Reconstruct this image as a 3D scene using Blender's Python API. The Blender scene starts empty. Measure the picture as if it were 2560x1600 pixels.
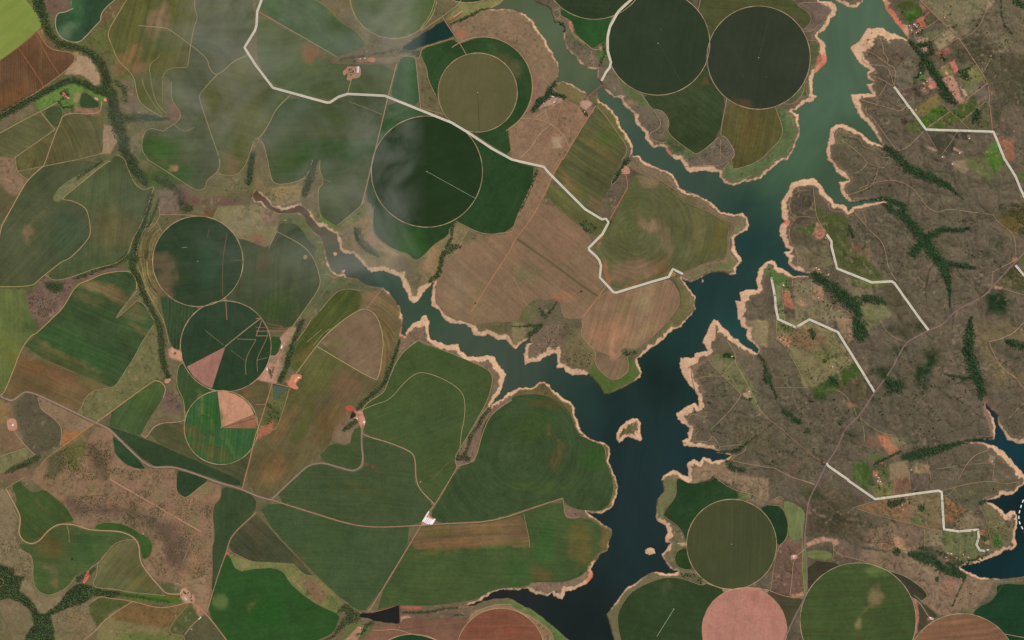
import bpy, math, random
import numpy as np
from mathutils import Vector, Matrix
from mathutils.geometry import delaunay_2d_cdt, tessellate_polygon

# ---------------------------------------------------------------- camera, sky, sun, exposure
scene = bpy.context.scene
COL = scene.collection
M = 4.25                      # metres per pixel of the 2560 wide photograph
ALT = 20000.0                 # camera height above the plateau
cam_d = bpy.data.cameras.new('camera')
cam = bpy.data.objects.new('camera', cam_d); COL.objects.link(cam)
cam.location = (0, 0, ALT + 8)
cam.rotation_euler = (0, 0, 0)
cam_d.sensor_width = 36.0
cam_d.lens = 36.0 * ALT / (2560 * M)
cam_d.clip_start = 100.0; cam_d.clip_end = 300000.0
scene.camera = cam

SUN_EL, SUN_AZ = 50.0, 42.0   # azimuth clockwise from north (+y)
world = bpy.data.worlds.new('World'); scene.world = world; world.use_nodes = True
wn = world.node_tree.nodes; wl = world.node_tree.links
bg = wn.get('Background')
sky = wn.new('ShaderNodeTexSky'); sky.sky_type = 'NISHITA'; sky.sun_disc = False
sky.sun_elevation = math.radians(SUN_EL); sky.sun_rotation = math.radians(SUN_AZ)
wl.new(sky.outputs['Color'], bg.inputs['Color']); bg.inputs['Strength'].default_value = 0.07
sd = bpy.data.lights.new('sun', 'SUN'); sd.energy = 3.6; sd.angle = math.radians(0.5); sd.color = (1.0, 0.93, 0.84)
sun = bpy.data.objects.new('sun', sd); COL.objects.link(sun)
a = math.radians(SUN_AZ); e = math.radians(SUN_EL)
sdir = Vector((math.sin(a) * math.cos(e), math.cos(a) * math.cos(e), math.sin(e)))
sun.rotation_euler = sdir.to_track_quat('Z', 'Y').to_euler()
sun.location = (0, 0, 3000)
scene.view_settings.view_transform = 'Standard'; scene.view_settings.look = 'None'
scene.view_settings.exposure = 0.0; scene.view_settings.gamma = 1.0
scene.render.engine = 'CYCLES'
scene.cycles.max_bounces = 5; scene.cycles.volume_bounces = 1
K = np.array([1.05, 1.03, 1.0])       # light on flat ground: picture value = albedo * K

rng = np.random.default_rng(7); random.seed(7)
H = 8.0                       # height of the plateau above the lake

def lin(c):
    c = np.asarray(c, float) / 255.0
    v = np.where(c <= 0.04045, c / 12.92, ((c + 0.055) / 1.055) ** 2.4)
    return v / K
def rgba(c):
    v = lin(c); return (float(v[0]), float(v[1]), float(v[2]), 1.0)

# ---------------------------------------------------------------- reading traced outlines
def P(s):
    """'@cr x,y ...' : points read in a 4x4 atlas of map sheets (3.78 sheet units per pixel)."""
    out = []; ox = oy = 0.0; k = 1 / 3.78
    for t in s.split():
        if t[0] == '@':
            if t[1] == 'F': ox = oy = 0.0; k = 2560 / 2419.0
            elif t[1] == 'P': ox = oy = 0.0; k = 1.0
            else: ox, oy, k = int(t[1]) * 640.0, int(t[2]) * 400.0, 1 / 3.78
        else:
            v = [float(q) for q in t.split(',')]
            out.append((ox + v[0] * k, oy + v[1] * k) + tuple(v[2:]))
    return out
def A(s): return np.array([p[:2] for p in P(s)])
def XY(px, py): return (px - 1280) * M, (800 - py) * M
def circ(cx, cy, r, n=96, a0=0, a1=360):
    t = np.radians(np.linspace(a0, a1, n, endpoint=(a1 - a0) < 360))
    return np.stack([cx + r * np.cos(t), cy + r * np.sin(t)], 1)
def smooth(p, closed=False, it=2):
    p = np.asarray(p, float)
    for _ in range(it):
        if closed:
            q = np.roll(p, -1, 0); a = .75 * p + .25 * q; b = .25 * p + .75 * q
            p = np.stack([a, b], 1).reshape(-1, p.shape[1])
        else:
            a = .75 * p[:-1] + .25 * p[1:]; b = .25 * p[:-1] + .75 * p[1:]
            p = np.concatenate([p[:1], np.stack([a, b], 1).reshape(-1, p.shape[1]), p[-1:]])
    return p

# ---------------------------------------------------------------- value noise
def vnoise(x, y, s, seed=0):
    x = np.asarray(x) / s + 1000.3; y = np.asarray(y) / s + 1000.7
    xi = np.floor(x).astype(np.int64); yi = np.floor(y).astype(np.int64)
    fx = x - xi; fy = y - yi; fx = fx * fx * (3 - 2 * fx); fy = fy * fy * (3 - 2 * fy)
    def h(i, j):
        n = (i * 374761393 + j * 668265263 + seed * 982451653) & 0xFFFFFFFF
        n = ((n ^ (n >> 13)) * 1274126177) & 0xFFFFFFFF
        return ((n ^ (n >> 16)) & 0xFFFF) / 65535.0
    return (h(xi, yi) * (1 - fx) + h(xi + 1, yi) * fx) * (1 - fy) + (h(xi, yi + 1) * (1 - fx) + h(xi + 1, yi + 1) * fx) * fy
def fbm(x, y, s, o=4, seed=0):
    v = 0; a = .5; t = 0
    for k in range(o):
        v = v + a * vnoise(x, y, s / 2 ** k, seed + k); t += a; a *= .55
    return v / t

def inside(x, y, poly):
    r = np.zeros(x.shape, bool); n = len(poly); j = n - 1
    for i in range(n):
        xi, yi = poly[i]; xj, yj = poly[j]
        if yi != yj:
            c = ((yi > y) != (yj > y)) & (x < (xj - xi) * (y - yi) / (yj - yi) + xi)
            r ^= c
        j = i
    return r
def segdist(x, y, pts, closed=True):
    d = np.full(x.shape, 1e9); n = len(pts)
    for i in range(n if closed else n - 1):
        ax, ay = pts[i][:2]; bx, by = pts[(i + 1) % n][:2]
        vx, vy = bx - ax, by - ay; L = vx * vx + vy * vy + 1e-9
        t = np.clip(((x - ax) * vx + (y - ay) * vy) / L, 0, 1)
        d = np.minimum(d, (x - ax - t * vx) ** 2 + (y - ay - t * vy) ** 2)
    return np.sqrt(d)
def sstep(a, b, x):
    t = np.clip((x - a) / (b - a), 0, 1); return t * t * (3 - 2 * t)

# ---------------------------------------------------------------- object helpers
def tag(o, label=None, cat=None, group=None, kind=None):
    if label: o['label'] = label
    if cat: o['category'] = cat
    if group: o['group'] = group
    if kind: o['kind'] = kind
    return o
def mesh_obj(name, verts, faces, mat=None, parent=None, smooth_sh=False):
    me = bpy.data.meshes.new(name)
    verts = np.asarray(verts, np.float32)
    if isinstance(faces, np.ndarray):
        n, k = faces.shape
        me.vertices.add(len(verts)); me.vertices.foreach_set('co', verts.ravel())
        me.loops.add(n * k); me.loops.foreach_set('vertex_index', faces.astype(np.int32).ravel())
        me.polygons.add(n); me.polygons.foreach_set('loop_start', np.arange(0, n * k, k, dtype=np.int32))
        me.update(calc_edges=True)
    else:
        me.from_pydata([tuple(map(float, v)) for v in verts], [], faces)
    if mat: me.materials.append(mat)
    me.polygons.foreach_set('use_smooth', np.full(len(me.polygons), smooth_sh))
    o = bpy.data.objects.new(name, me); COL.objects.link(o)
    if parent: o.parent = parent
    return o
def colattr(o, name, cols):
    at = o.data.color_attributes.new(name, 'FLOAT_COLOR', 'POINT')
    c = np.ones((len(cols), 4), np.float32); c[:, :3] = cols
    at.data.foreach_set('color', c.ravel())
def empty(name, loc=(0, 0, 0), rz=0):
    o = bpy.data.objects.new(name, None); COL.objects.link(o); o.location = loc; o.rotation_euler = (0, 0, rz)
    o.empty_display_size = 5; return o

# ---------------------------------------------------------------- materials
class NT:
    def __init__(s, name):
        s.m = bpy.data.materials.new(name); s.m.use_nodes = True
        s.n = s.m.node_tree.nodes; s.l = s.m.node_tree.links
        s.b = s.n.get('Principled BSDF'); s.b.inputs['Specular IOR Level'].default_value = 0.0
        s.b.inputs['Roughness'].default_value = 0.9
        s.pos = s.n.new('ShaderNodeNewGeometry').outputs['Position']
    def math(s, op, a, b=None, c=None):
        q = s.n.new('ShaderNodeMath'); q.operation = op
        for i, v in enumerate((a, b, c)):
            if v is None: continue
            if isinstance(v, (int, float)): q.inputs[i].default_value = v
            else: s.l.new(v, q.inputs[i])
        return q.outputs[0]
    def vm(s, op, a, b=None):
        q = s.n.new('ShaderNodeVectorMath'); q.operation = op
        for i, v in enumerate((a, b)):
            if v is None: continue
            if isinstance(v, tuple): q.inputs[i].default_value = v
            else: s.l.new(v, q.inputs[i])
        return q.outputs[0]
    def noise(s, vec, scale, detail=4, rough=.55, dist=0.0):
        q = s.n.new('ShaderNodeTexNoise'); q.inputs['Scale'].default_value = scale
        q.inputs['Detail'].default_value = detail; q.inputs['Roughness'].default_value = rough
        q.inputs['Distortion'].default_value = dist; s.l.new(vec, q.inputs['Vector']); return q.outputs['Fac']
    def mapr(s, v, a, b, c, d):
        q = s.n.new('ShaderNodeMapRange'); s.l.new(v, q.inputs['Value'])
        for k, w in zip(('From Min', 'From Max', 'To Min', 'To Max'), (a, b, c, d)): q.inputs[k].default_value = w
        return q.outputs['Result']
    def mix(s, f, a, b, mode='MIX'):
        q = s.n.new('ShaderNodeMix'); q.data_type = 'RGBA'; q.blend_type = mode
        for k, v in ((0, f), (6, a), (7, b)):
            if isinstance(v, (int, float, tuple)): q.inputs[k].default_value = v
            else: s.l.new(v, q.inputs[k])
        return q.outputs[2]
    def attr(s, name):
        q = s.n.new('ShaderNodeAttribute'); q.attribute_name = name; return q.outputs['Color']
    def scalecol(s, col, f):
        q = s.n.new('ShaderNodeVectorMath'); q.operation = 'SCALE'
        s.l.new(col, q.inputs[0]); s.l.new(f, q.inputs['Scale']); return q.outputs[0]
    def out(s, col, rough=None):
        if isinstance(col, tuple): s.b.inputs['Base Color'].default_value = col
        else: s.l.new(col, s.b.inputs['Base Color'])
        return s.m

def field_mat(name, ang=0.0, streak=.25, rows=0.0, rowgap=28.0, mottle=.22, arc=None, tint=(1.18, .98, .88), fine=.15):
    t = NT(name)
    col = t.attr('Col')
    if arc is None:
        q = t.n.new('ShaderNodeVectorRotate'); q.rotation_type = 'Z_AXIS'; q.inputs['Angle'].default_value = -math.radians(ang)
        t.l.new(t.pos, q.inputs['Vector']); vec = q.outputs[0]
        warp = t.noise(t.pos, 1 / 900., 2)
        vec2 = t.vm('ADD', vec, None)
        cx = t.n.new('ShaderNodeCombineXYZ'); t.l.new(t.math('MULTIPLY', warp, 120.0), cx.inputs[1]); t.l.new(cx.outputs[0], vec2.node.inputs[1])
    else:
        ax, ay = XY(*arc)
        d = t.vm('SUBTRACT', t.pos, (ax, ay, 0.0))
        sp = t.n.new('ShaderNodeSeparateXYZ'); t.l.new(d, sp.inputs[0])
        r = t.math('SQRT', t.math('ADD', t.math('MULTIPLY', sp.outputs[0], sp.outputs[0]), t.math('MULTIPLY', sp.outputs[1], sp.outputs[1])))
        th = t.math('ARCTAN2', sp.outputs[1], sp.outputs[0])
        cx = t.n.new('ShaderNodeCombineXYZ'); t.l.new(t.math('MULTIPLY', th, 700.0), cx.inputs[0])
        r2 = t.math('ADD', r, t.math('MULTIPLY', t.noise(t.pos, 1 / 700., 2), 200.0)); t.l.new(r2, cx.inputs[1])
        vec2 = cx.outputs[0]
    s1 = t.noise(t.vm('MULTIPLY', vec2, (1 / 1300., 1 / 26., 0.0)), 1.0, 4, .6)
    s2 = t.noise(t.vm('MULTIPLY', vec2, (1 / 500., 1 / 75., 0.0)), 1.0, 5, .6)
    st = t.mapr(t.math('MULTIPLY_ADD', s1, .6, t.math('MULTIPLY', s2, .4)), .36, .64, 0.0, 1.0)
    m1 = t.mapr(t.noise(t.pos, 1 / 420., 6, .62, .4), .3, .7, 1 - mottle, 1 + mottle)
    m2 = t.mapr(t.noise(t.pos, 1 / 16., 4, .7), .25, .75, 1 - fine, 1 + fine)
    c = t.scalecol(col, t.math('MULTIPLY', m1, m2))
    # streaks shift towards soil colour
    dry = t.mix(1.0, c, (tint[0], tint[1], tint[2], 1), 'MULTIPLY')
    c = t.mix(t.math('MULTIPLY', st, min(1.0, streak * 2.2)), c, dry)
    sc = t.mapr(st, 0, 1, 1 - streak * .55, 1 + streak * .55)
    c = t.scalecol(c, sc)
    vo = t.n.new('ShaderNodeTexVoronoi'); vo.inputs['Scale'].default_value = 1 / 150.; t.l.new(t.pos, vo.inputs['Vector'])
    m3 = t.mapr(t.noise(t.pos, 1 / 95., 5, .7, .8), .35, .7, 1 - fine * .7, 1 + fine * .9)
    c = t.scalecol(c, m3)
    spk = t.math('MULTIPLY', t.mapr(vo.outputs['Distance'], .02, .045, 1., 0.), t.mapr(t.noise(t.pos, 1 / 500., 2), .5, .6, 0., .5))
    c = t.mix(spk, c, (.2, .16, .1, 1))
    if rows > 0:
        sp2 = t.n.new('ShaderNodeSeparateXYZ'); t.l.new(vec2, sp2.inputs[0])
        w = t.math('SINE', t.math('MULTIPLY', sp2.outputs[1], 2 * math.pi / rowgap))
        brk = t.mapr(t.noise(t.vm('MULTIPLY', vec2, (1 / 260., 1 / 60., 0.)), 1.0, 3), .35, .65, 0, 1)
        f = t.math('MULTIPLY_ADD', t.math('MULTIPLY', w, brk), rows, 1.0)
        c = t.scalecol(c, f)
    return t.out(c)

def earth_mat(name, c, var=.2, scale=60.):
    t = NT(name)
    f = t.mapr(t.noise(t.pos, 1 / scale, 5, .65), .25, .75, 1 - var, 1 + var)
    f2 = t.mapr(t.noise(t.pos, 1 / (scale * 7), 3, .6), .3, .7, 1 - var * .7, 1 + var * .7)
    base = t.n.new('ShaderNodeRGB'); base.outputs[0].default_value = rgba(c)
    return t.out(t.scalecol(base.outputs[0], t.math('MULTIPLY', f, f2)))
def plain_mat(name, c, rough=.8, var=.08):
    t = NT(name); t.b.inputs['Roughness'].default_value = rough
    f = t.mapr(t.noise(t.pos, 1 / 3., 3), .3, .7, 1 - var, 1 + var)
    base = t.n.new('ShaderNodeRGB'); base.outputs[0].default_value = rgba(c)
    return t.out(t.scalecol(base.outputs[0], f))
# ================================================================ TRACED DATA
# lake shoreline; third value = width of the bare sand bank in photo pixels (kept until changed)
LAKE = """@10 2330,-200,3 2345,0,3 2300,40,3 2215,80,3 2419,88,3 @20 100,120,4 200,190,4 240,280,5 300,340,6 340,430,5 400,530,4 440,600,3 442,680,2 436,745,2
405,775,2 440,780,3 480,765,3 560,790,3 620,830,3 690,870,3 712,915,3 800,860,2 815,895,3 833,960,4 900,1000,4 960,1050,5 1000,1120,5 1020,1190,5 1070,1250,6 1120,1320,7 1142,1390,5 1130,1450,3
1110,1480,2 1150,1470,3 1210,1468,5 1228,1512,5
@21 1230,0,6 1330,50,5 1400,85,4 1510,120,4 1540,180,4 1590,270,5 1650,310,6 1760,330,5 1850,380,5 1910,430,6 1970,490,6 2090,510,6 2180,500,6 2225,540,5 2240,600,5 2230,660,5 2160,690,6 2100,740,7 2105,800,8 2120,870,9 2165,920,9
2160,980,8 2120,1020,5 2125,1080,4 2060,1085,3 1980,1060,2 1900,1060,2 1830,1090,3 1750,1130,3 1690,1150,4 1640,1140,4 1600,1115,4 1620,1140,4 1690,1230,6 1730,1300,4 1735,1400,3 1690,1470,4 1650,1512,4
@22 1600,60,5 1530,90,6 1450,150,7 1400,210,7 1290,290,8 1220,355,6 1180,360,3 1192,410,7 1226,480,7 1220,540,5 1130,600,2 1000,660,2 910,705,2 870,690,2 810,610,1 760,550,1 720,505,3
700,522,13 570,522,14 510,490,15 490,455,14 415,460,12 430,410,10 425,310,12 380,320,14 300,360,15 260,390,14 180,405,13 120,420,14 105,370,13 115,320,12 140,220,7 182,210,3 160,180,2 90,220,6 60,260,11 30,275,12 0,260,12
@12 2360,190,14 2290,190,13 2190,140,12 2130,155,13 2050,140,14 2030,80,13 1970,40,12 1840,35,11 1790,0,12
@11 1760,1480,14 1720,1420,13 1650,1370,12 1660,1310,11 1665,1230,12 1672,1170,8 1715,1105,2 1640,1190,9 1570,1260,14 1540,1330,17 1490,1350,20 1455,1330,16 1430,1250,13 1380,1190,13 1365,1110,13
1290,1085,11 1200,1050,10 1090,1055,10 1040,1010,8 960,940,8 920,890,8 840,890,8 790,850,7 775,760,6 765,700,5 730,690,6 640,630,9 590,635,10 540,580,9 500,510,8 470,465,3 425,440,4 410,432,7
330,460,8 240,475,9 150,440,6 100,370,4 40,320,6 0,280,3 @01 2405,300,3 2385,350,3 2419,385,3 @11 50,398,4 145,474,3 215,503,2 400,496,2 460,530,2 480,600,2 540,670,2 620,740,2 650,830,2
670,920,4 680,990,4 720,1050,3 790,1085,3 825,1045,3 850,1110,3 960,1120,2 1030,1170,2 1090,1190,2 1200,1200,3 1260,1260,3 1330,1350,3 1370,1430,5 1390,1512,3
@12 1378,60,3 1372,140,3 1410,150,3 1425,90,9 1470,30,12 1540,10,14 @11 1550,1512,14 1580,1460,13 1610,1470,12 @12 1640,20,13 1642,180,6 1730,210,11 1800,235,12 1910,225,13 1940,290,13 1990,340,10 2110,345,13 2180,330,19 2250,340,20 2300,420,19
2360,520,18 2350,580,18 2310,670,14 2270,740,10 2220,810,5 2300,760,6 2380,690,7 2419,675,8
@22 60,640,7 170,640,5 220,620,4 250,585,4 310,585,5 350,620,6 430,700,5 560,780,6 600,830,7 590,900,6 630,960,6 650,1040,7 680,1075,4 760,1130,4 870,1160,4 920,1200,3 920,1290,4 910,1330,5 940,1390,4 985,1512,3
@23 1005,60,3 995,150,4 965,240,6 900,290,7 840,320,5 780,315,3 700,300,3 740,335,4 800,370,4 870,430,2 930,450,3 950,500,2 920,570,2 905,660,4 830,710,3 780,780,4 740,830,6 765,880,14 760,930,13 700,990,11 600,1030,9
510,1060,10 485,1125,14 440,1128,14 395,1095,12 380,1062,4 340,1097,8 220,1082,8 160,1040,7 145,1025,5 60,1045,5 0,1040,4 @13 2300,1035,4 2210,1080,6 2120,1140,5 2050,1175,4 1960,1195,2 2060,1190,2 2140,1150,1 2240,1122,1 2340,1115,1 2419,1130,1
@23 100,1180,1 220,1250,1 340,1340,1 430,1420,1 530,1512,1 600,1620,1 600,1900,1 960,1900,2 965,1620,2 960,1512,2 940,1400,1 890,1270,2 930,1220,3 1000,1130,4 1080,1020,4 1200,950,3 1290,890,2 1380,870,5 1480,885,6 1560,880,6 1575,865,3 1520,855,5
1480,810,4 1430,740,4 1410,700,8 1460,650,9 1480,610,8 1500,603,3 1450,590,9 1440,550,10 1470,500,12 1450,440,12 1410,410,12 1360,370,5 1355,290,2 1370,190,2 1430,110,2 1430,40,1 1420,0,2
@22 1410,1512,4 1430,1470,6 1530,1410,10 1590,1440,11 1660,1480,12 1668,1430,9 1645,1360,10 1720,1305,18 1760,1350,8 1810,1300,10 1870,1310,9 1890,1340,8 1960,1320,9 2030,1315,4 2065,1278,3 1970,1250,3 1930,1245,8 1880,1215,9 1840,1215,9 1760,1205,9
1680,1205,12 1620,1185,14 1608,1140,14 1670,1110,9 1650,1060,11 1690,1020,6 1650,1000,9 1570,935,17 1560,880,19 1620,830,17 1730,780,15 1765,830,11 1755,760,14 1750,710,9 1700,640,17 1640,560,22 1600,490,26 1575,420,28 1590,355,28 1720,355,18
1730,310,14 1850,290,14 1795,210,26 1850,90,26 1900,0,22 @21 1912,1502,22 @22 1950,0,20 1990,80,14 2050,110,14 2080,155,11 2130,190,11 2190,240,11 2250,270,9 2315,310,5 2330,285,3 2300,240,6 2240,190,9 2210,140,12 2220,90,12 2160,60,13 2155,0,13
@21 2130,1512,15 2135,1430,20 2105,1330,22 2160,1330,18 2150,1250,18 2220,1220,18 2320,1220,14 2310,1140,13 2330,1020,12 2419,955,12 @31 70,950,12 95,1010,11 200,1060,7 250,1095,4 370,1090,5 405,1082,2 330,1060,6 250,1030,10 180,985,12
190,930,12 150,880,12 220,850,9 160,820,11 130,740,14 105,680,17 120,610,16 160,585,12 125,520,14 120,390,16 190,290,15 220,210,16 330,180,15 440,170,14 520,250,13 530,300,12 610,370,12 620,420,8 660,405,12 740,440,13 762,480,9
800,440,9 880,422,7 1000,400,7 1120,385,5 960,375,2 780,400,3 730,370,10 685,300,10 665,210,11 760,190,5 700,150,11 640,110,10 620,50,9 570,0,9
@30 545,1430,12 570,1330,13 585,1210,14 640,1170,13 720,1165,13 790,1210,12 870,1250,9 960,1320,9 1080,1380,5 1040,1310,6 980,1220,9 940,1160,12 880,1120,13 830,1030,14 800,960,16 790,900,16 860,880,14 960,885,9 992,890,7 950,840,10 930,795,10
1000,780,5 940,740,8 925,700,8 970,665,10 920,640,16 860,590,18 800,500,24 775,440,30 860,390,28 900,330,26 930,265,24 1080,255,24 1140,300,20 1285,350,10 1330,390,3 1310,340,6 1270,300,15 1210,230,16 1150,140,17 1110,80,16 1085,0,14
1080,-200,14 900,-200,5 895,0,7 880,30,7 840,70,7 770,75,7 700,40,7 630,0,5 630,-150,5 480,-150,5 490,5,6 600,12,13 640,50,12 650,90,11 640,140,11 590,170,9 570,230,8 530,290,9 480,318,6 470,345,6 540,400,10 545,480,14 565,560,18 540,610,12
440,700,10 420,760,10 415,810,9 430,890,9 465,910,11 420,960,11 350,970,9 270,1040,6 230,1052,6 290,1080,9 295,1110,9 280,1140,7 300,1210,3 290,1290,3 250,1390,3 195,1512,5 @31 140,0,6 0,110,6 @21 2350,170,6 2200,210,6 2080,245,7 2000,210,9 1950,160,8 1960,110,7
1900,110,12 1800,100,12 1700,120,13 1660,110,12 1620,50,10 1590,0,9 @20 1500,1480,8 1470,1450,8 1430,1382,6 1330,1392,8 1290,1360,9 1255,1310,9 1250,1260,9 1210,1210,9 1160,1160,9 1155,1100,10 1140,1070,5 1090,1015,6 1050,990,6 1030,930,8 1000,918,5
960,922,5 870,850,6 862,820,3 835,780,2 812,720,3 806,650,4 770,657,5 700,637,5 640,600,5 600,540,3 530,480,4 485,380,4 480,310,3 500,250,2 460,215,2 392,205,2 385,130,2 360,80,2 200,0,2 150,-200,2"""
LAKE_SE = """@32 2700,1140,10 2419,1160,11 2370,1172,10 2260,1130,10 2230,1070,8 2175,980,5 2170,900,2 2110,850,2 2060,780,2 2065,830,3 2100,880,4 2130,925,7 2150,1000,7 2150,1090,5 2140,1135,3 2000,1130,2 1850,1148,2 2050,1162,4 2150,1190,13 2230,1240,14 2290,1310,14 2330,1360,11 2400,1430,14
2440,1500,12 @33 2440,20,7 2380,80,7 2340,125,7 2260,147,7 2200,130,7 2190,170,7 2055,202,3 2130,220,9 2200,270,13 2250,332,13 2290,285,9 2340,290,7 2352,340,6 2362,420,6 2340,490,7 2335,560,7 2350,620,8 2310,655,8 2250,655,7 2200,700,9 2100,740,13 2000,780,10 1820,820,3 1870,862,7 1940,890,7 2000,920,4 2200,935,2 2400,918,3 2500,890,3 2900,900,3 2900,-300,3"""
ISLANDS = ["@22 985,1130,8 985,1070,10 1030,1000,10 1080,950,11 1150,925,12 1190,930,12 1220,980,12 1215,1060,14 1230,1130,14 1210,1152,12 1170,1130,10 1100,1105,10 1050,1140,10 1018,1170,12",
 "@23 1253,685,14 1268,652,14 1310,630,14 1345,650,14 1362,698,14 1310,708,14 1270,700,14",
 "@11 722,890,7 730,872,7 752,870,7 770,885,7 760,905,7 740,917,7",
 "@21 1790,1135,4 1800,1128,4 1812,1138,4 1808,1155,4 1795,1155,4",
 "@11 805,1052,5 835,1030,5 850,1045,5 825,1070,5 795,1082,5"]
PONDS = [("teal_reservoir", "@10 1780,195 1870,345 1800,370 1680,400 1570,440 1480,470 1400,472 1375,450 1480,380 1600,300 1720,230", (24, 50, 42)),
 ("farm_pond", "@12 160,605 315,640 250,690 215,740 158,762 170,680", (80, 92, 72)),
 ("dark_reservoir", "@13 1350,1187 1356,1355 1240,1350 1130,1335 1050,1305 978,1290 990,1265 1060,1260 1180,1240 1270,1205", (34, 34, 30)),
 ("red_pond", "@12 908,862 962,905 885,937", (62, 34, 26)),
 ("ravine_pond", "@33 1990,905 2000,906 2002,912 1990,912", (30, 42, 38))]

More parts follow.
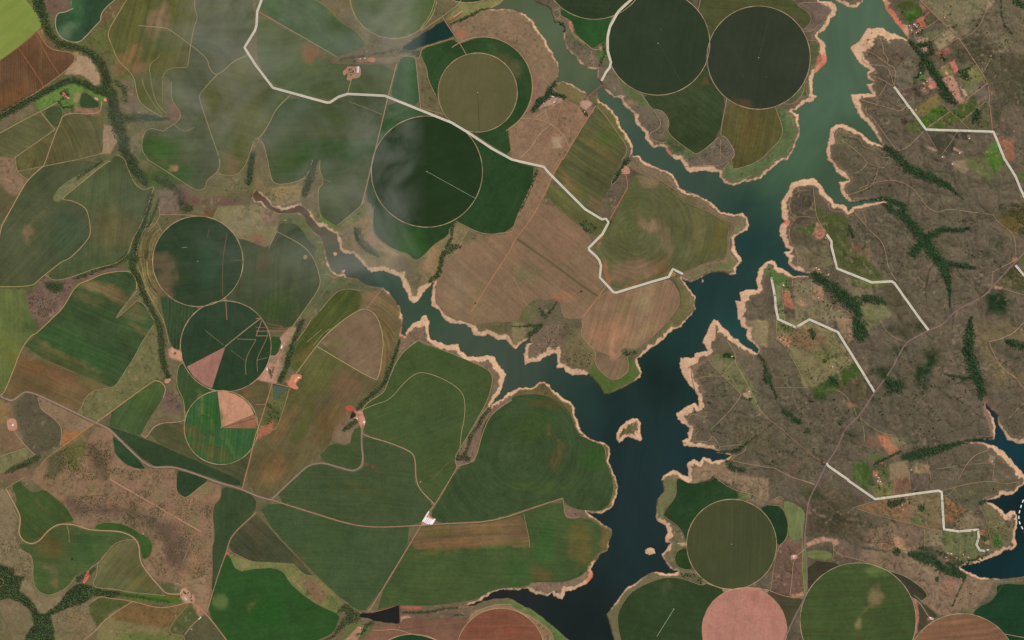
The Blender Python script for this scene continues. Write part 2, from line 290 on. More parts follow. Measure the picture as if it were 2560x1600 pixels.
# ground cover painted as land colour: (outline, colour, soft edge px, alpha)
G = [
("@P 1080,-400 3200,-400 3200,2200 1500,2200 1650,900 1500,500", (99, 88, 70), 30, 1),
("@P -400,-400 500,-400 400,400 420,800 -400,900", (100, 96, 62), 30, 1),
("@00 780,430 1020,230 1015,360 1110,570 1265,710 1150,755 1060,720 1040,600 990,470 870,430", (96, 98, 54), 3, 1),
("@00 735,525 850,540 930,690 950,790 900,802 780,712 605,700 690,600 725,560", (166, 137, 106), 2, 1),
("@00 355,300 400,260 430,330 425,390", (160, 125, 82), 2, 1),
("@00 680,495 745,490 740,520 720,560", (150, 125, 80), 2, 1),
("@00 420,-40 690,-40 690,80 610,112 535,120 520,190 490,170 470,120 420,50", (114, 90, 76), 2, 1),
("@00 1080,40 1200,-20 1080,180 960,220 960,150", (108, 92, 60), 4, 1),
("@00 320,970 450,870 560,830 700,795 800,800 960,890 1000,920 960,1000 940,950 870,890 770,860 730,1010 590,1050 540,965 370,1040", (98, 124, 58), 2, 1),
("@00 690,880 760,875 740,960 700,970", (140, 125, 85), 2, 1),
("@00 720,1020 950,1050 945,1088 700,1055", (150, 105, 84), 3, 1),
("@00 100,1080 300,985 340,1040 200,1130 0,1240 0,1170", (112, 98, 74), 3, 1),
("@00 1150,760 1270,730 1290,880 1330,1000 1450,1090 1100,1060 1190,900", (112, 98, 72), 5, 1),
("@00 1570,1080 1630,980 1680,990 1730,1110 1640,1150 1540,1130", (112, 92, 72), 3, 1),
("@00 1240,1300 1370,1210 1330,1400 1400,1512 1300,1512 1220,1400", (118, 108, 80), 5, 1),
("@00 980,1180 1050,1190 1115,1330 1050,1440 960,1460 970,1300", (152, 127, 98), 4, 1),
("@01 -60,-60 140,0 160,120 265,190 180,330 100,330 0,220 -60,220", (132, 108, 84), 5, 1),
("@01 1390,0 1640,150 1850,290 1950,280 2050,130 2230,160 2330,0 2419,-40 @11 100,0 150,210 230,240 380,215 450,190 420,280 200,440 0,280 @01 2300,280 1900,370 1500,250 1300,-20", (112, 104, 72), 6, 1),
("@01 1500,270 1620,300 1680,420 1700,510 1520,510 1490,440", (118, 100, 82), 5, 1),
("@01 1450,180 1700,200 1900,380 2100,360 2300,400 2180,440 1950,400 1750,430 1600,280", (110, 80, 68), 10, .8),
("@11 490,380 620,620 740,660 800,620 1000,440 1110,430 1105,640 980,560 880,620 770,700 640,640 540,590", (112, 112, 70), 3, 1),
("@11 600,500 620,540 720,600 770,635 740,650 650,620 600,560", (92, 120, 48), 2, 1),
("@11 760,700 940,590 1100,440 1105,640 1130,720 1240,820 1430,880 1500,948 1550,945 1700,785 1820,712 1900,585 2010,650 1930,820 1740,1000 1700,1110 1500,1310 1380,1190 1100,1050 850,880", (128, 112, 80), 3, 1),
("@11 980,560 1100,560 1100,660 1140,740 1280,850 1500,950 1400,930 1180,860 1060,790 990,720 965,640", (146, 120, 86), 3, 1),
("@11 1400,900 1600,900 1560,1100 1530,1250 1450,1200 1400,1080 1310,1000 1330,920", (104, 92, 66), 10, .8),
("@11 930,640 1000,640 1010,740 1180,900 1150,915 1050,860 950,770 925,700", (84, 88, 62), 4, 1),
("@11 1600,880 1740,800 1730,900 1680,1100 1560,1060", (150, 122, 86), 10, .7),
("@11 960,900 1150,900 1180,1000 1090,1040 1010,980", (136, 122, 76), 8, .8),
("@11 120,260 440,240 410,380 240,430 140,400", (142, 122, 82), 4, 1),
("@11 0,120 100,240 100,370 40,320 0,290", (135, 112, 80), 4, .8),
("@01 2070,440 2419,420 @11 0,420 200,530 220,590 195,680 120,835 0,790 @01 2240,735 2140,640 2020,550 2050,500", (128, 117, 80), 3, 1),
("@11 -40,700 60,720 100,800 40,810 -40,770", (135, 95, 72), 4, .8),
("@11 60,450 200,530 200,570 100,620 60,560", (130, 98, 82), 6, .8),
("@01 1950,450 2040,470 2010,540 1900,520", (108, 82, 55), 3, 1),
("@11 220,510 400,510 460,560 560,700 650,830 670,920 680,990 790,1090 600,1080 570,900 580,830 480,740 430,650 350,590 220,590", (96, 100, 60), 3, 1),
("@11 615,1080 730,1110 800,1110 900,1125 1030,1180 1200,1200 1180,1230 980,1240 840,1212 740,1240 600,1430 440,1512 400,1512 615,1190", (100, 102, 68), 4, 1),
("@11 1170,1205 1270,1270 1390,1460 1390,1512 1300,1480 1380,1440 1300,1310", (112, 92, 64), 3, 1),
("@11 1310,1480 1370,1450 1390,1480 1360,1510", (190, 130, 104), 3, 1),
("@01 490,365 560,260 720,150 880,60 1000,0 1040,12 880,130 720,245 600,340 555,402", (112, 116, 74), 2, 1),
("@01 560,340 620,250 740,170 900,70 880,110 700,240 600,320", (124, 112, 82), 3, .8),
("@01 245,1300 330,1210 400,1120 440,1090 510,1150 700,1105 900,1040 1190,1010 1200,1040 980,1065 850,1130 710,1180 600,1400 480,1505 @02 400,70 340,130 320,20 @01 250,1400", (118, 94, 80), 3, 1),
("@01 420,1150 620,1150 590,1240 520,1260 430,1210", (62, 72, 44), 5, .9),
("@01 1190,1040 1300,1050 1380,1330 1500,1512 1440,1512 1350,1350 1270,1320 1100,1500 1080,1480 1290,1210 1290,1140 1240,1070", (108, 106, 72), 3, 1),
("@01 1340,500 1470,540 1340,700 1300,860 1310,1040 1200,1040 1170,940 1240,800 1300,660 1370,480", (92, 102, 60), 3, 1),
("@02 1490,60 1550,100 1600,240 1680,380 1660,640 1740,800 1750,950 1500,970 1380,1110 1330,1080 1400,950 1540,740 1575,650 1530,590 1560,560 1510,440 1500,200", (112, 100, 72), 3, 1),
("@02 1450,50 1480,60 1510,440 1560,560 1440,575 920,960 740,880 800,740 870,660 1070,640 1170,500 1260,370 1350,200", (112, 108, 70), 3, 1),
("@02 1560,640 1640,700 1720,820 1680,900 1540,850", (112, 88, 78), 6, .8),
("@02 1590,270 1640,260 1720,300 1725,400 1690,390 1600,350", (190, 142, 108), 3, 1),
("@02 160,760 250,690 360,720 380,840 540,950 590,1040 570,1150 590,1190 330,1270 240,1190 200,1040 150,880", (93, 85, 64), 3, 1),
("@02 370,730 890,985 800,1040 650,1150 600,1050 540,940 390,850", (134, 110, 84), 2, 1),
("@02 600,1050 800,1050 620,1180 570,1180", (152, 106, 66), 4, 1),
("@02 -60,740 100,780 130,900 190,1080 240,1190 -60,1300", (124, 100, 74), 3, 1),
("@02 -60,740 60,780 90,960 -60,1000", (140, 112, 70), 4, .8),
("@02 -60,1300 240,1210 330,1275 250,1340 100,1400 -60,1470", (118, 112, 74), 2, 1),
("@02 -60,1480 60,1440 200,1400 310,1400 330,1512 -60,1512", (120, 96, 72), 4, 1),
("@02 590,1190 780,1080 830,1150 900,1010 1020,1030 1060,1080 1075,1250 1200,1380 1400,1410 1650,1410 1670,1512 @03 1665,110 1760,175 1960,20 2090,50 2090,170 2000,250 2030,500 2000,700 2010,870 1990,1090 1950,1250 1800,1160 1840,1060 1700,1000 1500,960 1400,880 1350,760 1440,640 1430,560 1310,500 1220,440 1100,405 920,410 880,450 800,460 700,400 640,320 600,230 520,160 380,60 300,0 @02 330,1400 590,1200", (137, 108, 82), 3, 1),
("@02 600,1200 760,1100 820,1160 780,1340 700,1440 620,1350", (100, 97, 52), 7, .9),
("@02 450,1300 580,1220 600,1350 540,1512 430,1480", (90, 84, 60), 10, .9),
("@02 840,1180 960,1200 980,1400 1050,1512 1000,1512 900,1420 850,1330", (94, 78, 58), 14, .85),
("@03 630,160 820,240 1100,230 1300,290 1500,350 1640,420 1740,520 1800,700 1700,860 1560,780 1500,560 1400,420 1200,340 900,340 780,330 660,310", (100, 80, 66), 16, .85),
("@03 900,330 1200,350 1240,420 1100,400 920,405 870,450 760,440 700,370", (132, 108, 84), 6, .8),
("@03 1700,900 1950,900 1980,1100 1900,1150 1820,1030", (146, 118, 90), 10, .8),
("@03 1870,60 2000,30 1980,130 1860,170", (128, 118, 74), 5, .7),
("@03 -60,60 60,90 130,250 160,400 130,500 170,620 300,720 310,870 290,1000 440,1100 640,1030 560,1170 420,1265 370,1240 290,1120 180,1040 200,930 130,900 150,840 40,800 -60,760", (128, 112, 82), 5, 1),
("@03 320,700 400,690 420,760 340,790", (158, 132, 98), 6, .9),
("@03 0,1150 120,1130 260,1200 320,1350 230,1512 80,1512 0,1280", (118, 104, 76), 4, 1),
("@03 490,1270 700,1180 850,1130 940,1100 1250,1150 900,1430 800,1512 520,1560 490,1400", (124, 108, 78), 5, 1),
("@03 840,1180 960,1095 1120,1120 1250,1150 1050,1250 920,1390 860,1300", (82, 88, 48), 3, 1),
("@03 1090,1230 1250,1155 1500,1210 1770,1170 1600,1370 1580,1400 1300,1370 1050,1300", (118, 92, 58), 6, 1),
("@03 930,1400 1050,1290 1300,1370 1590,1400 1600,1460 1740,1470 1740,1600 900,1600", (122, 112, 72), 5, 1),
("@03 1120,1440 1400,1440 1560,1470 1740,1470 1740,1560 1100,1560", (96, 110, 54), 6, .7),
("@03 1600,1360 1780,1180 1890,1260 1740,1460 1610,1450", (86, 90, 52), 3, 1),
("@03 1890,1280 1970,1280 2140,1512 2200,1600 1700,1600 1760,1450", (88, 84, 58), 3, 1),
("@03 1150,1060 1500,1095 1720,1100 1740,1165 1450,1160 1150,1110", (74, 104, 38), 4, 1),
("@03 1550,1085 1700,1080 1700,1120 1560,1110", (112, 88, 52), 4, .8),
("@03 1500,980 1640,980 1700,1060 1580,1070", (88, 92, 58), 4, .9),
("@03 1700,1040 1760,1020 1840,1090 1840,1150 1760,1170 1700,1110", (180, 135, 105), 4, 1),
("@03 1850,1170 1950,1265 1890,1290 1820,1190", (160, 120, 92), 3, 1),
("@03 2160,700 2300,745 2419,780 @13 0,770 180,778 370,790 450,890 580,910 760,1090 850,1200 780,1270 600,1190 430,1070 300,950 270,880 180,825 0,838 @03 2240,872", (118, 118, 70), 2, 1),
("@13 400,920 560,920 700,1090 600,1180 480,1090", (124, 90, 72), 8, .7),
("@13 640,1080 780,1110 800,1240 700,1230", (100, 104, 62), 6, .7),
("@13 1350,1185 1700,1180 1960,1150 2120,1120 2230,1035 2419,1010 2419,1040 2200,1080 1960,1200 2100,1240 2020,1290 1560,1310 1540,1350 1400,1400 1100,1400 900,1600 540,1600 730,1450 780,1330 850,1220 1000,1290 1130,1340 1356,1355", (108, 92, 70), 3, 1),
("@13 1350,1188 1540,1190 1580,1215 1440,1222 1370,1212", (178, 88, 70), 3, 1),
("@13 1370,1290 1440,1280 1510,1340 1400,1340 1360,1370", (186, 130, 98), 2, 1),
("@13 820,1390 980,1330 1090,1400 1100,1560 820,1560", (98, 100, 60), 4, 1),
("@13 970,1380 1020,1390 1000,1450 950,1512 820,1512 860,1490", (178, 128, 96), 3, 1),
("@13 2050,1240 2419,1130 @23 0,1140 220,1250 430,1420 560,1560 400,1560 370,1420 200,1300 0,1190 @13 2300,1190", (92, 112, 62), 2, 1),
("@13 2060,1240 2300,1175 @23 0,1190 200,1290 370,1420 400,1560 300,1560 250,1400 100,1260 0,1225 @13 2240,1225 2000,1370 2010,1290", (142, 112, 82), 3, 1),
("@12 0,560 110,400 220,170 330,60 385,80 350,220 240,480 190,590 150,595", (184, 130, 100), 2, 1),
("@12 115,335 215,345 190,410 110,400", (142, 120, 92), 1, 1),
("@12 330,60 385,85 350,220 270,420 200,560 170,560 240,380", (152, 130, 98), 3, 1),
("@12 270,580 430,520 430,560 400,655 300,640", (190, 118, 86), 3, 1),
("@12 155,600 320,645 190,1048 45,1000", (102, 98, 60), 2, 1),
("@12 80,1000 160,960 160,1040 0,1140 40,1010", (186, 98, 66), 4, .9),
("@12 840,810 900,805 930,850 860,880", (176, 84, 68), 2, 1),
("@12 860,880 920,940 990,990 915,1050 885,1195 720,1140 715,1080 750,1000", (126, 104, 82), 3, 1),
("@12 930,850 1000,860 1040,960 1000,1060 985,990 920,920", (188, 130, 100), 3, 1),
("@12 1410,150 1470,50 1550,20 1620,60 1600,200 1850,240 1980,350 2180,380 2280,500 2300,620 2220,760 2170,900 2090,950 1970,1150 1870,1300 1900,1380 2080,1340 2130,1100 2200,920 2300,830 2419,740 2419,690 2250,800 2240,540 2200,470 1850,320 1600,240 1530,190 1340,340 1370,160", (124, 102, 82), 3, 1),
("@12 1350,0 1378,60 1360,160 1340,340 1000,850 940,840 1190,600 1280,380 1330,180", (104, 98, 62), 3, 1),
("@12 1375,60 1425,60 1410,140 1375,170", (160, 80, 66), 3, 1),
("@12 1380,-30 1440,-20 1420,60 1380,60", (112, 58, 52), 4, .7),
("@22 -20,730 100,700 300,700 440,760 540,860 570,930 600,1030 650,1090 730,1130 850,1180 880,1200 880,1310 920,1400 960,1512 985,1512 940,1390 920,1200 760,1130 650,1040 600,830 430,700 310,585 220,640 0,680", (104, 92, 58), 3, 1),
("@23 940,-20 985,-20 1005,60 965,240 840,310 700,300 850,285 920,230 960,100", (112, 104, 64), 3, 1),
("@23 500,240 560,260 650,290 720,310 640,350 560,375 520,360 488,300", (124, 98, 82), 3, 1),
("@23 500,240 560,260 540,370 500,340", (122, 112, 78), 3, .5),
("@23 720,340 870,430 930,460 940,500 910,640 800,720 740,830 700,870 880,640 890,500 830,430", (96, 96, 56), 3, 1),
("@23 150,1000 190,925 350,965 480,970 600,930 700,870 720,890 690,960 500,1050 440,1100 390,1080 220,1060 150,1030", (128, 106, 84), 3, 1),
("@23 1430,-20 1550,-20 1550,150 1430,290 1430,340 1480,370 1360,370 1355,290 1370,190 1430,110", (108, 108, 70), 2, 1),
("@23 1430,370 1520,410 1600,470 1640,590 1640,620 1530,690 1540,820 1690,855 1850,960 1790,1000 1700,950 1560,915 1390,925 1140,1040 1060,1140 1000,1250 1000,1380 1040,1560 970,1560 890,1270 1000,1130 1200,950 1380,870 1560,880 1480,810 1410,700 1480,610 1440,550 1460,450", (110, 102, 72), 2, 1),
("@23 1560,600 1640,590 1650,620 1600,620", (190, 155, 118), 2, 1),
("@23 1900,1010 2040,1045 2240,1010 2419,1040 2419,1060 2030,1060", (182, 142, 112), 2, .9),
("@23 1590,-20 1870,-20 1700,42", (150, 122, 94), 4, 1),
("@22 1560,1440 1660,1480 1700,1400 1800,1350 1900,1360 2000,1330 2100,1460 2419,1490 2419,1512 1900,1512 1700,1480 1600,1512 1490,1480", (138, 114, 86), 5, 1),
("@23 1950,-20 2419,-20 2419,190 2240,125 2140,105", (142, 118, 92), 4, 1),
("@23 2140,110 2419,190 2419,240 2340,262 2240,210 2140,182", (124, 108, 84), 2, 1),
("@23 2140,110 2240,125 2200,200 2140,182", (104, 112, 70), 2, 1),
("@22 755,430 950,590 1110,490 1085,345 1170,380 1210,520 1090,600 910,700 860,680 720,500", (82, 98, 48), 2, 1),
("@22 680,200 800,305 760,420 720,450 560,460 500,440 470,290 560,140 640,60 650,130", (112, 100, 70), 3, 1),
("@22 180,200 250,60 500,0 560,80 460,290 320,280 260,370 170,385", (116, 98, 78), 3, 1),
("@22 0,0 120,40 140,130 60,230 0,220", (126, 112, 80), 3, 1),
("@22 200,0 650,-60 640,40 460,250 440,150 500,40", (100, 88, 66), 6, .8),
("@21 230,1290 330,1330 440,1290 480,1370 460,1512 650,1512 640,1560 200,1560 100,1512", (102, 92, 70), 6, 1),
("@21 0,1080 120,1400 250,1330 210,1512 -60,1512", (106, 104, 64), 6, .8),
# north-east bank and the dam farm
("@20 0,100 100,130 200,200 330,400 440,620 430,740 340,800 250,950 200,1120 90,1125 190,900 193,800 130,560 0,430 @10 2419,420 2200,355 1940,410 1860,300 1830,200 2100,100 2330,80 2419,90", (132, 109, 83), 4, 1),
("@10 1890,290 1960,280 1990,330 1930,360", (160, 102, 72), 4, .9),
("@20 200,680 340,780 300,920 180,1090 190,830", (140, 106, 86), 6, .8),
("@10 1940,30 2100,20 2330,-20 2330,30 2200,80 2000,160 1850,230 1790,180", (128, 124, 76), 4, 1),
("@20 0,1190 90,1125 480,950 640,1000 700,1030 780,1010 620,1270 480,1512 @21 470,0 380,170 300,340 0,800 0,660 240,70 300,60 0,0 @20 0,1512 @10 2419,1490 2375,1215", (138, 109, 83), 3, 1),
("@20 380,1300 470,1280 470,1390 390,1400", (170, 138, 104), 4, .9),
("@20 340,920 380,890 470,930 480,965 340,1000 250,1030 300,980", (176, 134, 108), 3, 1),
("@20 430,770 560,780 700,900 650,980 480,930 420,850", (118, 104, 68), 4, 1),
("@20 640,970 720,940 760,980 700,1040 650,1020", (184, 138, 110), 3, 1),
("@20 730,930 800,900 830,970 900,1010 960,1060 1020,1190 1140,1390 1100,1400 980,1230 820,1010", (104, 100, 62), 3, 1),
("@20 380,60 460,70 540,180 600,330 700,410 760,470 850,400 890,420 930,590 840,780 700,637 600,540 485,380 500,250 390,200", (110, 98, 78), 3, 1),
("@20 535,200 565,200 585,290 560,310 540,260", (196, 122, 84), 1, 1),
("@20 560,300 700,400 690,425 600,370", (160, 138, 92), 2, .9),
("@20 840,400 890,400 920,560 830,590 780,500", (78, 100, 52), 5, .9),
("@20 810,440 845,440 840,480", (200, 140, 110), 2, 1),
("@20 940,620 1020,740 1210,880 1320,1030 1430,1045 1490,1170 1455,1260 1440,1350 1250,1250 1190,1100 1050,940 870,790 860,700", (108, 98, 78), 3, 1),
("@20 1010,740 1210,875 1310,1020 1180,990 1080,900", (90, 104, 62), 4, .9),
("@20 1080,940 1190,960 1190,990 1080,970", (170, 118, 86), 5, .7),
("@20 1455,1265 1700,1440 1760,1470 1600,1512 1440,1380", (92, 104, 66), 3, 1),
("@20 1760,1465 1960,1300 2010,1290 2110,1410 2110,1480 2060,1512 @21 1960,60 1800,60 1640,60 1600,-10", (110, 96, 80), 3, 1),
("@20 1990,1180 2110,1220 2140,1400 2050,1300", (110, 100, 76), 6, .8),
("@30 95,1015 220,1060 270,1150 285,1290 190,1460 @31 130,10 0,70 @21 2419,60 2340,150 2080,215 2000,180 1990,90 2050,30 2080,80 2120,92 2340,20 2419,-30 @30 50,1390 130,1300 140,1200 100,1080", (92, 106, 66), 2, 1),
("@30 290,20 590,12 590,90 560,180 480,290 330,300 330,270 410,220 400,150 280,50", (110, 94, 80), 3, 1),
("@30 370,380 490,390 500,480 470,560 420,680 360,780 345,720 390,600", (88, 92, 60), 3, 1),
("@30 350,740 440,690 410,830 390,900 320,900 200,990 150,980 250,900", (84, 92, 62), 3, .9),
("@30 470,540 560,480 562,560 500,640 440,690", (184, 104, 82), 3, 1),
("@21 1090,40 1180,-20 1330,60 1500,120 1540,200 1640,320 1850,380 1960,500 2180,520 2220,600 2200,660 2080,740 2100,900 2140,960 2110,1040 1900,1040 1700,1140 1620,1110 1620,1070 1850,970 2010,940 2030,740 2060,620 1850,490 1560,370 1400,210 1250,160", (122, 104, 80), 3, 1),
("@21 2040,740 2090,750 2090,900 2040,900", (112, 92, 74), 2, .9),
("@21 2110,620 2180,520 2230,560 2230,650 2150,690 2100,720", (122, 116, 80), 3, .9),
("@21 1640,1100 2010,970 2100,920 2130,1000 2100,1060 1900,1040 1700,1130", (108, 108, 66), 3, 1),
("@21 1520,1100 1600,1110 1720,1290 1720,1400 1640,1512 @22 1640,0 1440,140 1220,350 1200,330 1480,20 @21 1500,1500 1600,1370 1600,1290", (106, 100, 62), 3, 1),
# east plots
("@30 1270,130 1420,30 1460,130 1320,230", (68, 96, 38), 1, 1),
("@30 1210,50 1330,0 1420,25 1270,125", (76, 84, 42), 1, 1),
("@30 1395,190 1530,105 1470,180 1490,250 1440,270 1395,225", (194, 104, 78), 1, 1),
("@30 1480,175 1540,120 1600,180 1500,245", (92, 88, 56), 1, 1),
("@30 1420,10 1480,70 1470,110 1455,110", (170, 112, 86), 2, 1),
("@30 1470,310 1690,275 1560,390 1530,390", (110, 108, 76), 1, 1),
("@30 1430,-20 2120,-20 1980,200 1820,380 1700,270 1490,60", (124, 114, 84), 4, 1),
("@30 2120,-20 2600,-20 2600,560 2250,520 2060,420 1990,280 2060,120", (110, 98, 76), 8, 1),
("@30 2080,-20 2140,20 2050,120 2060,20", (156, 132, 104), 3, .9),
("@30 2060,300 2250,300 2320,420 2200,500 2060,420", (124, 112, 84), 6, .8),
("@30 1560,390 1700,285 1790,350 1610,480", (148, 130, 98), 2, 1),
("@30 1380,340 1500,360 1530,400 1430,420", (168, 132, 100), 3, 1),
("@30 1820,380 2000,300 2250,520 2600,560 2600,1000 2200,1000 2080,780 1950,580", (78, 74, 54), 12, .9),
("@30 1600,480 1800,370 1940,560 1720,620 1580,560", (92, 82, 62), 3, .9),
("@30 1600,490 1700,440 1720,500 1650,560", (168, 98, 78), 4, .9),
("@30 1440,450 1500,450 1520,500 1470,510", (206, 142, 110), 3, 1),
("@30 1605,660 1700,600 1740,680 1650,720", (128, 120, 72), 2, 1),
("@30 1710,590 1760,570 1795,660 1760,690", (200, 112, 88), 1, 1),
("@30 1640,740 1740,700 1800,830 1840,960 1790,980 1730,920 1700,840", (184, 130, 98), 3, 1),
("@30 1730,880 1800,870 1810,960 1790,975", (206, 134, 104), 2, 1),
("@30 1810,820 1840,800 1890,900 1860,922", (196, 160, 122), 1, 1),
("@30 1800,680 1940,580 2065,770 1900,800 1810,760", (116, 114, 68), 3, 1),
("@30 1810,800 1960,780 2000,830 1890,900", (112, 110, 78), 2, 1),
("@30 1490,740 1550,730 1592,820 1530,855", (204, 122, 98), 2, 1),
("@30 1400,680 1470,690 1480,760 1420,760", (62, 110, 48), 4, .9),
("@30 1930,890 2065,800 2080,930 2000,980", (110, 98, 80), 3, 1),
("@30 1440,1130 1600,990 1720,1060 1500,1210 1450,1200", (68, 98, 36), 3, 1),
("@30 1500,1215 1720,1060 1830,1140 1620,1225", (80, 92, 44), 2, 1),
("@30 1725,1055 1930,910 2010,980 1830,1135", (76, 90, 46), 2, 1),
("@30 1420,1000 1600,880 1660,930 1500,1080 1400,1080", (128, 112, 62), 6, .9),
("@30 1830,1140 2060,960 2120,1230 1900,1220", (96, 90, 62), 3, 1),
("@30 1500,1245 1680,1260 1770,1350 1740,1460 1600,1460", (68, 66, 50), 4, .9),
("@30 1700,1255 1900,1260 1890,1320 1780,1310", (64, 58, 48), 2, 1),
("@30 1290,1190 1400,1120 1490,1240 1400,1260 1300,1230", (84, 92, 48), 4, .9),
("@30 1490,1380 1600,1410 1600,1440 1540,1430", (160, 132, 104), 2, 1),
("@30 1750,1385 1830,1440 1810,1450 1750,1410", (176, 140, 118), 1, 1),
("@30 2050,1420 2150,1320 2200,1420 2260,1512 2060,1512", (82, 110, 44), 3, 1),
("@31 2050,-20 2230,-20 2240,30 2150,130 2060,40", (78, 108, 42), 4, 1),
("@31 1850,-20 2060,-20 2150,130 2090,200 1980,120 1840,60", (104, 104, 66), 3, 1),
("@31 1740,10 1850,0 1900,90 1860,130 1760,90", (146, 122, 98), 4, .9),
("@30 2180,1290 2330,1340 2330,1512 2250,1512", (150, 98, 74), 3, .9),
("@31 2330,100 2419,20 2600,20 2600,170 2360,160", (104, 90, 70), 3, .9),
("@31 2340,140 2419,110 2600,110 2600,180 2400,190", (78, 100, 46), 2, .9),
("@30 1210,640 1340,530 1400,640 1350,850 1210,900", (110, 100, 80), 4, .8),
("@30 1230,880 1340,820 1420,830 1300,950", (96, 74, 66), 4, .8),
("@30 1350,840 1400,830 1450,900 1420,930", (66, 54, 42), 2, 1),
("@30 1255,1130 1290,1115 1320,1150 1290,1190 1255,1165", (64, 46, 36), 1, 1),
("@30 1180,490 1300,480 1330,560 1180,620 1140,580", (104, 86, 70), 3, .9),
("@30 920,430 980,400 1140,560 1110,610 940,560 915,480", (102, 88, 68), 2, 1),
("@30 650,1210 800,1290 780,1400 640,1360", (110, 104, 72), 6, .9),
("@30 1020,1290 1200,1300 1190,1400 1080,1350", (96, 82, 68), 4, .6),
# middle east
("@31 220,290 430,270 440,440 450,560 340,640 270,590 210,480", (84, 74, 60), 4, .9),
("@31 440,420 560,510 690,500 760,600 760,800 940,930 1100,1130 960,1150 660,1010 600,800 560,690 480,590 440,500", (84, 88, 50), 3, 1),
("@31 250,650 340,630 480,590 430,720 300,680", (80, 94, 48), 3, 1),
("@31 455,600 480,590 560,690 500,750 420,710", (186, 130, 92), 2, 1),
("@31 420,710 500,660 540,690 500,752", (190, 110, 84), 4, .9),
("@31 200,640 260,660 500,770 600,830 640,1010 480,1010 300,990 240,880 220,750", (94, 84, 62), 4, 1),
("@31 260,830 540,810 620,980 440,1060 270,1000", (120, 108, 80), 8, .8),
("@31 760,1120 1120,1130 1150,1190 950,1210 760,1150", (104, 108, 62), 3, 1),
("@31 700,1180 950,1210 1080,1240 900,1310 820,1300 740,1230", (120, 106, 82), 6, .8),
("@31 0,1010 90,1020 200,1100 200,1230 130,1230 60,1180 30,1110 -60,1060", (82, 106, 54), 3, 1),
("@31 40,1180 130,1200 150,1420 170,1512 100,1512 70,1400", (118, 118, 78), 3, 1),
("@31 140,1230 200,1240 250,1400 230,1420 150,1370", (180, 110, 70), 1, 1),
("@31 240,1120 420,1130 600,1380 860,1512 260,1512 240,1300", (126, 114, 84), 4, 1),
("@31 430,1180 520,1200 520,1330 420,1320", (164, 128, 98), 2, 1),
("@31 880,1360 1110,1370 1160,1480 1060,1512 880,1512", (118, 116, 76), 4, 1),
("@31 1080,1190 1300,1200 1400,1400 1250,1512 1120,1400", (84, 78, 56), 12, .7),
("@31 780,780 960,820 980,880 880,900 800,850", (120, 88, 64), 8, .7),
("@31 1500,900 1620,1000 1580,1120 1480,1100", (122, 98, 84), 12, .6),
("@31 2180,500 2500,400 2500,720 2300,690 2180,600", (96, 84, 46), 10, .9),
("@31 2200,1100 2330,1000 2500,1160 2500,1270 2200,1190", (84, 80, 48), 6, .9),
("@31 2060,1260 2200,1220 2300,1330 2240,1440 2080,1450", (36, 56, 34), 14, 1),
("@31 2120,760 2220,760 2220,850 2140,860", (52, 66, 42), 10, .7),
("@31 2050,840 2110,860 2070,960 2030,930", (58, 66, 46), 8, .7),
("@31 2140,1190 2220,1200 2200,1230 2140,1210", (190, 132, 104), 2, .9),
("@31 2310,930 2350,910 2350,960 2310,960", (200, 120, 82), 2, 1),
("@31 2350,960 2419,880 2600,880 2600,1000 2419,960", (84, 96, 48), 3, 1),
("@22 2100,0 2419,0 2419,260 2300,230 2230,100", (146, 128, 92), 4, 1),
("@22 1850,370 1990,300 2110,380 2300,620 2340,850 2160,700 1980,520", (116, 110, 76), 5, 1),
("@22 1980,320 2060,280 2110,330 2080,380 2000,370", (72, 94, 48), 3, .9),
("@22 2170,690 2250,670 2260,730 2220,740", (196, 150, 118), 2, 1),
("@22 1340,1460 1400,1440 1400,1512 1340,1512", (95, 83, 66), 4, 0),
("@22 1900,170 1950,140 2040,200 2160,290 2170,320 2100,300 1990,300 1920,320 1900,230", (108, 94, 74), 4, 1),
("@22 1690,420 1780,400 1880,330 1910,330 1850,380 1760,450 1720,520 1840,680 1800,700 1700,500", (126, 102, 82), 3, 1),
("@22 1040,1010 1110,980 1160,1010 1150,1080 1060,1090", (96, 88, 58), 4, .9),
("@32 70,0 390,10 640,110 830,400 400,670 340,640 300,520 190,260 80,180", (124, 114, 78), 5, 1),
("@32 80,170 130,110 220,170 190,270", (176, 128, 88), 3, 1),
("@32 170,160 220,160 205,250 175,240", (190, 112, 76), 3, .9),
("@32 0,0 60,0 75,180 140,260 0,330", (116, 98, 76), 6, .8),
("@32 100,20 280,70 250,140 150,110", (88, 100, 48), 5, .8),
("@32 230,80 460,60 540,200 500,270 300,280 220,210", (124, 92, 66), 10, .7),
("@32 420,270 620,240 600,440 500,420", (106, 108, 62), 8, .8),
("@32 560,560 830,390 890,480 860,530 560,720 430,740 420,660", (64, 84, 38), 3, 1),
("@32 620,640 870,520 1000,690 900,830 800,790 680,700", (86, 76, 54), 5, .8),
("@32 640,-20 800,-20 800,190 760,210 680,120", (150, 122, 94), 3, 1),
("@32 880,0 1100,0 940,105 920,80", (108, 106, 70), 3, 1),
("@32 810,830 900,830 850,910 800,930", (66, 82, 38), 3, .9),
("@32 760,780 830,800 800,830 760,820", (172, 112, 82), 5, .8),
("@32 1180,560 1280,580 1280,650 1220,690 1150,700 1080,640 1090,580 1050,540 940,480 1080,440 1160,470 1090,560", (44, 60, 36), 9, .9),
("@32 1400,450 1520,400 1460,320 1560,260 1600,290 1590,380 1530,500 1510,650 1460,680 1430,650 1390,530", (38, 56, 34), 12, 1),
("@32 1050,80 1440,20 1490,80 1320,170 1180,140", (72, 70, 48), 10, .8),
("@32 1030,1080 1120,1070 1240,1220 1170,1290 1060,1180", (186, 112, 74), 7, .95),
("@32 1120,1080 1310,1120 1300,1170 1200,1190", (132, 120, 86), 6, .8),
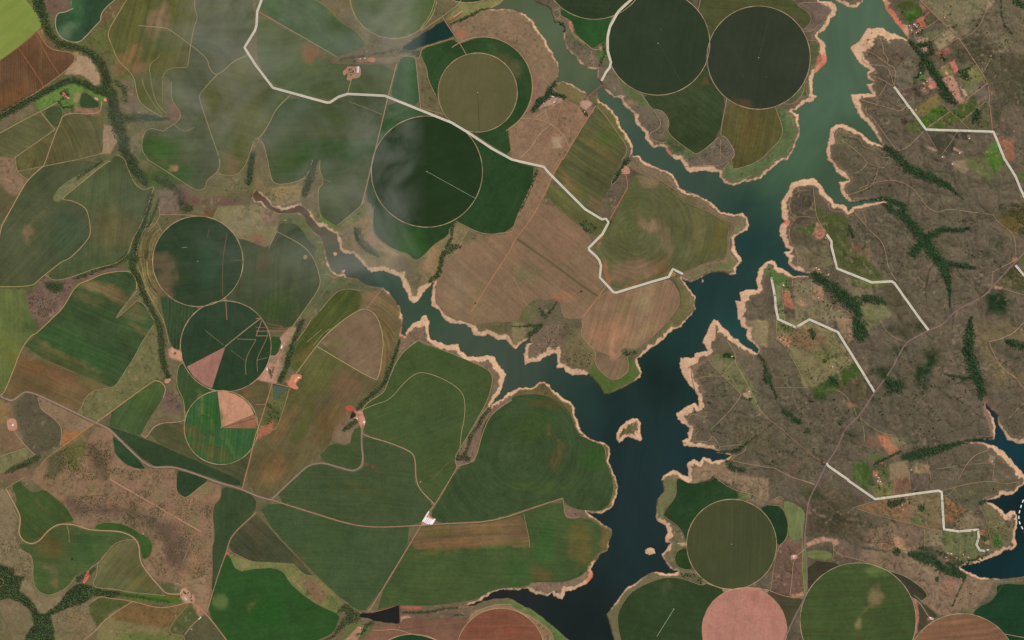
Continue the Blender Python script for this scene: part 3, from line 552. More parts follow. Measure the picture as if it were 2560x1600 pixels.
("@32 920,1090 1040,1110 1060,1200 940,1220", (126, 92, 72), 8, .7),
("@32 800,1360 900,1330 980,1400 980,1512 800,1512", (66, 92, 40), 6, .9),
("@32 960,1250 1070,1290 1040,1330 970,1320", (82, 98, 48), 4, .8),
("@32 1000,1380 1140,1370 1140,1512 990,1512", (86, 96, 54), 3, .9),
("@32 1140,1360 1320,1330 1330,1512 1145,1512", (138, 116, 88), 3, 1),
("@32 990,1430 1040,1430 1040,1490 990,1480", (190, 112, 84), 2, .9),
("@32 1390,1350 1520,1370 1520,1450 1380,1440", (156, 128, 92), 4, 1),
("@32 2000,300 2050,300 2150,650 2300,560 2419,640 2600,700 2600,100 2000,-20 1960,100", (116, 102, 70), 16, .8),
("@32 2060,210 2600,200 2600,520 2300,500 2150,330", (92, 82, 66), 6, .9),
("@32 2090,1270 2150,1290 2130,1350 2090,1320", (150, 126, 104), 3, .9),
("@32 2030,780 2070,800 2120,900 2150,1100 2120,1120 2080,960 2040,900", (142, 112, 98), 3, 1),
# south east
("@33 140,-20 1010,180 760,280 940,600 600,540 370,600 350,280 380,100", (92, 80, 62), 6, 1),
("@33 420,250 620,180 760,320 700,470 480,450", (68, 62, 46), 16, .85),
("@33 310,80 520,90 550,150 430,190 320,130", (62, 72, 44), 10, .8),
("@33 830,260 1120,180 1630,110 1660,460 1460,460 1340,400 920,290", (130, 100, 70), 4, 1),
("@33 1340,330 1480,350 1480,430 1340,400", (92, 102, 62), 3, .9),
("@33 1350,130 1620,110 1640,440 1490,430 1480,350 1360,330", (120, 106, 74), 3, .9),
("@33 980,50 1180,20 1180,150 1010,180", (112, 112, 60), 3, .9),
("@33 1190,-20 1340,-20 1350,120 1180,150", (124, 92, 70), 3, .9),
("@33 1340,-20 1530,-20 1530,100 1350,120", (92, 78, 66), 2, 1),
("@33 800,-20 980,-20 1000,60 900,80", (68, 88, 42), 4, .9),
("@33 1670,160 1870,280 1740,400 1670,370", (142, 104, 70), 3, 1),
("@33 1750,400 1900,290 2050,420 1900,460 1760,460", (126, 110, 82), 3, 1),
("@33 1650,480 1990,470 1960,640 2080,720 1830,780 1650,650", (104, 106, 70), 3, 1),
("@33 1470,450 1650,480 1640,610 1470,630", (128, 112, 84), 2, 1),
("@33 1650,500 1800,490 1750,590 1660,590", (92, 106, 54), 5, .8),
("@33 920,480 1200,400 1460,460 1460,630 1350,680 1100,660 900,620", (132, 106, 84), 6, .8),
("@33 1170,560 1240,530 1350,650 1320,690 1220,640", (182, 134, 92), 3, 1),
("@33 1050,600 1200,560 1200,640 1050,650", (156, 112, 84), 6, .7),
("@33 360,600 430,560 520,535 640,560 680,600 630,620 600,580 480,590 370,630", (192, 140, 106), 3, 1),
("@33 630,620 700,600 870,700 880,740 720,775 640,720", (112, 90, 76), 3, 1),
("@33 880,650 1170,690 1330,710 1560,790 1700,900 1860,920 1750,1180 1740,1300 1620,1280 1450,1150 1530,1080 1300,910 1100,840 870,760", (136, 110, 88), 4, 1),
("@33 1700,1060 1760,930 1720,940 1670,1070", (160, 106, 78), 4, .8),
("@33 1860,920 2000,920 2150,970 2080,1080 1920,1270 1740,1300 1750,1180", (132, 108, 84), 4, 1),
("@33 1950,940 2419,940 2419,980 2230,970 2150,960", (96, 100, 66), 3, .9),
("@33 2140,970 2200,1000 2110,1150 1970,1200", (92, 90, 68), 3, .8),
("@33 1800,1230 1970,1210 1920,1275 1800,1270", (112, 108, 68), 4, .9),
("@33 190,560 330,590 345,1060 230,1125 20,1050 30,900 80,640", (108, 84, 70), 2, 1),
("@33 210,1090 340,1050 340,1110 240,1130", (188, 136, 92), 3, 1),
("@33 220,710 260,700 270,740 220,750", (214, 158, 140), 2, 1),
("@33 315,600 350,640 370,1000 350,1080 325,1060 320,800", (96, 112, 54), 1, 1),
("@33 0,200 90,170 140,190 130,240 0,220", (140, 112, 88), 3, 1),
("@33 1350,1090 1400,1130 1430,1300 1410,1420 1370,1512 1360,1450 1400,1300", (182, 108, 88), 1, 1),
("@33 2020,220 2100,220 2250,330 2260,430 2330,470 2300,600 2240,640 2130,700 1990,660 1990,470 2080,400", (106, 100, 66), 4, .9),
("@33 2110,480 2220,530 2230,640 2140,620", (70, 104, 48), 5, .9),
("@33 2000,470 2050,465 2050,520 2000,520", (180, 104, 82), 1, 1),
("@33 2000,-20 2380,-20 2300,120 2200,120 2100,180 1900,260 1700,140 1640,100", (96, 90, 66), 5, .9),
]
# colour patches that lie across fields (x, y, rx, ry, rot, colour, alpha) in sheet units
BR = [
("@00 1500,190 200,90 -60", (128, 106, 78), .75), ("@00 1180,560 60,260 35", (128, 100, 70), .7), ("@00 1380,560 300,90 0", (112, 92, 58), .5),
("@00 1300,660 120,60 20", (130, 100, 74), .7), ("@00 620,300 110,70 -50", (98, 118, 84), .6), ("@00 720,80 60,160 0", (66, 100, 62), .6),
("@00 160,80 170,300 0", (120, 140, 62), .4), ("@00 420,420 200,140 30", (112, 80, 54), .5), ("@00 100,900 200,90 -20", (118, 84, 54), .6),
("@00 1500,1400 200,130 0", (48, 84, 28), .8), ("@00 1950,1350 300,120 0", (72, 88, 56), .4), ("@00 1500,480 200,200 0", (72, 86, 40), .5),
("@01 1600,160 300,140 0", (44, 82, 30), .7), ("@01 1660,85 45,30 0", (150, 118, 82), .8), ("@01 2180,60 60,120 0", (112, 90, 60), .7),
("@10 500,490 90,80 30", (122, 84, 56), .85), ("@10 620,550 120,30 10", (118, 84, 58), .7), ("@10 800,60 120,120 40", (112, 98, 60), .7), ("@10 1060,570 110,30 0", (158, 112, 72), .8),
("@10 1200,570 130,30 0", (112, 104, 76), .7), ("@10 700,1420 500,130 0", (44, 78, 34), .7), ("@10 300,420 200,120 0", (78, 88, 42), .5), ("@10 300,1000 300,200 0", (60, 88, 56), .4),
("@10 2350,560 160,60 50", (84, 80, 54), .6), ("@20 40,680 60,120 0", (92, 88, 64), .6), ("@10 1400,1400 200,110 0", (34, 54, 30), .5), ("@11 1500,300 300,260 0", (36, 54, 30), .5),
("@11 300,60 200,140 0", (56, 84, 40), .5), ("@11 1450,780 200,140 0", (48, 82, 36), .7),
("@01 250,700 60,70 0", (128, 106, 78), .7), ("@01 330,560 200,20 -50", (96, 92, 64), .5), ("@01 1080,650 260,200 0", (98, 92, 58), .7), ("@01 650,720 240,260 0", (62, 84, 56), .6),
("@01 1550,980 150,90 20", (106, 92, 68), .65), ("@01 1560,1120 110,100 10", (104, 90, 66), .65), ("@01 1560,1240 90,60 50", (118, 92, 68), .7), ("@01 1950,1000 120,260 0", (44, 80, 50), .5),
("@01 1000,1230 320,70 22", (116, 100, 68), .85), ("@01 860,1330 150,40 20", (108, 96, 62), .5), ("@01 1300,1430 120,90 0", (100, 94, 62), .6),
("@02 700,250 560,150 22", (50, 80, 42), .6), ("@02 600,330 420,28 26", (100, 94, 58), .8), ("@02 620,420 420,60 26", (84, 90, 52), .7), ("@02 1330,80 160,40 25", (100, 92, 58), .7),
("@02 620,560 160,90 30", (130, 96, 68), .45), ("@02 860,600 140,60 20", (104, 98, 56), .7), ("@02 300,420 260,60 26", (124, 86, 54), .5), ("@02 80,300 100,200 0", (102, 108, 50), .5),
("@02 1400,700 200,120 -40", (74, 94, 46), .5), ("@02 1800,1050 160,60 25", (96, 84, 52), .6), ("@02 2000,1250 260,60 22", (88, 84, 50), .6), ("@02 2000,900 110,150 0", (44, 92, 40), .6),
("@02 2350,700 60,40 0", (120, 92, 66), .7), ("@02 1900,780 200,18 80", (120, 118, 66), .5), ("@02 2180,1200 150,18 55", (88, 112, 60), .6), ("@02 1990,1100 12,240 0", (108, 108, 58), .5),
("@11 80,950 60,130 0", (92, 72, 48), .6), ("@11 360,1150 40,220 10", (92, 100, 62), .5), ("@11 200,1400 200,100 0", (58, 82, 36), .5), ("@11 1100,1330 110,100 0", (134, 112, 84), .7),
("@11 2100,850 260,130 0", (140, 114, 86), .6), ("@11 2100,1300 120,200 20", (128, 110, 76), .6), ("@11 1900,1200 130,260 10", (134, 116, 88), .5),
("@12 560,500 160,420 38", (84, 92, 46), .6), ("@12 700,950 120,240 36", (112, 88, 54), .6), ("@12 180,1400 120,200 30", (122, 96, 62), .8), ("@12 870,640 160,160 0", (116, 90, 66), .6), ("@12 420,1000 60,300 30", (76, 88, 44), .6),
("@12 260,1000 40,200 30", (122, 94, 62), .6), ("@12 330,300 90,160 30", (66, 86, 40), .6), ("@12 450,330 140,60 -40", (106, 92, 58), .5), ("@12 1150,450 80,60 0", (112, 92, 64), .5), ("@12 1250,400 60,110 20", (92, 84, 50), .4),
("@12 1600,1000 400,200 0", (66, 84, 50), .4), ("@12 1060,1390 80,12 15", (136, 84, 60), .6), ("@12 1700,300 200,50 15", (56, 90, 38), .5),
("@22 300,780 160,60 0", (88, 78, 44), .6), ("@22 420,1300 60,160 10", (100, 88, 50), .5), ("@22 780,1300 120,140 0", (50, 84, 36), .7), ("@22 200,1000 240,140 0", (60, 80, 38), .5), ("@22 400,1100 120,16 55", (116, 90, 58), .5),
("@23 650,600 130,220 0", (100, 92, 50), .75), ("@23 860,560 30,160 0", (122, 96, 58), .8), ("@23 310,600 90,260 0", (52, 92, 44), .5), ("@23 280,900 120,50 10", (110, 88, 54), .6), ("@23 60,850 160,140 0", (58, 96, 44), .4),
("@23 260,60 300,60 0", (72, 88, 44), .4), ("@13 1700,500 120,40 0", (92, 92, 48), .6), ("@13 1900,600 400,26 -4", (128, 96, 66), .7), ("@13 2200,480 200,60 0", (112, 92, 56), .5), ("@13 2300,620 300,20 -4", (92, 96, 48), .7),
("@13 1700,690 240,30 -4", (98, 96, 48), .7), ("@13 1250,600 160,300 20", (68, 80, 54), .5), ("@13 600,620 160,300 0", (72, 92, 52), .3), ("@13 120,1240 200,140 0", (38, 86, 32), .5), ("@13 1000,90 300,60 10", (78, 84, 44), .4),
("@13 30,480 60,160 0", (84, 74, 50), .5), ("@13 400,750 60,50 30", (90, 78, 46), .6),
("@03 480,620 140,120 0", (96, 84, 50), .7), ("@03 850,640 180,160 0", (54, 84, 44), .6), ("@03 530,960 50,60 0", (112, 98, 64), .6), ("@03 380,900 60,120 0", (58, 84, 40), .5), ("@03 480,830 100,30 35", (116, 104, 72), .5),
("@03 1200,660 110,80 0", (110, 104, 70), .7), ("@03 1100,850 160,110 0", (102, 96, 62), .6), ("@03 1350,980 120,60 30", (100, 92, 48), .6), ("@03 400,250 160,16 40", (98, 92, 54), .4), ("@03 250,150 60,60 0", (66, 88, 38), .4), ("@03 560,220 60,60 0", (88, 84, 54), .5),
("@03 2080,1150 70,90 -20", (92, 110, 62), .8), ("@03 2370,1180 50,20 -60", (104, 92, 58), .7), ("@03 2350,450 60,110 10", (88, 78, 58), .4), ("@03 1500,150 50,50 0", (110, 116, 66), .6), ("@03 1840,380 40,120 10", (112, 116, 70), .5), ("@03 860,80 50,40 0", (104, 116, 60), .6),
("@20 900,1300 160,90 0", (72, 92, 40), .5), ("@20 800,1400 200,40 35", (112, 100, 58), .5), ("@21 560,230 40,160 -35", (128, 98, 62), .5), ("@21 780,420 90,60 0", (112, 88, 66), .5), ("@21 640,320 60,60 0", (80, 90, 46), .5),
("@21 1330,630 110,55 20", (138, 112, 88), .8), ("@21 1600,330 200,60 30", (84, 90, 50), .6), ("@21 1000,780 100,120 10", (84, 88, 54), .6), ("@21 1800,850 120,60 0", (86, 90, 50), .6), ("@21 1200,570 110,60 30", (132, 110, 82), .6), ("@21 1150,1050 280,100 -8", (132, 106, 84), .8), ("@21 1450,750 50,220 -8", (120, 102, 76), .6), ("@21 1400,1000 90,110 0", (112, 84, 54), .5),
("@21 1750,700 90,200 10", (110, 104, 66), .5), ("@21 1120,620 120,160 10", (76, 88, 48), .6), ("@21 1950,700 70,200 5", (104, 96, 46), .6), ("@21 1150,380 120,80 30", (82, 92, 48), .6), ("@21 1280,200 100,50 20", (132, 114, 84), .7),
("@21 880,830 60,260 12", (176, 98, 60), .0), ("@21 880,1060 18,130 -15", (166, 100, 70), .7), ("@21 1130,1190 190,12 -17", (166, 100, 70), .7), ("@21 800,780 18,50 15", (164, 100, 70), .7), ("@21 1490,1060 30,20 -40", (160, 104, 74), .6),
("@21 450,700 300,200 40", (136, 104, 80), .5), ("@21 150,1080 160,110 0", (106, 104, 68), .6), ("@21 500,1290 110,40 0", (156, 108, 76), .5), ("@21 1250,1350 110,160 25", (142, 126, 92), .6), ("@21 1080,1400 60,120 20", (122, 106, 72), .6),
("@22 900,130 180,130 0", (154, 116, 86), .7), ("@22 960,310 18,90 -20", (172, 122, 98), .8), ("@22 1220,140 160,60 -45", (142, 122, 84), .6), ("@22 1420,130 50,16 -40", (96, 100, 52), .6),
("@30 2200,820 120,100 0", (104, 92, 70), .6), ("@30 2330,1150 110,110 0", (104, 92, 72), .7), ("@30 2150,1060 60,120 0", (66, 68, 46), .8), ("@30 1900,520 100,60 0", (70, 72, 48), .7), ("@30 2080,560 220,60 0", (70, 68, 48), .6),
("@20 1600,1350 160,90 0", (44, 56, 34), .5), ("@20 2250,1200 120,180 0", (98, 84, 48), .5), ("@20 2300,1400 100,60 0", (84, 84, 44), .4), ("@20 1850,760 30,90 -15", (92, 74, 46), .8), ("@20 2160,980 90,40 20", (92, 74, 48), .6),
("@20 640,330 120,160 0", (46, 84, 42), .4), ("@23 1450,1000 40,60 0", (84, 92, 64), .5), ("@23 1480,320 40,60 20", (62, 64, 38), .6), ("@33 1015,1100 62,110 10", (126, 108, 76), .98), ("@33 870,1350 40,85 22", (130, 114, 72), .98), ("@33 940,1220 24,50 60", (112, 106, 64), .8),
("@33 1030,860 110,50 12", (98, 110, 62), .9), ("@33 820,1480 10,40 5", (120, 108, 70), .6), ("@23 2280,1100 60,60 20", (158, 104, 88), .6), ("@33 1800,1400 260,40 -8", (122, 84, 62), .5), ("@13 2350,1420 200,20 0", (128, 70, 50), .6),
("@13 2300,1300 120,16 0", (98, 70, 48), .5), ("@32 500,720 60,40 0", (62, 76, 40), .8), ("@32 540,770 40,40 0", (56, 68, 42), .8), ("@32 620,580 80,50 -30", (50, 66, 34), .7), ("@32 980,800 24,80 0", (52, 70, 40), .85),
("@32 740,1100 90,60 30", (66, 66, 44), .7), ("@32 1240,280 80,50 30", (54, 66, 42), .7), ("@32 1420,90 80,60 30", (56, 62, 40), .7), ("@32 240,1400 60,80 30", (112, 88, 70), .6), ("@22 2250,1100 200,160 0", (100, 92, 62), .5),
("@30 1130,780 90,120 0", (100, 84, 72), .5), ("@31 300,370 120,70 20", (78, 66, 56), .5), ("@31 1250,160 200,120 0", (92, 78, 66), .5), ("@31 1750,780 160,110 20", (104, 92, 70), .6), ("@32 1000,900 300,160 0", (86, 76, 64), .4),
]
# fields: name, label, outline, colour, options
FLD = [
("pasture", "yellow-green pasture with a rounded east edge in the top left corner", "@00 -900,-500 150,-500 215,-40 300,70 370,160 395,245 350,300 170,450 -5,572 -900,1150", (126, 141, 62), dict(streak=.12, ang=40, mottle=.08, fine=.06)),
("crop_field", "brown striped field below the yellow-green corner pasture", "@00 -5,585 170,458 355,308 420,385 440,440 500,475 680,495 720,570 640,650 590,690 440,800 340,880 200,950 60,1040 -5,1090 -900,1600 -900,1150", (98, 74, 50), dict(streak=.3, ang=-87, rows=.16, rowgap=24)),
("crop_field", "dark blue-green field shaped like a boot beside the top left forest", "@00 690,-400 1300,-400 1080,10 980,90 950,140 955,190 900,240 820,330 760,390 650,395 590,360 540,300 525,220 540,130 610,118 690,80", (50, 78, 50), dict(streak=.15, ang=60)),
("crop_field", "olive and brown field with a tan hilltop inside the curved track near the top left", "@00 1400,-400 1900,-400 1840,-10 1835,80 1870,160 1835,250 1800,430 1775,620 1640,640 1570,670 1535,740 1540,980 1580,1060 1530,1105 1400,1050 1320,980 1290,880 1270,720 1110,570 1060,430 1020,350 1030,280 1080,180 1210,-20", (86, 90, 46), dict(streak=.4, ang=75)),
("crop_field", "grey-green field under the smoke west of the bend in the pale road", "@00 1930,-400 2300,-400 2405,90 2405,260 2315,430 2340,515 2190,590 2050,700 1885,890 1970,1200 2065,1490 @01 2075,0 2080,60 2035,130 1955,180 1945,265 1850,285 1750,230 1640,150 1500,80 1390,0 @00 1335,1400 1350,1290 1395,1210 1545,1245 1735,1115 1640,960 1615,900 1620,770 1560,720 1570,680 1640,650 1780,625 1810,430 1840,250 1875,160 1840,80", (78, 86, 54), dict(streak=.25, ang=0)),
("crop_field", "olive field in the wedge between the dirt track and the pale road", "@00 2340,530 2190,595 2055,708 1892,890 1975,1200 2075,1490 @01 2090,0 2055,122 2230,150 2305,60 2335,0 @00 2400,1330 @10 15,1305 105,1200 185,1025 325,893 150,835 0,615", (86, 92, 50), dict(streak=.3, ang=-15)),
("crop_field", "smoky green triangle field below the top edge left of the round field", "@10 60,-400 500,-400 545,-10 680,70 810,220 930,270 1050,420 920,490 780,530 745,520 30,105 70,0", (70, 92, 56), dict(streak=.15, ang=-30)),
("crop_field", "wide green field around the farmyard with the white roofed shed", "@10 15,130 450,378 735,535 690,600 830,605 1325,607 1250,895 1215,888 865,872 760,912 690,952 160,815 10,595 5,280", (76, 90, 52), dict(streak=.2, ang=10)),
("crop_field", "large smoke veiled green field south of the pale road", "@10 345,908 670,985 695,978 865,900 1210,920 1240,935 1180,1190 1130,1400 1105,1512 @11 1080,60 1000,420 940,480 840,560 770,625 650,560 600,480 585,390 595,260 635,230 630,180 600,100 605,0 @10 570,1480 535,1512 @11 530,20 500,110 450,170 370,210 230,235 150,205 120,60 100,0 @10 90,1420 60,1330 35,1310 110,1200 190,1030", (70, 82, 50), dict(streak=.25, ang=2)),
("crop_field", "narrow green field squeezed between a track, the pale road and the dark round field", "@10 1255,938 1550,1053 1720,1120 1500,1135 1350,1210 1230,1310 1150,1450 1115,1512 1135,1400 1190,1180", (52, 82, 44), dict(streak=.2, ang=20)),
("crop_field", "dark green four sided field just west of the brown wedge pasture", "@10 1345,612 1372,540 1480,533 1508,572 1528,760 1548,1015 1340,938 1268,895", (48, 82, 42), dict(streak=.2, ang=85)),
("crop_field", "dark green ring of crop wrapped round the olive round field", "@10 1560,540 1575,455 1700,425 1860,370 1900,400 1935,415 2050,365 2180,352 2300,375 2419,430 @20 60,480 130,570 180,690 193,820 170,950 120,1060 60,1140 0,1185 @10 2375,1215 2419,1485 2230,1378 2020,1235 1790,1105 1720,930 1700,905 1630,770 1615,640", (46, 72, 38), dict(streak=.2, arc=(1194, 231))),
("crop_field", "deep green field with a ragged south edge east of the dark smoky round field", "@10 2000,1272 2240,1425 2419,1512 @21 100,45 240,72 60,490 0,668 @11 2160,708 2000,640 1900,578 1825,640 1820,710 1700,785 1620,860 1550,940 1500,945 1430,875 1340,860 1230,810 1130,720 1100,650 1110,430 1030,378 1090,60 1120,-60 @10 1250,1280 1500,1130 1750,1130", (42, 68, 36), dict(streak=.15, ang=60)),
("crop_field", "green and tan striped slope east of the orange track and north of the pale road", "@20 790,1005 910,1130 980,1230 1060,1330 1090,1400 1080,1450 1030,1512 @21 960,160 930,240 860,370 800,470 840,555 690,460 385,165 470,5 @20 485,1512 625,1270", (84, 88, 54), dict(streak=.42, ang=-35)),
("crop_field", "green strip along the southwest side of the straight pale road", "@21 372,190 690,478 850,578 900,562 900,600 840,690 770,728 300,345", (86, 92, 52), dict(streak=.35, ang=-40)),
("fallow_field", "broad tan fallow plain crossed by one dark diagonal strip", "@11 2165,722 2419,690 @21 60,540 290,350 768,733 718,830 812,950 826,1110 885,1195 660,1490 @22 655,-10 @21 560,1500 470,1490 450,1300 330,1330 230,1300 110,1400 60,1512 @22 0,0 @12 2419,20 2200,20 2080,60 1990,20 1800,-30 @11 1745,1400 1690,1340 1700,1180 1750,1000 1930,820", (128, 103, 76), dict(streak=.22, ang=-40, mottle=.12, tint=(1.1, 1., .95))),
("fallow_field", "tan ploughed headland with curved furrows south of the pale road bend", "@21 895,1205 955,1265 985,1270 1330,1168 1490,1122 1530,1170 1610,1290 1590,1400 1500,1500 @22 1490,5 1200,280 1045,260 1040,310 990,380 930,350 860,310 800,300 680,200 645,130 670,50 655,0 @21 665,1490", (136, 108, 80), dict(streak=.35, ang=72, mottle=.12, tint=(1.1, 1., .95))),
("fallow_field", "small brown five sided field at the tip of the tan headland", "@22 803,308 990,387 1050,335 1090,400 1108,490 950,585 772,420", (118, 98, 72), dict(streak=.3, ang=70)),
("crop_field", "pear shaped olive field with pink swirls on the peninsula enclosed by the pale road", "@21 1090,260 1150,130 1250,160 1400,210 1500,290 1560,370 1700,440 1850,490 2000,590 2060,620 2030,740 2030,880 2010,940 1850,960 1620,1060 1520,1030 1470,1092 1330,1138 985,1236 862,1105 852,1000 822,900 762,832 862,708 925,590 1000,450", (90, 93, 58), dict(streak=.3, arc=(1590, 575), mottle=.22)),
("crop_field", "dark triangular paddock inside the bright green farm at left", "@00 780,850 930,965 940,1010 860,1025 740,1010", (54, 74, 42), dict(streak=.2)),
("crop_field", "olive field cut by the left edge below the long forest strip", "@00 -900,1600 -5,1268 200,1150 372,1068 503,1225 320,1350 140,1478 -5,1480 -900,1512", (88, 90, 56), dict(streak=.3, ang=-25)),
("crop_field", "small dark green wedge field beside the track junction at left", "@00 395,1058 540,988 595,1050 560,1180 520,1212", (70, 82, 48), dict(streak=.2)),
("crop_field", "olive field of curved contour lines west of the sandy outcrop", "@00 612,1072 948,1100 985,1180 965,1290 975,1400 960,1450 700,1503 @01 400,58 165,102 148,0 @00 148,1490 520,1243 572,1190", (88, 88, 52), dict(streak=.45, arc=(60, 400))),
("crop_field", "big dark green field between two winding tracks at the left edge", "@01 425,62 700,8 900,12 870,60 720,148 620,208 560,258 483,370 550,405 580,380 680,388 800,447 832,530 852,650 842,720 798,790 698,888 640,937 580,958 480,1038 430,1078 370,1128 308,1187 0,1190 -900,1190 -900,800 5,660 85,512 185,325 262,192 385,85", (73, 82, 52), dict(streak=.3, ang=45)),
("crop_field", "brown-green sliver field west of the winding track at the left edge", "@01 -900,225 -5,232 100,338 170,345 75,500 -5,640 -900,720", (90, 86, 58), dict(streak=.3, ang=45)),
("crop_field", "large green and brown field with a brown heart west of the river forest", "@01 597,372 622,332 762,222 900,112 1015,22 1045,15 1100,-50 1165,-12 1200,60 1250,190 1310,262 1370,288 1440,252 1440,300 1400,440 1370,520 1310,660 1250,750 1220,870 1170,930 1090,980 960,1010 880,1030 700,1100 510,1143 442,1085 590,962 700,902 848,745 860,650 838,510 802,440 680,382", (74, 86, 53), dict(streak=.3, ang=85)),
("crop_field", "green field with pale brown bands shaped like a sail left of the lower stream", "@01 717,1180 850,1132 980,1072 1190,1048 1245,1072 1288,1150 1285,1220 1090,1480 1100,1512 1290,1325 1350,1352 1437,1500 @02 1448,0 1447,50 1347,200 1247,390 1167,500 1158,540 1080,633 1030,628 200,272 345,140 485,0 @01 492,1505 602,1400", (58, 80, 47), dict(streak=.35, ang=-22)),
("crop_field", "orange-brown field above the long paved road at left", "@02 202,288 1030,642 870,672 802,740 772,790 742,875 350,703 250,662 200,680 120,750 45,715", (108, 90, 58), dict(streak=.3, ang=-24)),
("crop_field", "light green strip field on the left edge beside the orange track", "@01 -900,1215 240,1212 245,1300 290,1460 325,1512 @02 330,130 300,138 200,258 110,518 32,705 -900,690", (96, 108, 58), dict(streak=.25, ang=-88)),
("crop_field", "straw striped curved field between the river forest and the round field", "@01 1470,560 1530,680 1450,860 1448,1000 1490,1190 1500,1420 1400,1330 1330,1080 1303,960 1303,850 1345,690", (108, 102, 62), dict(streak=.9, arc=(494, 653), rows=.4, rowgap=30, fine=.4)),
("crop_field", "dark field with fine vertical rows between two round fields at left", "@01 1500,1200 1640,1330 1910,1392 1790,1512 @02 1715,200 1702,290 1620,258 1555,0 @01 1548,1500", (54, 74, 44), dict(streak=.2, ang=88, rows=.3, rowgap=36)),
("crop_field", "dark green wedge between the stream pasture and the two lower round fields", "@02 1722,408 1760,455 1850,565 1950,645 2015,678 1900,732 1755,890 1748,800 1693,690 1663,640 1667,500 1683,440", (58, 80, 44), dict(streak=.2, ang=80)),
("crop_field", "green tongue shaped field ending at the paved road crossing", "@02 925,962 1440,583 1528,593 1568,650 1538,740 1398,950 1330,1078 1370,1108", (66, 86, 48), dict(streak=.3, ang=60)),
("crop_field", "brown-green triangle field under the half green half orange round field", "@02 1385,1112 1500,978 1740,966 1740,1060 1800,1220 1950,1340 2180,1352 2395,1190 2300,1500 @03 2290,70 2270,60 @02 1900,1350", (76, 80, 50), dict(streak=.3, ang=-24)),
("crop_field", "dark green band along the north side of the paved road", "@02 935,972 1375,1118 1900,1352 2270,1512 @03 2270,62 2110,22 @02 1950,1475 1700,1390 1600,1372 1425,1385 1110,1085 1025,1005", (50, 68, 42), dict(streak=.15, ang=-24)),
("crop_field", "small dark green field in the crook south of the paved road", "@02 1065,1080 1395,1405 1300,1405 1200,1370 1090,1270 1077,1180", (48, 72, 44), dict(streak=.15)),
("crop_field", "dark green pocket field set into the pink scrubland", "@02 1675,1440 1700,1422 1950,1495 @03 1958,12 1860,80 1770,163 1720,158 1668,110 1668,0", (46, 66, 40), dict(streak=.12)),
("crop_field", "green field above the looping track in the lower left", "@03 105,60 190,0 220,60 320,130 420,80 520,170 620,250 680,350 700,390 570,405 480,445 400,525 330,590 260,587 205,555 188,500 205,380 145,240 165,170", (64, 84, 42), dict(streak=.25, ang=-40)),
("crop_field", "green and brown rolling field under the looping track", "@03 330,615 405,545 485,465 580,425 700,440 820,475 900,488 1100,492 1195,518 1285,560 1180,570 1060,620 1010,680 930,760 870,830 800,850 720,900 650,1010 520,1070 440,1095 303,1000 320,720 200,650 180,600 260,610", (70, 88, 48), dict(streak=.35, ang=-5)),
("crop_field", "grey-green sloping field inside the right hand curve of the looping track", "@03 932,790 1022,682 1100,602 1240,575 1295,622 1312,760 1392,900 1472,980 1545,1078 1500,1095 1200,1060 1080,1030 892,1018 882,970 922,880", (94, 96, 58), dict(streak=.35, ang=50)),
("crop_field", "bright green hook shaped strip outside the looping track", "@03 895,468 920,410 1100,405 1220,440 1310,500 1420,560 1440,640 1420,710 1370,755 1342,720 1325,600 1255,515 1130,472", (58, 86, 38), dict(streak=.2, ang=0)),
("crop_field", "dark green field between the pink scrubland and the straight farm track", "@03 2095,55 2280,98 2419,165 2419,300 2185,512 2138,650 2128,700 2058,900 2000,1085 2010,870 2000,650 2030,550 2020,400 2003,250 2092,170", (58, 76, 46), dict(streak=.2, ang=88)),
("crop_field", "dull grey-green triangle field above the pale grass lobe", "@03 2419,325 2195,528 2155,655 2300,738 2400,772 @13 0,768 350,786 380,798 450,888 555,905 10,335", (68, 74, 50), dict(streak=.3, ang=-45)),
("crop_field", "vivid green field filling the bottom left of centre", "@03 2135,712 2165,712 2238,872 2419,838 @13 0,842 170,828 268,880 308,960 420,1072 600,1192 798,1275 770,1350 730,1450 540,1530 400,1900 @03 2400,1900 2140,1512 1963,1270 2012,1060 2063,900", (46, 80, 36), dict(streak=.14, ang=10, mottle=.12)),
("crop_field", "very large plain green field south of the long curved track", "@13 15,308 150,200 500,310 900,435 1150,457 1545,440 1068,1232 940,1222 850,1145 780,1095 565,895", (65, 84, 50), dict(streak=.16, ang=-3, mottle=.12)),
("crop_field", "green field north of the long curved track and west of the farm road", "@13 165,175 345,0 @12 555,1337 880,1440 950,1437 1020,1395 1028,1290 1008,1200 1008,1085 1250,1165 1450,1245 1495,1290 1497,1512 @13 1503,30 1555,105 1680,230 1600,320 1550,420 1150,440 900,412 500,288", (66, 82, 49), dict(streak=.2, ang=-3, mottle=.12)),
("crop_field", "green field in the curve of the short grey road", "@12 570,1318 725,1148 885,1197 915,1042 985,1000 990,1060 992,1200 1003,1290 992,1375 940,1412 880,1412", (66, 84, 48), dict(streak=.2, ang=-8, mottle=.12)),
("crop_field", "smooth mid green field with an arched track on the central plateau", "@12 1003,1062 1045,960 1003,865 1050,783 1205,692 1245,602 1343,342 1530,195 1600,242 1850,322 2050,402 2195,472 2232,540 2212,660 2165,800 2088,930 1970,1150 1930,1270 1870,1295 1900,1385 1830,1512 @13 1698,215 1690,212 1522,65 @12 1513,1300 1455,1225 1250,1148", (68, 85, 46), dict(streak=.16, ang=20, mottle=.13)),
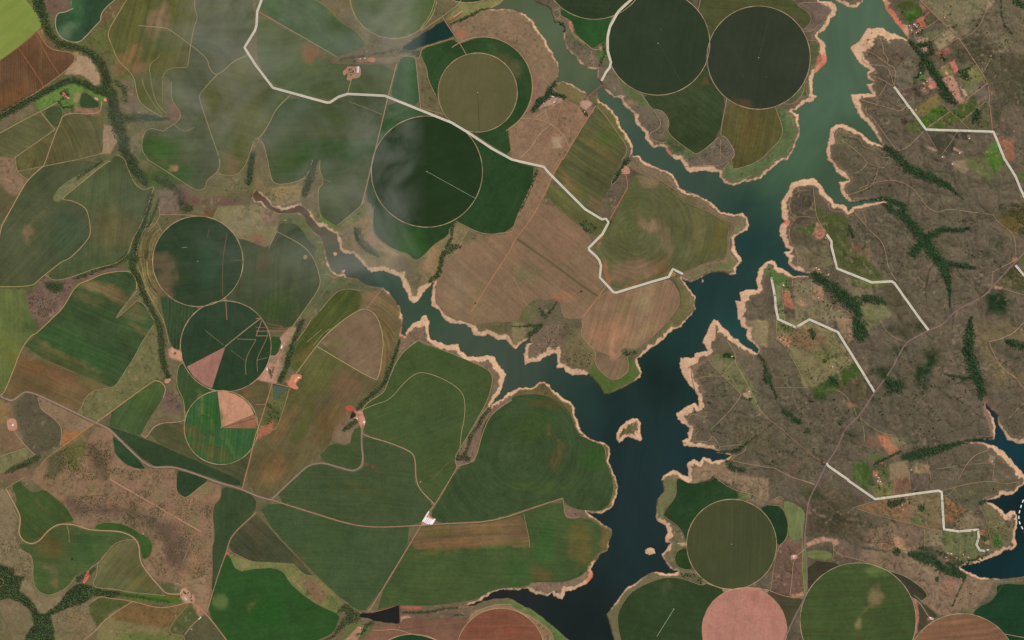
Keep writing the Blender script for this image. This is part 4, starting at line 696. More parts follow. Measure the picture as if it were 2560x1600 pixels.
("crop_field", "large round-ended green field with brown swirls reaching the lake", "@12 2419,760 2300,832 2192,922 2135,1020 2132,1100 2082,1300 2060,1345 1910,1385 @13 1705,240 1650,310 1700,405 1960,395 2180,385 @23 0,318 480,160 500,205 560,262 700,288 850,288 920,230 958,100 948,0 @22 958,1512 918,1400 878,1310 878,1200 850,1180 730,1130 650,1090 600,1030 570,930 540,860 440,760 300,700 100,702 0,732", (59, 78, 45), dict(streak=.24, arc=(1310, 1130), mottle=.16)),
("crop_field", "large green field with a brown east flank on the lake's west shore", "@13 1570,440 1700,424 1960,415 2180,405 2419,345 @23 0,340 480,180 490,330 530,375 700,352 850,440 900,500 880,640 800,700 720,800 700,870 600,930 480,970 200,960 150,1000 0,1015 @13 2419,1010 2230,1035 2100,1120 1900,1160 1600,1190 1350,1180 1082,1238", (66, 85, 46), dict(streak=.22, ang=-3, mottle=.14)),
("fallow_field", "brown horizontal band of stubble right of the white sheds", "@13 1530,455 1700,432 1960,420 2180,410 2419,350 @23 110,325 172,600 160,640 0,640 @13 2419,610 2000,640 1700,668 1440,645", (108, 90, 60), dict(streak=.35, ang=3, rows=.1, rowgap=40)),
("crop_field", "long brown and green diagonal striped field left of the narrow forest", "@12 382,522 570,258 1120,582 1165,580 1190,600 1100,680 980,790 930,830 850,800 850,880 750,1000 715,1090 720,1140 550,1312 325,1512 @13 145,180 0,135 @02 2320,1500 @12 0,1155 180,1045 250,850 320,650 420,562", (96, 88, 56), dict(streak=.24, ang=57)),
("fallow_field", "tan rounded triangle field enclosed by a pale track", "@12 592,240 662,132 845,-5 @11 1000,1413 1100,1443 1157,1512 @12 1197,170 1192,330 1157,530 1125,568", (122, 100, 74), dict(streak=.15, ang=30, mottle=.25)),
("crop_field", "tan and green striped lobe with a curved lake side", "@11 1000,1245 1180,1233 1300,1312 1372,1440 1330,1512 @12 1330,60 1310,180 1190,560 1163,550 1208,170 1163,0 @11 1120,1435 1055,1400 1000,1380", (112, 98, 62), dict(streak=.5, arc=(850, 900), rows=.15, rowgap=34)),
("crop_field", "dark green field right of the stream with a brown north end", "@11 845,1218 995,1245 995,1395 850,1485 @12 655,125 560,250 380,498 322,440 425,130 525,0 @11 605,1432 745,1255", (74, 86, 42), dict(streak=.45, ang=50)),
("crop_field", "smoky dark green field between the upper round field and the west arm of the lake", "@11 222,597 350,593 430,653 480,740 578,832 545,890 600,1080 612,1190 400,1487 @12 345,50 330,62 110,100 0,40 @02 2300,0 @01 2100,1340 2250,1155 2293,900 2235,745 2300,745 2419,793 @11 118,838 203,682", (66, 78, 48), dict(streak=.3, ang=85)),
("crop_field", "small green field beside the farm's pale yard at left centre", "@12 135,150 250,165 205,340 120,330 140,240", (48, 78, 40), dict(streak=.15)),
("crop_field", "small brown field left of the treed paddock", "@02 2210,672 2330,630 2419,575 @12 0,572 148,603 30,985 0,900 @02 2400,800 2300,720", (92, 84, 54), dict(streak=.25)),
("crop_field", "bright green field between the top round field and the upper pale road", "@20 462,72 580,150 780,185 960,150 920,260 893,395 850,398 760,462 700,405 605,320 585,230 545,180 462,150", (46, 82, 40), dict(streak=.12, ang=60)),
("crop_field", "dark olive field nestled between the two dark round fields and the lake", "@20 1235,885 1400,895 1600,850 1800,650 1850,600 1900,750 2028,935 1958,1290 1760,1458 1700,1435 1455,1255 1497,1170 1435,1048 1325,1030", (56, 70, 42), dict(streak=.25, ang=-40)),
("crop_field", "brown-green field with a curved tip south of the right dark round field", "@20 2035,940 2200,1020 2419,1032 @30 0,1042 70,1015 103,1080 138,1200 128,1300 50,1380 @21 2340,8 2110,88 2075,60 2065,0 @20 2115,1480 2105,1400 2010,1290 1968,1280", (84, 82, 46), dict(streak=.35, ang=80)),
("crop_field", "olive field along the top edge above the two dark round fields", "@20 1780,-400 3600,-400 @30 200,-20 270,40 400,150 408,220 330,280 260,180 130,90 0,65 @20 2419,60 2200,80 2000,190 1880,380 1860,330 1790,130 1755,85", (74, 80, 46), dict(streak=.3, ang=-3)),
("crop_field", "very dark green field wrapping the northwest of the lone round field in the south", "@23 1555,-20 1600,-5 1700,44 1870,2 1950,2 2135,108 2135,185 2000,185 1800,265 1680,450 1648,590 1600,450 1435,332 1432,302 1562,152", (40, 66, 36), dict(streak=.15, ang=30)),
("crop_field", "tiny dark green field at the lake inlet west of the lone round field", "@23 1540,690 1620,645 1648,645 1700,832 1680,848 1580,830 1545,780", (44, 68, 32), dict(streak=.2)),
("crop_field", "dark green bean shaped field east of the lone round field", "@23 2345,268 2419,235 @33 0,238 128,253 188,400 178,560 85,638 60,450 0,360 @23 2419,355", (36, 60, 34), dict(streak=.1)),
("crop_field", "large dark green field at the south end of the lake with a pale sprinkler arm", "@23 1390,928 1550,923 1700,963 1790,1003 1840,975 2035,1048 1880,1170 1800,1390 1830,1900 1150,1900 1045,1560 1003,1380 1003,1250 1063,1142 1143,1043", (50, 68, 38), dict(streak=.15, ang=-10, mottle=.12)),
("crop_field", "dark brown corner field between the main dirt road and the big round field", "@33 372,757 720,790 560,880 420,1000 376,1060", (62, 60, 44), dict(streak=.25, ang=5)),
("crop_field", "dark pointed field on the northeast flank of the big round field", "@33 1130,850 1300,912 1528,1080 1462,1148 1340,1100 1250,970", (60, 62, 46), dict(streak=.3, ang=-35)),
("crop_field", "brown-green wedge between the pink round field and the main dirt road", "@33 0,1055 180,1118 340,1115 300,1225 185,1420 150,1280 80,1150 0,1080", (72, 70, 46), dict(streak=.2)),
("crop_field", "dark green field in the bottom right corner", "@33 2160,1000 2230,980 2419,990 3200,990 3200,2000 2500,2000 2240,1500 2080,1330 1930,1272 1980,1205 2110,1150 2170,1060", (32, 62, 38), dict(streak=.12, mottle=.12)),
("crop_field", "dark strip field between the pink band and the small white farmstead", "@33 1415,1140 1620,1280 1550,1315 1440,1420 1415,1440 1435,1300", (70, 66, 46), dict(streak=.25, ang=-35)),
("fallow_field", "brown fallow field along the bottom edge west of the red-brown round field", "@13 1110,1372 1350,1370 1390,1300 1560,1312 2000,1290 1980,1380 1900,1530 1860,1900 700,1900 1000,1512 1110,1412", (120, 88, 68), dict(streak=.3, ang=5)),
("pasture", "pale green pasture strip beside the main dirt road in the south", "@33 155,190 270,232 345,292 345,400 318,580 192,560 203,400 143,250", (108, 120, 72), dict(streak=.2, ang=80)),
("pasture", "small light green pasture east of the main dirt road", "@33 368,658 600,672 608,758 368,743", (108, 118, 68), dict(streak=.2)),
]
CIR = [
("dark round field with a sprinkler arm, left one of the touching pair at the top", (1645, 108.5, 128.5), (48, 61, 41), dict(streak=.1, mottle=.1, fine=.06, ang=80)),
("dark round field, right one of the touching pair at the top", (1896.4, 144.2, 128), (52, 60, 44), dict(streak=.08, mottle=.1, fine=.06, ang=80)),
("dark round field cut by the top edge beside the upper pale road", (1486.3, -83.6, 131), (48, 62, 38), dict(streak=.1, mottle=.1)),
("olive-brown round field inside the green ring", (1194.2, 231.5, 98), (94, 90, 56), dict(streak=.08, mottle=.08, ang=88, fine=.06)),
("dark green round field half veiled by smoke with a pale sprinkler arm", (1067.2, 429.1, 138), (38, 57, 31), dict(streak=.1, mottle=.1, ang=20, fine=.08)),
("dark green round field with a brown worn left third", (494.7, 653.4, 112), (46, 65, 41), dict(streak=.25, mottle=.12, ang=5)),
("dark round field with one pink-brown bare slice", (564.3, 865.6, 112.5), (44, 66, 42), dict(streak=.18, mottle=.12, ang=85)),
("striped bright green round field with orange and brown slices", (553, 1068.8, 91.5), (54, 92, 50), dict(streak=.35, mottle=.1, ang=86, rows=.15, rowgap=36)),
("lone olive-green round field beside the southern lake arm", (1828.9, 1360.6, 111.5), (69, 75, 45), dict(streak=.18, mottle=.08, ang=88, fine=.06)),
("smooth pink bare round field at the bottom edge", (1861, 1575, 105), (176, 120, 100), dict(streak=.12, mottle=.08, tint=(1.08, 1, 1), ang=80)),
("big green round field with tan patches near the bottom right", (2145, 1552, 144), (70, 82, 44), dict(streak=.35, mottle=.14, ang=2, tint=(.75, .95, .8))),
("brown round field cut by the bottom edge in the right corner", (2404, 1672, 137), (124, 92, 66), dict(streak=.3, mottle=.1, ang=8, rows=.08, rowgap=60)),
("red-brown round field cut by the bottom edge west of the lake", (1251.6, 1631, 109.5), (126, 80, 58), dict(streak=.3, mottle=.12, ang=2)),
("small dark green cap of a round field at the bottom edge", (1031.5, 1710, 124), (38, 66, 38), dict(streak=.1, mottle=.1)),
("smoke veiled round field cut by the top edge left of the narrow reservoir", (983.9, -12.5, 108), (80, 96, 54), dict(streak=.15, mottle=.14)),
("dark round field barely entering at the top edge above the river bend", (1169, -114, 120), (46, 70, 42), dict(streak=.1, mottle=.1)),
]
# slices lying in round fields: parent index, outline, colour, name
SLICE = [(6, "@02 2130,252 1765,442 1830,540 1920,620 2000,655", (158, 110, 92)),
 (7, "@02 2057,677 2150,675 2230,690 2310,735 2370,810 2400,890 2095,1018", (192, 136, 104)),
 (7, "@02 2400,893 2420,950 2425,1024 2095,1020", (150, 100, 72))]

WR = [  # pale gravel roads
("pale gravel road winding from the top left past the smoke to the peninsula field", "@10 140,-300 60,-20 12,110 5,240 -10,290 @00 2310,450 2419,620 @10 160,830 670,970 700,968 780,915 865,888 1215,905 1340,955 1850,1160 2000,1250 2230,1405 2419,1508 @21 90,18 300,65 345,120 690,465 850,562 888,555 912,590 855,700 725,830 728,850 795,910 825,950 840,1000 830,1110 958,1250 985,1253 1325,1150 1480,1105 1520,1030 1615,1078"),
("", "@20 1300,-200 1130,-5 1005,110 925,255 905,350 905,480 935,590 922,640 890,680 845,765"),
("", "@30 1190,820 1490,1225 2130,1245 2235,1512 @31 2240,0 2335,150 2419,350 2700,800"),
("", "@31 555,705 600,770 600,820 650,1025 980,1157 1170,1147 1195,1165 1440,1512 @32 1515,95"),
("", "@31 30,1110 65,1300 72,1400 95,1505 @32 262,70 390,-5 660,115 1005,680"),
("", "@32 555,1350 560,1370 590,1395 760,1512 @33 750,0 1010,180 1610,100 1640,115 1660,465 1800,485 1985,468 1990,540 1968,610 2000,665 2050,670"),
("", "@31 2335,995 2419,1090 2800,1500")]
# (outline, width px, colour, smooth)
RD = [
("@31 2900,500 2450,830 2370,930 2310,990 2230,1080 2110,1200 2060,1270 1960,1330 1850,1380 1740,1450 1690,1512 @32 1650,45 1500,105 1390,165 1300,215 1230,340 1160,480 1090,570 1000,690 930,800 850,920 740,1010 690,1110 650,1220 560,1340 480,1512 @33 420,110 375,220 360,380 345,520 345,640 365,800 370,1000 340,1130 240,1310 160,1500 -50,2000", 3.5, (130, 104, 96)),
("@02 -900,300 -20,705 40,740 120,770 200,700 250,675 340,700 470,760 700,870 900,970 1020,1020 1100,1100 1250,1250 1420,1400 1600,1385 1700,1405 1900,1475 1980,1505 @03 2100,35 2280,85 2419,150 @13 120,185 150,185", 3.5, (156, 124, 110)),
("@13 145,187 340,0 @12 550,1322 880,1422 940,1422 1000,1380 1012,1290 998,1200 998,1050 1010,990", 4.0, (140, 118, 104)),
]
T = (178, 146, 112); TR = (178, 134, 106); TY = (168, 150, 104); TO = (186, 132, 98)
TK = [
("@13 150,190 500,300 900,425 1150,448 1400,437 1560,430 1850,410 1960,405 2180,395 2419,335 @23 180,270 480,170", 2.4, TR),
("@13 1068,1240 1560,430 1620,320 1690,235 1830,0 @12 1905,1385", 2.4, TR), ("@13 1690,235 1560,105 1508,0 @12 1508,1300 1450,1235 1250,1155 1060,1105 1000,1070", 2.6, T),
("@12 1000,850 1130,795 1265,755 1400,590 1500,510 1570,492 1700,525 1860,605 1945,680 1977,770 1970,940 1940,1050 1925,1250", 1.8, TY),
("@12 1000,860 1050,780 1210,690 1240,600 1345,340 1530,190", 1.8, TY), ("@12 1530,190 1850,318 2050,400 2200,470 2242,540 2220,660 2170,800 2085,940", 1.4, TY),
("@12 570,245 1125,575 1160,540 1195,330 1205,170 1160,0 @11 1110,1440 1040,1405 980,1415 840,1500 @12 680,120 570,245 380,505", 2.2, (186, 160, 110)), ("@12 480,210 620,90", 1.4, TY), ("@12 540,245 640,120 700,80", 1.4, TY),
("@12 0,560 155,595 315,635", 2.2, TR), ("@12 155,595 30,1000 -10,1100 @02 2360,1330 2310,1512 @03 2290,80", 2.6, TO), ("@12 315,650 260,850 190,1045 120,1025 30,1000", 1.6, TY), ("@12 -10,900 15,1000", 2, TO),
("@12 -5,798 90,798", 1.6, TR), ("@02 -10,715 35,700 110,520 205,262 300,142 335,135 480,0 @01 480,1508 600,1400 715,1180 850,1132 980,1070 1190,1045 1250,1070 1292,1150 1292,1220", 2.4, (188, 150, 96)),
("@02 910,970 1440,580 1480,572 1530,590 1572,650 1540,740", 2.6, (190, 142, 104)), ("@02 895,975 590,1195", 2.6, (186, 132, 78)), ("@02 590,1195 440,1300 380,1380", 1.4, T), ("@02 740,875 785,800 800,740 880,665 1060,640 1110,600 1170,500 1260,370 1345,200 1450,50", 1.4, TY),
("@02 1330,1080 1370,1112 1390,1100 1480,975 1700,965 1745,945", 2.2, (180, 150, 116)), ("@02 1725,400 1680,440 1665,600 1700,690 1740,760 1750,950", 1.6, TY), ("@02 360,730 380,840 540,950 590,1040 572,1180", 1.6, T), ("@02 130,1050 240,1190 330,1275", 2.2, T), ("@02 -60,1310 240,1210", 1.4, T),
("@01 -900,1195 0,1198 300,1195 370,1130 430,1080 580,960 640,940 700,895 845,740 858,650 835,510 800,440 680,382 585,375 620,335 760,222 1010,20 1050,10", 2.0, (178, 152, 100)),
("@01 430,1082 510,1147 700,1100 880,1030 960,1010 1090,980 1170,930 1220,870 1250,750 1310,660 1370,520 1440,300 1462,245 1370,285 1310,262 1250,190 1180,0 @00 1165,1490 1115,1465", 1.6, TY),
("@00 435,1512 520,1270 560,1180 605,1060 950,1088 960,960", 2.4, T), ("@01 410,60 380,80 260,190 180,325 80,510 20,610 0,690 -10,760", 2.4, (190, 152, 110)), ("@01 410,60 435,0", 2.4, T), ("@01 400,62 700,5 @00 1000,1440", 1.6, TY), ("@01 165,108 400,62", 1.4, TY), ("@00 140,1490 520,1225", 1.8, T), ("@00 380,1055 520,1225", 2, TY), ("@01 145,0 160,115 260,185", 1.4, TY), ("@00 140,1490 145,1512", 1.5, T),
("@00 -900,1750 -5,1262 200,1145 380,1055 550,965", 2.4, TY), ("@00 -900,1500 -10,1095 200,950 340,880 440,800 600,690 720,570 690,495 500,475 430,420 355,300", 2.2, (176, 132, 96)), ("@00 -10,580 170,450 355,300 395,250", 2.0, (150, 104, 70)), ("@00 170,450 290,620 415,820", 2.4, (160, 102, 72)), ("@00 330,300 450,540 570,720", 3.5, (134, 98, 70)),
("@00 1300,-200 1085,0 980,90 952,150 955,195 900,245 820,335 760,395 700,403 600,375 540,310 520,220 537,122 610,118 690,80", 2.2, (190, 160, 130)), ("@00 1290,-150 1085,180 1030,280 1020,350 1060,430 1110,570 1270,715 1290,880 1330,990 1530,1105", 2.0, TY),
("@00 1840,-150 1835,80 1872,165 1830,260 1800,430 1775,620 1760,640 1640,638 1565,670 1535,735", 1.8, (166, 138, 92)), ("@00 1310,243 1560,262 1610,285 1700,350 1960,545 1975,640 2020,695 2050,705 2130,660 2200,580 2340,520", 1.9, TY), ("@00 2050,705 1885,885 1885,940 1970,1200 2065,1470", 1.9, TY),
("@00 1535,735 1538,980", 1.2, (150, 128, 80)), ("@00 1340,740 1370,850 1450,980 1530,1080", 1.2, TY), ("@00 1410,640 1440,850 1480,980 1570,1070", 1.2, TY), ("@00 1505,515 1500,545 1430,590 1410,640", 1.2, T), ("@00 1620,770 1620,930 1650,990", 1.1, T), ("@00 1545,1240 1735,1110 1640,970", 1.6, TR), ("@00 1545,1240 1395,1203 1350,1290 1335,1410 1400,1512 @01 1420,10 1640,150 1850,290 1945,275 1950,190 2040,130 2080,60 2070,-10", 1.7, TY), ("@01 2040,130 2230,158 2310,65 2340,0 @00 2400,1330", 1.5, TY),
("@00 1840,1200 1760,1245 1690,1220 1640,1170", 1.2, T),
("@10 100,-150 20,110", 1.8, T), ("@10 20,110 480,370 760,535", 1.9, TY), ("@10 540,-10 680,70 810,225 930,275 1050,420 1250,445", 1.5, (130, 140, 72)), ("@10 880,-10 905,110 980,260 1060,410", 1.8, (128, 138, 70)), ("@10 1330,605 1250,900 1160,1280 1105,1512 @11 1090,60 1000,420", 2.2, T), ("@10 865,885 900,750", 2.4, TY), ("@10 330,895 190,1025 110,1200 30,1310 -10,1312", 2, TY), ("@10 15,1312 65,1340 95,1450 110,1512 @11 120,60 150,205 220,235 370,212 460,170 500,110 535,0", 1.8, TY), ("@10 880,960 1190,1080", 1.2, TY),
("@10 1560,290 1550,270 1640,160 1697,0 1700,-150", 1.8, TY), ("@10 1560,290 1700,200 1760,155 1935,30 1945,-50", 2.0, TY), ("@10 1760,155 1790,210 1920,400 1990,520", 2.2, TR), ("@10 1370,530 1480,530 1510,560 1550,540 1560,470 1600,440 1870,360", 1.6, TY), ("@10 1510,560 1530,760 1555,1020", 1.8, T), ("@10 1560,545 1615,640 1620,740 1700,905", 1.5, TY), ("@10 1555,1020 1770,1080", 1.6, T),
("@10 830,605 1325,605", 1.4, (140, 128, 84)), ("@10 1865,115 1940,100 1850,190", 1.6, TR),
("@11 605,0 600,100 635,180 632,235 590,260 585,400 600,480 610,530", 1.5, TY), ("@11 635,178 710,208", 1.2, TY), ("@11 770,620 840,560 940,480 1000,420 1030,380", 1.5, TY), ("@11 1115,430 1100,600 1120,700 1200,780 1330,860 1400,900 1480,950 1540,945 1620,870 1700,785", 1.5, (150, 134, 92)), ("@11 1890,580 2160,715 2419,680 @21 5,665", 1.6, T),
("@11 195,675 430,795 540,910 590,1050 615,1180 540,1300 390,1512 @12 350,60", 1.8, TY), ("@11 195,675 120,835", 1.8, TR), ("@01 2020,550 2050,480 2065,440", 1.6, TY), ("@11 730,1140 600,1300 500,1450 430,1512", 1.4, (140, 130, 88)), ("@11 625,1085 680,1075 735,1110", 1.4, TY), ("@11 735,1120 840,1050", 2.0, TR), ("@12 520,0 440,130 340,250", 1.6, TY), ("@11 600,1430 740,1260 840,1212 1000,1235", 1.6, TY), ("@11 1050,1400 1180,1230 1210,1215", 1.6, T),
("@11 2010,650 1880,890 1800,950", 1.2, T), ("@21 480,-20 370,170 295,350 180,560 0,790 @11 2419,830 2300,1010 2170,1210 2030,1440", 3.0, (178, 124, 92)), ("@20 790,1000 620,1270 480,1512", 2.6, (180, 130, 98)), ("@21 250,75 170,280 60,500 5,668", 2.6, (150, 126, 92)), ("@21 660,1490 885,1195", 2.2, (180, 124, 80)), ("@21 925,560 1000,420 1085,280 1095,230 1070,130", 2.4, (186, 116, 84)), ("@21 310,340 400,100", 1.0, T), ("@21 1100,50 960,150 930,240 980,210 1040,120", 1.4, T),
("@21 50,745 200,850 400,990 600,1140 810,1285", 5.5, (104, 94, 66)), ("@21 475,965 590,1060", 2.2, (118, 102, 72)), ("@21 0,1100 80,1230 120,1360 180,1400", 1.3, T), ("@20 500,940 580,990 640,1040", 1.8, TR), ("@20 480,945 420,1140 310,1512", 2, (168, 128, 96)), ("@20 90,1122 240,1125 370,1175 430,1220 500,1290 540,1400", 2.2, T), ("@20 370,1175 250,1270 180,1400 70,1500", 2.0, T), ("@20 290,735 420,865", 2.0, T), ("@20 200,1120 300,1060 470,950", 1.8, T),
("@20 800,1000 910,1130 1000,1260 1085,1380 1085,1450 1040,1512", 1.6, TY), ("@21 1160,60 1400,190 1560,300 1760,370 1960,540 2120,610 2140,600 2050,740 2040,890 2010,960 1850,980 1640,1080", 1.8, (150, 124, 94)), ("@21 1160,100 1320,180 1470,260 1560,360 1700,430 1860,490 2060,620 2030,740 2035,880 2010,935 1850,960 1620,1065", 1.4, (142, 122, 80)), ("@21 1250,50 1420,110 1480,190 1620,290 1760,330 1900,460", 1.0, T),
("@21 1540,1150 1600,1280 1590,1390 1490,1512", 2.2, (92, 92, 52)), ("@22 655,0 670,50 645,130 690,205 800,300 770,420 950,590 1110,490 1090,350", 1.5, TY), ("@21 880,1200 820,1300 660,1490", 1.6, TR),
("@20 395,100 440,90 455,60", 1.6, T), ("@20 385,120 420,190 460,150 440,90", 1.4, T), ("@20 460,150 530,190", 1.4, T), ("@20 540,260 620,370 700,410 760,470 830,470", 1.8, T), ("@20 750,480 760,560 775,640", 1.5, T), ("@20 1215,880 1320,1030", 1.3, TY), ("@20 1340,1040 1415,1165 1370,1230 1300,1255 1300,1310 1400,1350 1460,1340", 1.4, T), ("@20 1330,1030 1430,1045 1495,1160 1455,1255 1700,1440 1760,1462 1950,1300", 1.6, TY), ("@20 2030,930 1960,1290 2010,1285 2060,1350 2110,1460 2070,1512", 1.8, T), ("@20 1970,1320 1965,1512", 1.3, T), ("@20 1760,90 1780,0 1800,-150", 1.8, TR),
("@21 2075,0 2080,70 2110,92 2330,20 @30 50,1390 130,1300 140,1200 70,1020", 1.4, TY), ("@21 1640,60 1960,60 2040,10", 1.2, T), ("@21 1985,170 1990,90 2050,20", 1.4, T), ("@30 350,740 340,880 240,990 150,980", 1.4, TY), ("@30 360,760 395,800 395,880", 1.3, T), ("@30 290,45 330,22 560,25 590,80 560,180 480,300", 1.3, T), ("@30 330,300 390,305 460,260 475,230 500,250", 1.3, T), ("@30 375,380 480,385 500,480 440,680", 1.3, T), ("@30 280,50 400,130 410,210 340,280", 1.0, TY),
("@30 1430,0 1600,170 1800,350 1960,600 2080,780 2090,950 2120,1240", 2.4, (176, 128, 102)), ("@30 1400,-150 1430,0", 2.4, (176, 128, 102)), ("@30 1530,390 1700,275", 1.4, TY), ("@30 1440,270 1490,270 1610,185", 1.6, T), ("@30 1600,490 1790,360", 1.6, TR), ("@30 1820,380 1990,270 2060,100", 1.2, TY), ("@30 1870,940 2075,785", 1.6, T), ("@30 1610,665 1700,600", 1.4, TY), ("@30 1500,1210 1720,1055", 1.8, TR), ("@30 1640,980 1900,1220", 1.4, TY), ("@30 1830,1140 2060,960", 1.4, TY), ("@30 2030,685 2110,550", 1.3, T), ("@30 1780,1250 1740,1330 1640,1460", 1.2, T), ("@30 1490,1240 1600,1430", 1.1, T), ("@30 2100,530 2112,528", 6, TO),
("@30 1050,340 1090,460 1080,490 1140,560 1120,610 1210,640 1190,810", 1.8, T), ("@30 1120,600 960,480 900,500", 1.2, T), ("@30 950,610 1110,620 1150,680 1190,810", 1.5, T), ("@30 980,715 1100,760 1130,790 1190,815", 1.5, T), ("@30 1120,790 1060,900 1000,950", 1.2, T), ("@30 1150,680 1140,740", 1, T), ("@30 870,940 1080,1005 1180,1030 1240,1060 1310,1000", 1.6, T), ("@30 930,1000 920,1070 1000,1120 1080,1240 1200,1400", 1.3, T), ("@30 910,480 880,560 940,610", 1.5, T), ("@30 900,430 950,370 1060,360 1150,400", 1.5, T),
("@30 690,1320 840,1430 920,1512", 1.2, T), ("@30 770,1290 860,1300 900,1390 1000,1410 1060,1490 1150,1490", 1.1, T), ("@30 1230,1425 1330,1390 1470,1240", 1.5, T), ("@31 910,0 940,30 1050,70 1100,75 1140,0", 1.3, T), ("@31 1040,70 1010,190 980,240 880,290 760,330", 1.3, T), ("@31 940,30 870,110 780,135", 1.1, T), ("@31 860,270 1000,215 1170,180 1330,235 1420,330 1490,440 1600,505 1690,460 1900,490 2120,515", 1.4, T), ("@31 1310,500 1340,250", 1.0, (120, 96, 78)), ("@31 2120,515 2180,600 2330,700 2340,900", 1.3, T),
("@31 820,500 960,670 1070,760 1115,880 1135,1030 1215,1140", 1.5, T), ("@31 890,480 930,600 900,590", 1.0, T), ("@31 425,260 450,500 480,590 560,700", 1.6, TY), ("@31 270,540 370,535 450,550", 1.2, T), ("@31 225,330 300,285 400,285", 1.2, T), ("@31 215,350 190,470 270,560", 1.2, T), ("@31 440,280 580,430 580,480 690,490", 1.2, T), ("@31 200,640 200,760 270,850 280,980", 1.3, T), ("@31 560,1000 630,960 640,1010", 1.1, T),
("@31 2120,1060 2330,950", 1.3, T), ("@31 2120,1050 2110,1200", 1.2, T), ("@31 2200,1210 2419,1280 2700,1330", 1.5, T), ("@31 130,1200 150,1512 @32 180,80", 1.2, T), ("@31 410,1130 415,1500", 1.2, T), ("@31 540,1320 540,1500", 1.1, T), ("@31 640,1370 860,1500", 1.3, TR), ("@31 235,1100 225,1210", 2.0, TR),
("@32 1060,0 1110,100 1180,160 1300,210", 1.3, T), ("@32 2080,205 2200,180 2340,110 2419,10 2600,-60", 2.0, (176, 150, 124)), ("@32 2090,215 2130,330 2240,490 2340,540 2419,660 2600,800", 1.8, T), ("@32 640,660 710,690 800,800 840,910", 1.4, TY), ("@32 870,900 900,960 1060,1065 1180,1090", 1.4, TY), ("@32 870,920 910,1060 910,1150", 1.1, TY), ("@32 700,1150 850,1190 1060,1280 1150,1300", 1.2, (140, 120, 80)), ("@32 -10,925 120,1020 300,1190 500,1340 560,1355", 1.8, (164, 118, 94)),
("@32 -10,1393 60,1395 180,1470 310,1512 @33 440,45", 1.5, T), ("@32 80,-20 75,170 190,280 370,640", 1.3, TY), ("@32 610,240 540,340", 1.0, T), ("@32 370,640 60,640", 1.0, TY), ("@32 1790,1512 1880,1350 1960,1270 2080,1230", 1.4, T), ("@32 1500,1330 1540,1512", 1.1, T), ("@32 2140,1350 2120,1512", 1.2, T), ("@32 1580,1410 1900,1360 2090,1350", 1.0, T), ("@32 1330,1420 1330,1512", 1.3, T), ("@32 2419,780 2270,930", 1.1, T),
("@33 1640,100 1900,30 2120,5 2230,40 2380,15", 1.4, TR), ("@33 1345,130 1335,-20", 1.5, TR), ("@33 1185,140 1190,-20", 1.8, TR), ("@33 1770,70 1700,150 1650,145", 1.1, T), ("@33 790,265 1000,200", 1.1, T), ("@33 830,270 1200,380 1330,405 1470,450 1640,480", 1.2, TY), ("@33 1330,330 1330,400", 1.4, TR), ("@33 1490,350 1490,430", 1.1, TY), ("@33 1640,480 1640,660 1740,720", 1.3, TY), ("@33 1812,570 1812,770", 1.2, TY), ("@33 1480,640 1475,460", 1.0, TY), ("@33 1990,240 2050,340 2080,460 2200,420 2240,470 2330,460", 1.1, TY), ("@33 2080,470 2110,600", 1, TR),
("@33 345,650 240,740 225,920 205,1090", 1.6, T), ("@33 350,640 480,570", 1.5, TR), ("@33 310,400 330,640 320,800 345,1080", 1.4, TY), ("@33 20,1045 80,640 180,560 200,400 140,260 110,240 0,235", 1.4, TY), ("@33 -10,1035 200,1115 340,1090", 1.8, T), ("@33 460,330 680,440", 1.0, (120, 104, 78)), ("@33 360,220 470,330", 1, T), ("@33 610,600 630,700 880,755 1080,840 1320,910 1530,1080 1450,1150", 1.4, TY), ("@33 1340,1100 1440,1160 1520,1300 1550,1310", 1.8, (176, 150, 134)), ("@33 1380,1090 1460,1150 1630,1280 1740,1270 1830,1265", 1.3, TY), ("@33 2240,1455 2419,1490 2700,1530", 1.8, T), ("@33 2230,975 2170,1060 2110,1150 1970,1200", 1.4, (84, 96, 56)), ("@33 620,620 610,760", 2.2, (150, 124, 82)),
("@33 50,190 100,150 150,180", 1.5, T), ("@33 310,-5 440,40", 1.3, T),
("@23 2140,105 2240,125 2419,195", 1.6, TY), ("@23 1950,0 2060,75 2140,105", 1.4, T), ("@23 1550,0 1555,150 1435,300 1430,350 1600,460 1640,600", 1.3, (128, 120, 80)), ("@23 1640,610 1540,690 1535,780 1580,835 1690,855 1850,970 1790,1000 1680,955 1560,918 1390,925 1140,1040 1060,1142 1000,1250 995,1380 1040,1560", 1.5, (140, 124, 88)), ("@23 1840,975 2040,1045 2240,1010 2419,1040 @33 -5,1035", 2.6, (186, 148, 114)), ("@23 1560,600 1650,610", 3, (196, 160, 122)),
("@23 -10,1205 200,1310 370,1430 400,1540", 1.8, T), ("@13 2060,1250 2240,1180 2419,1175 @23 -5,1185", 1.8, T), ("@23 480,170 490,250", 1.2, TY), ("@23 110,320 172,600 160,640", 1.2, TY), ("@23 500,240 488,300 530,365 640,350", 1.3, TY),
("@13 10,310 150,480 380,720 560,900 780,1095", 1.8, (120, 110, 72)), ("@13 0,300 140,190", 1.0, (100, 100, 60)), ("@13 1070,1240 1150,1245 1350,1180", 2, (168, 110, 82)), ("@13 1100,1418 1200,1420 1330,1408 1480,1460 1590,1472 1700,1512", 1.8, T), ("@13 1390,1290 1350,1400", 1.4, T), ("@13 920,1350 1060,1410", 1.2, (120, 130, 70)), ("@13 1355,1190 1358,1370", 1.6, (130, 70, 56)),
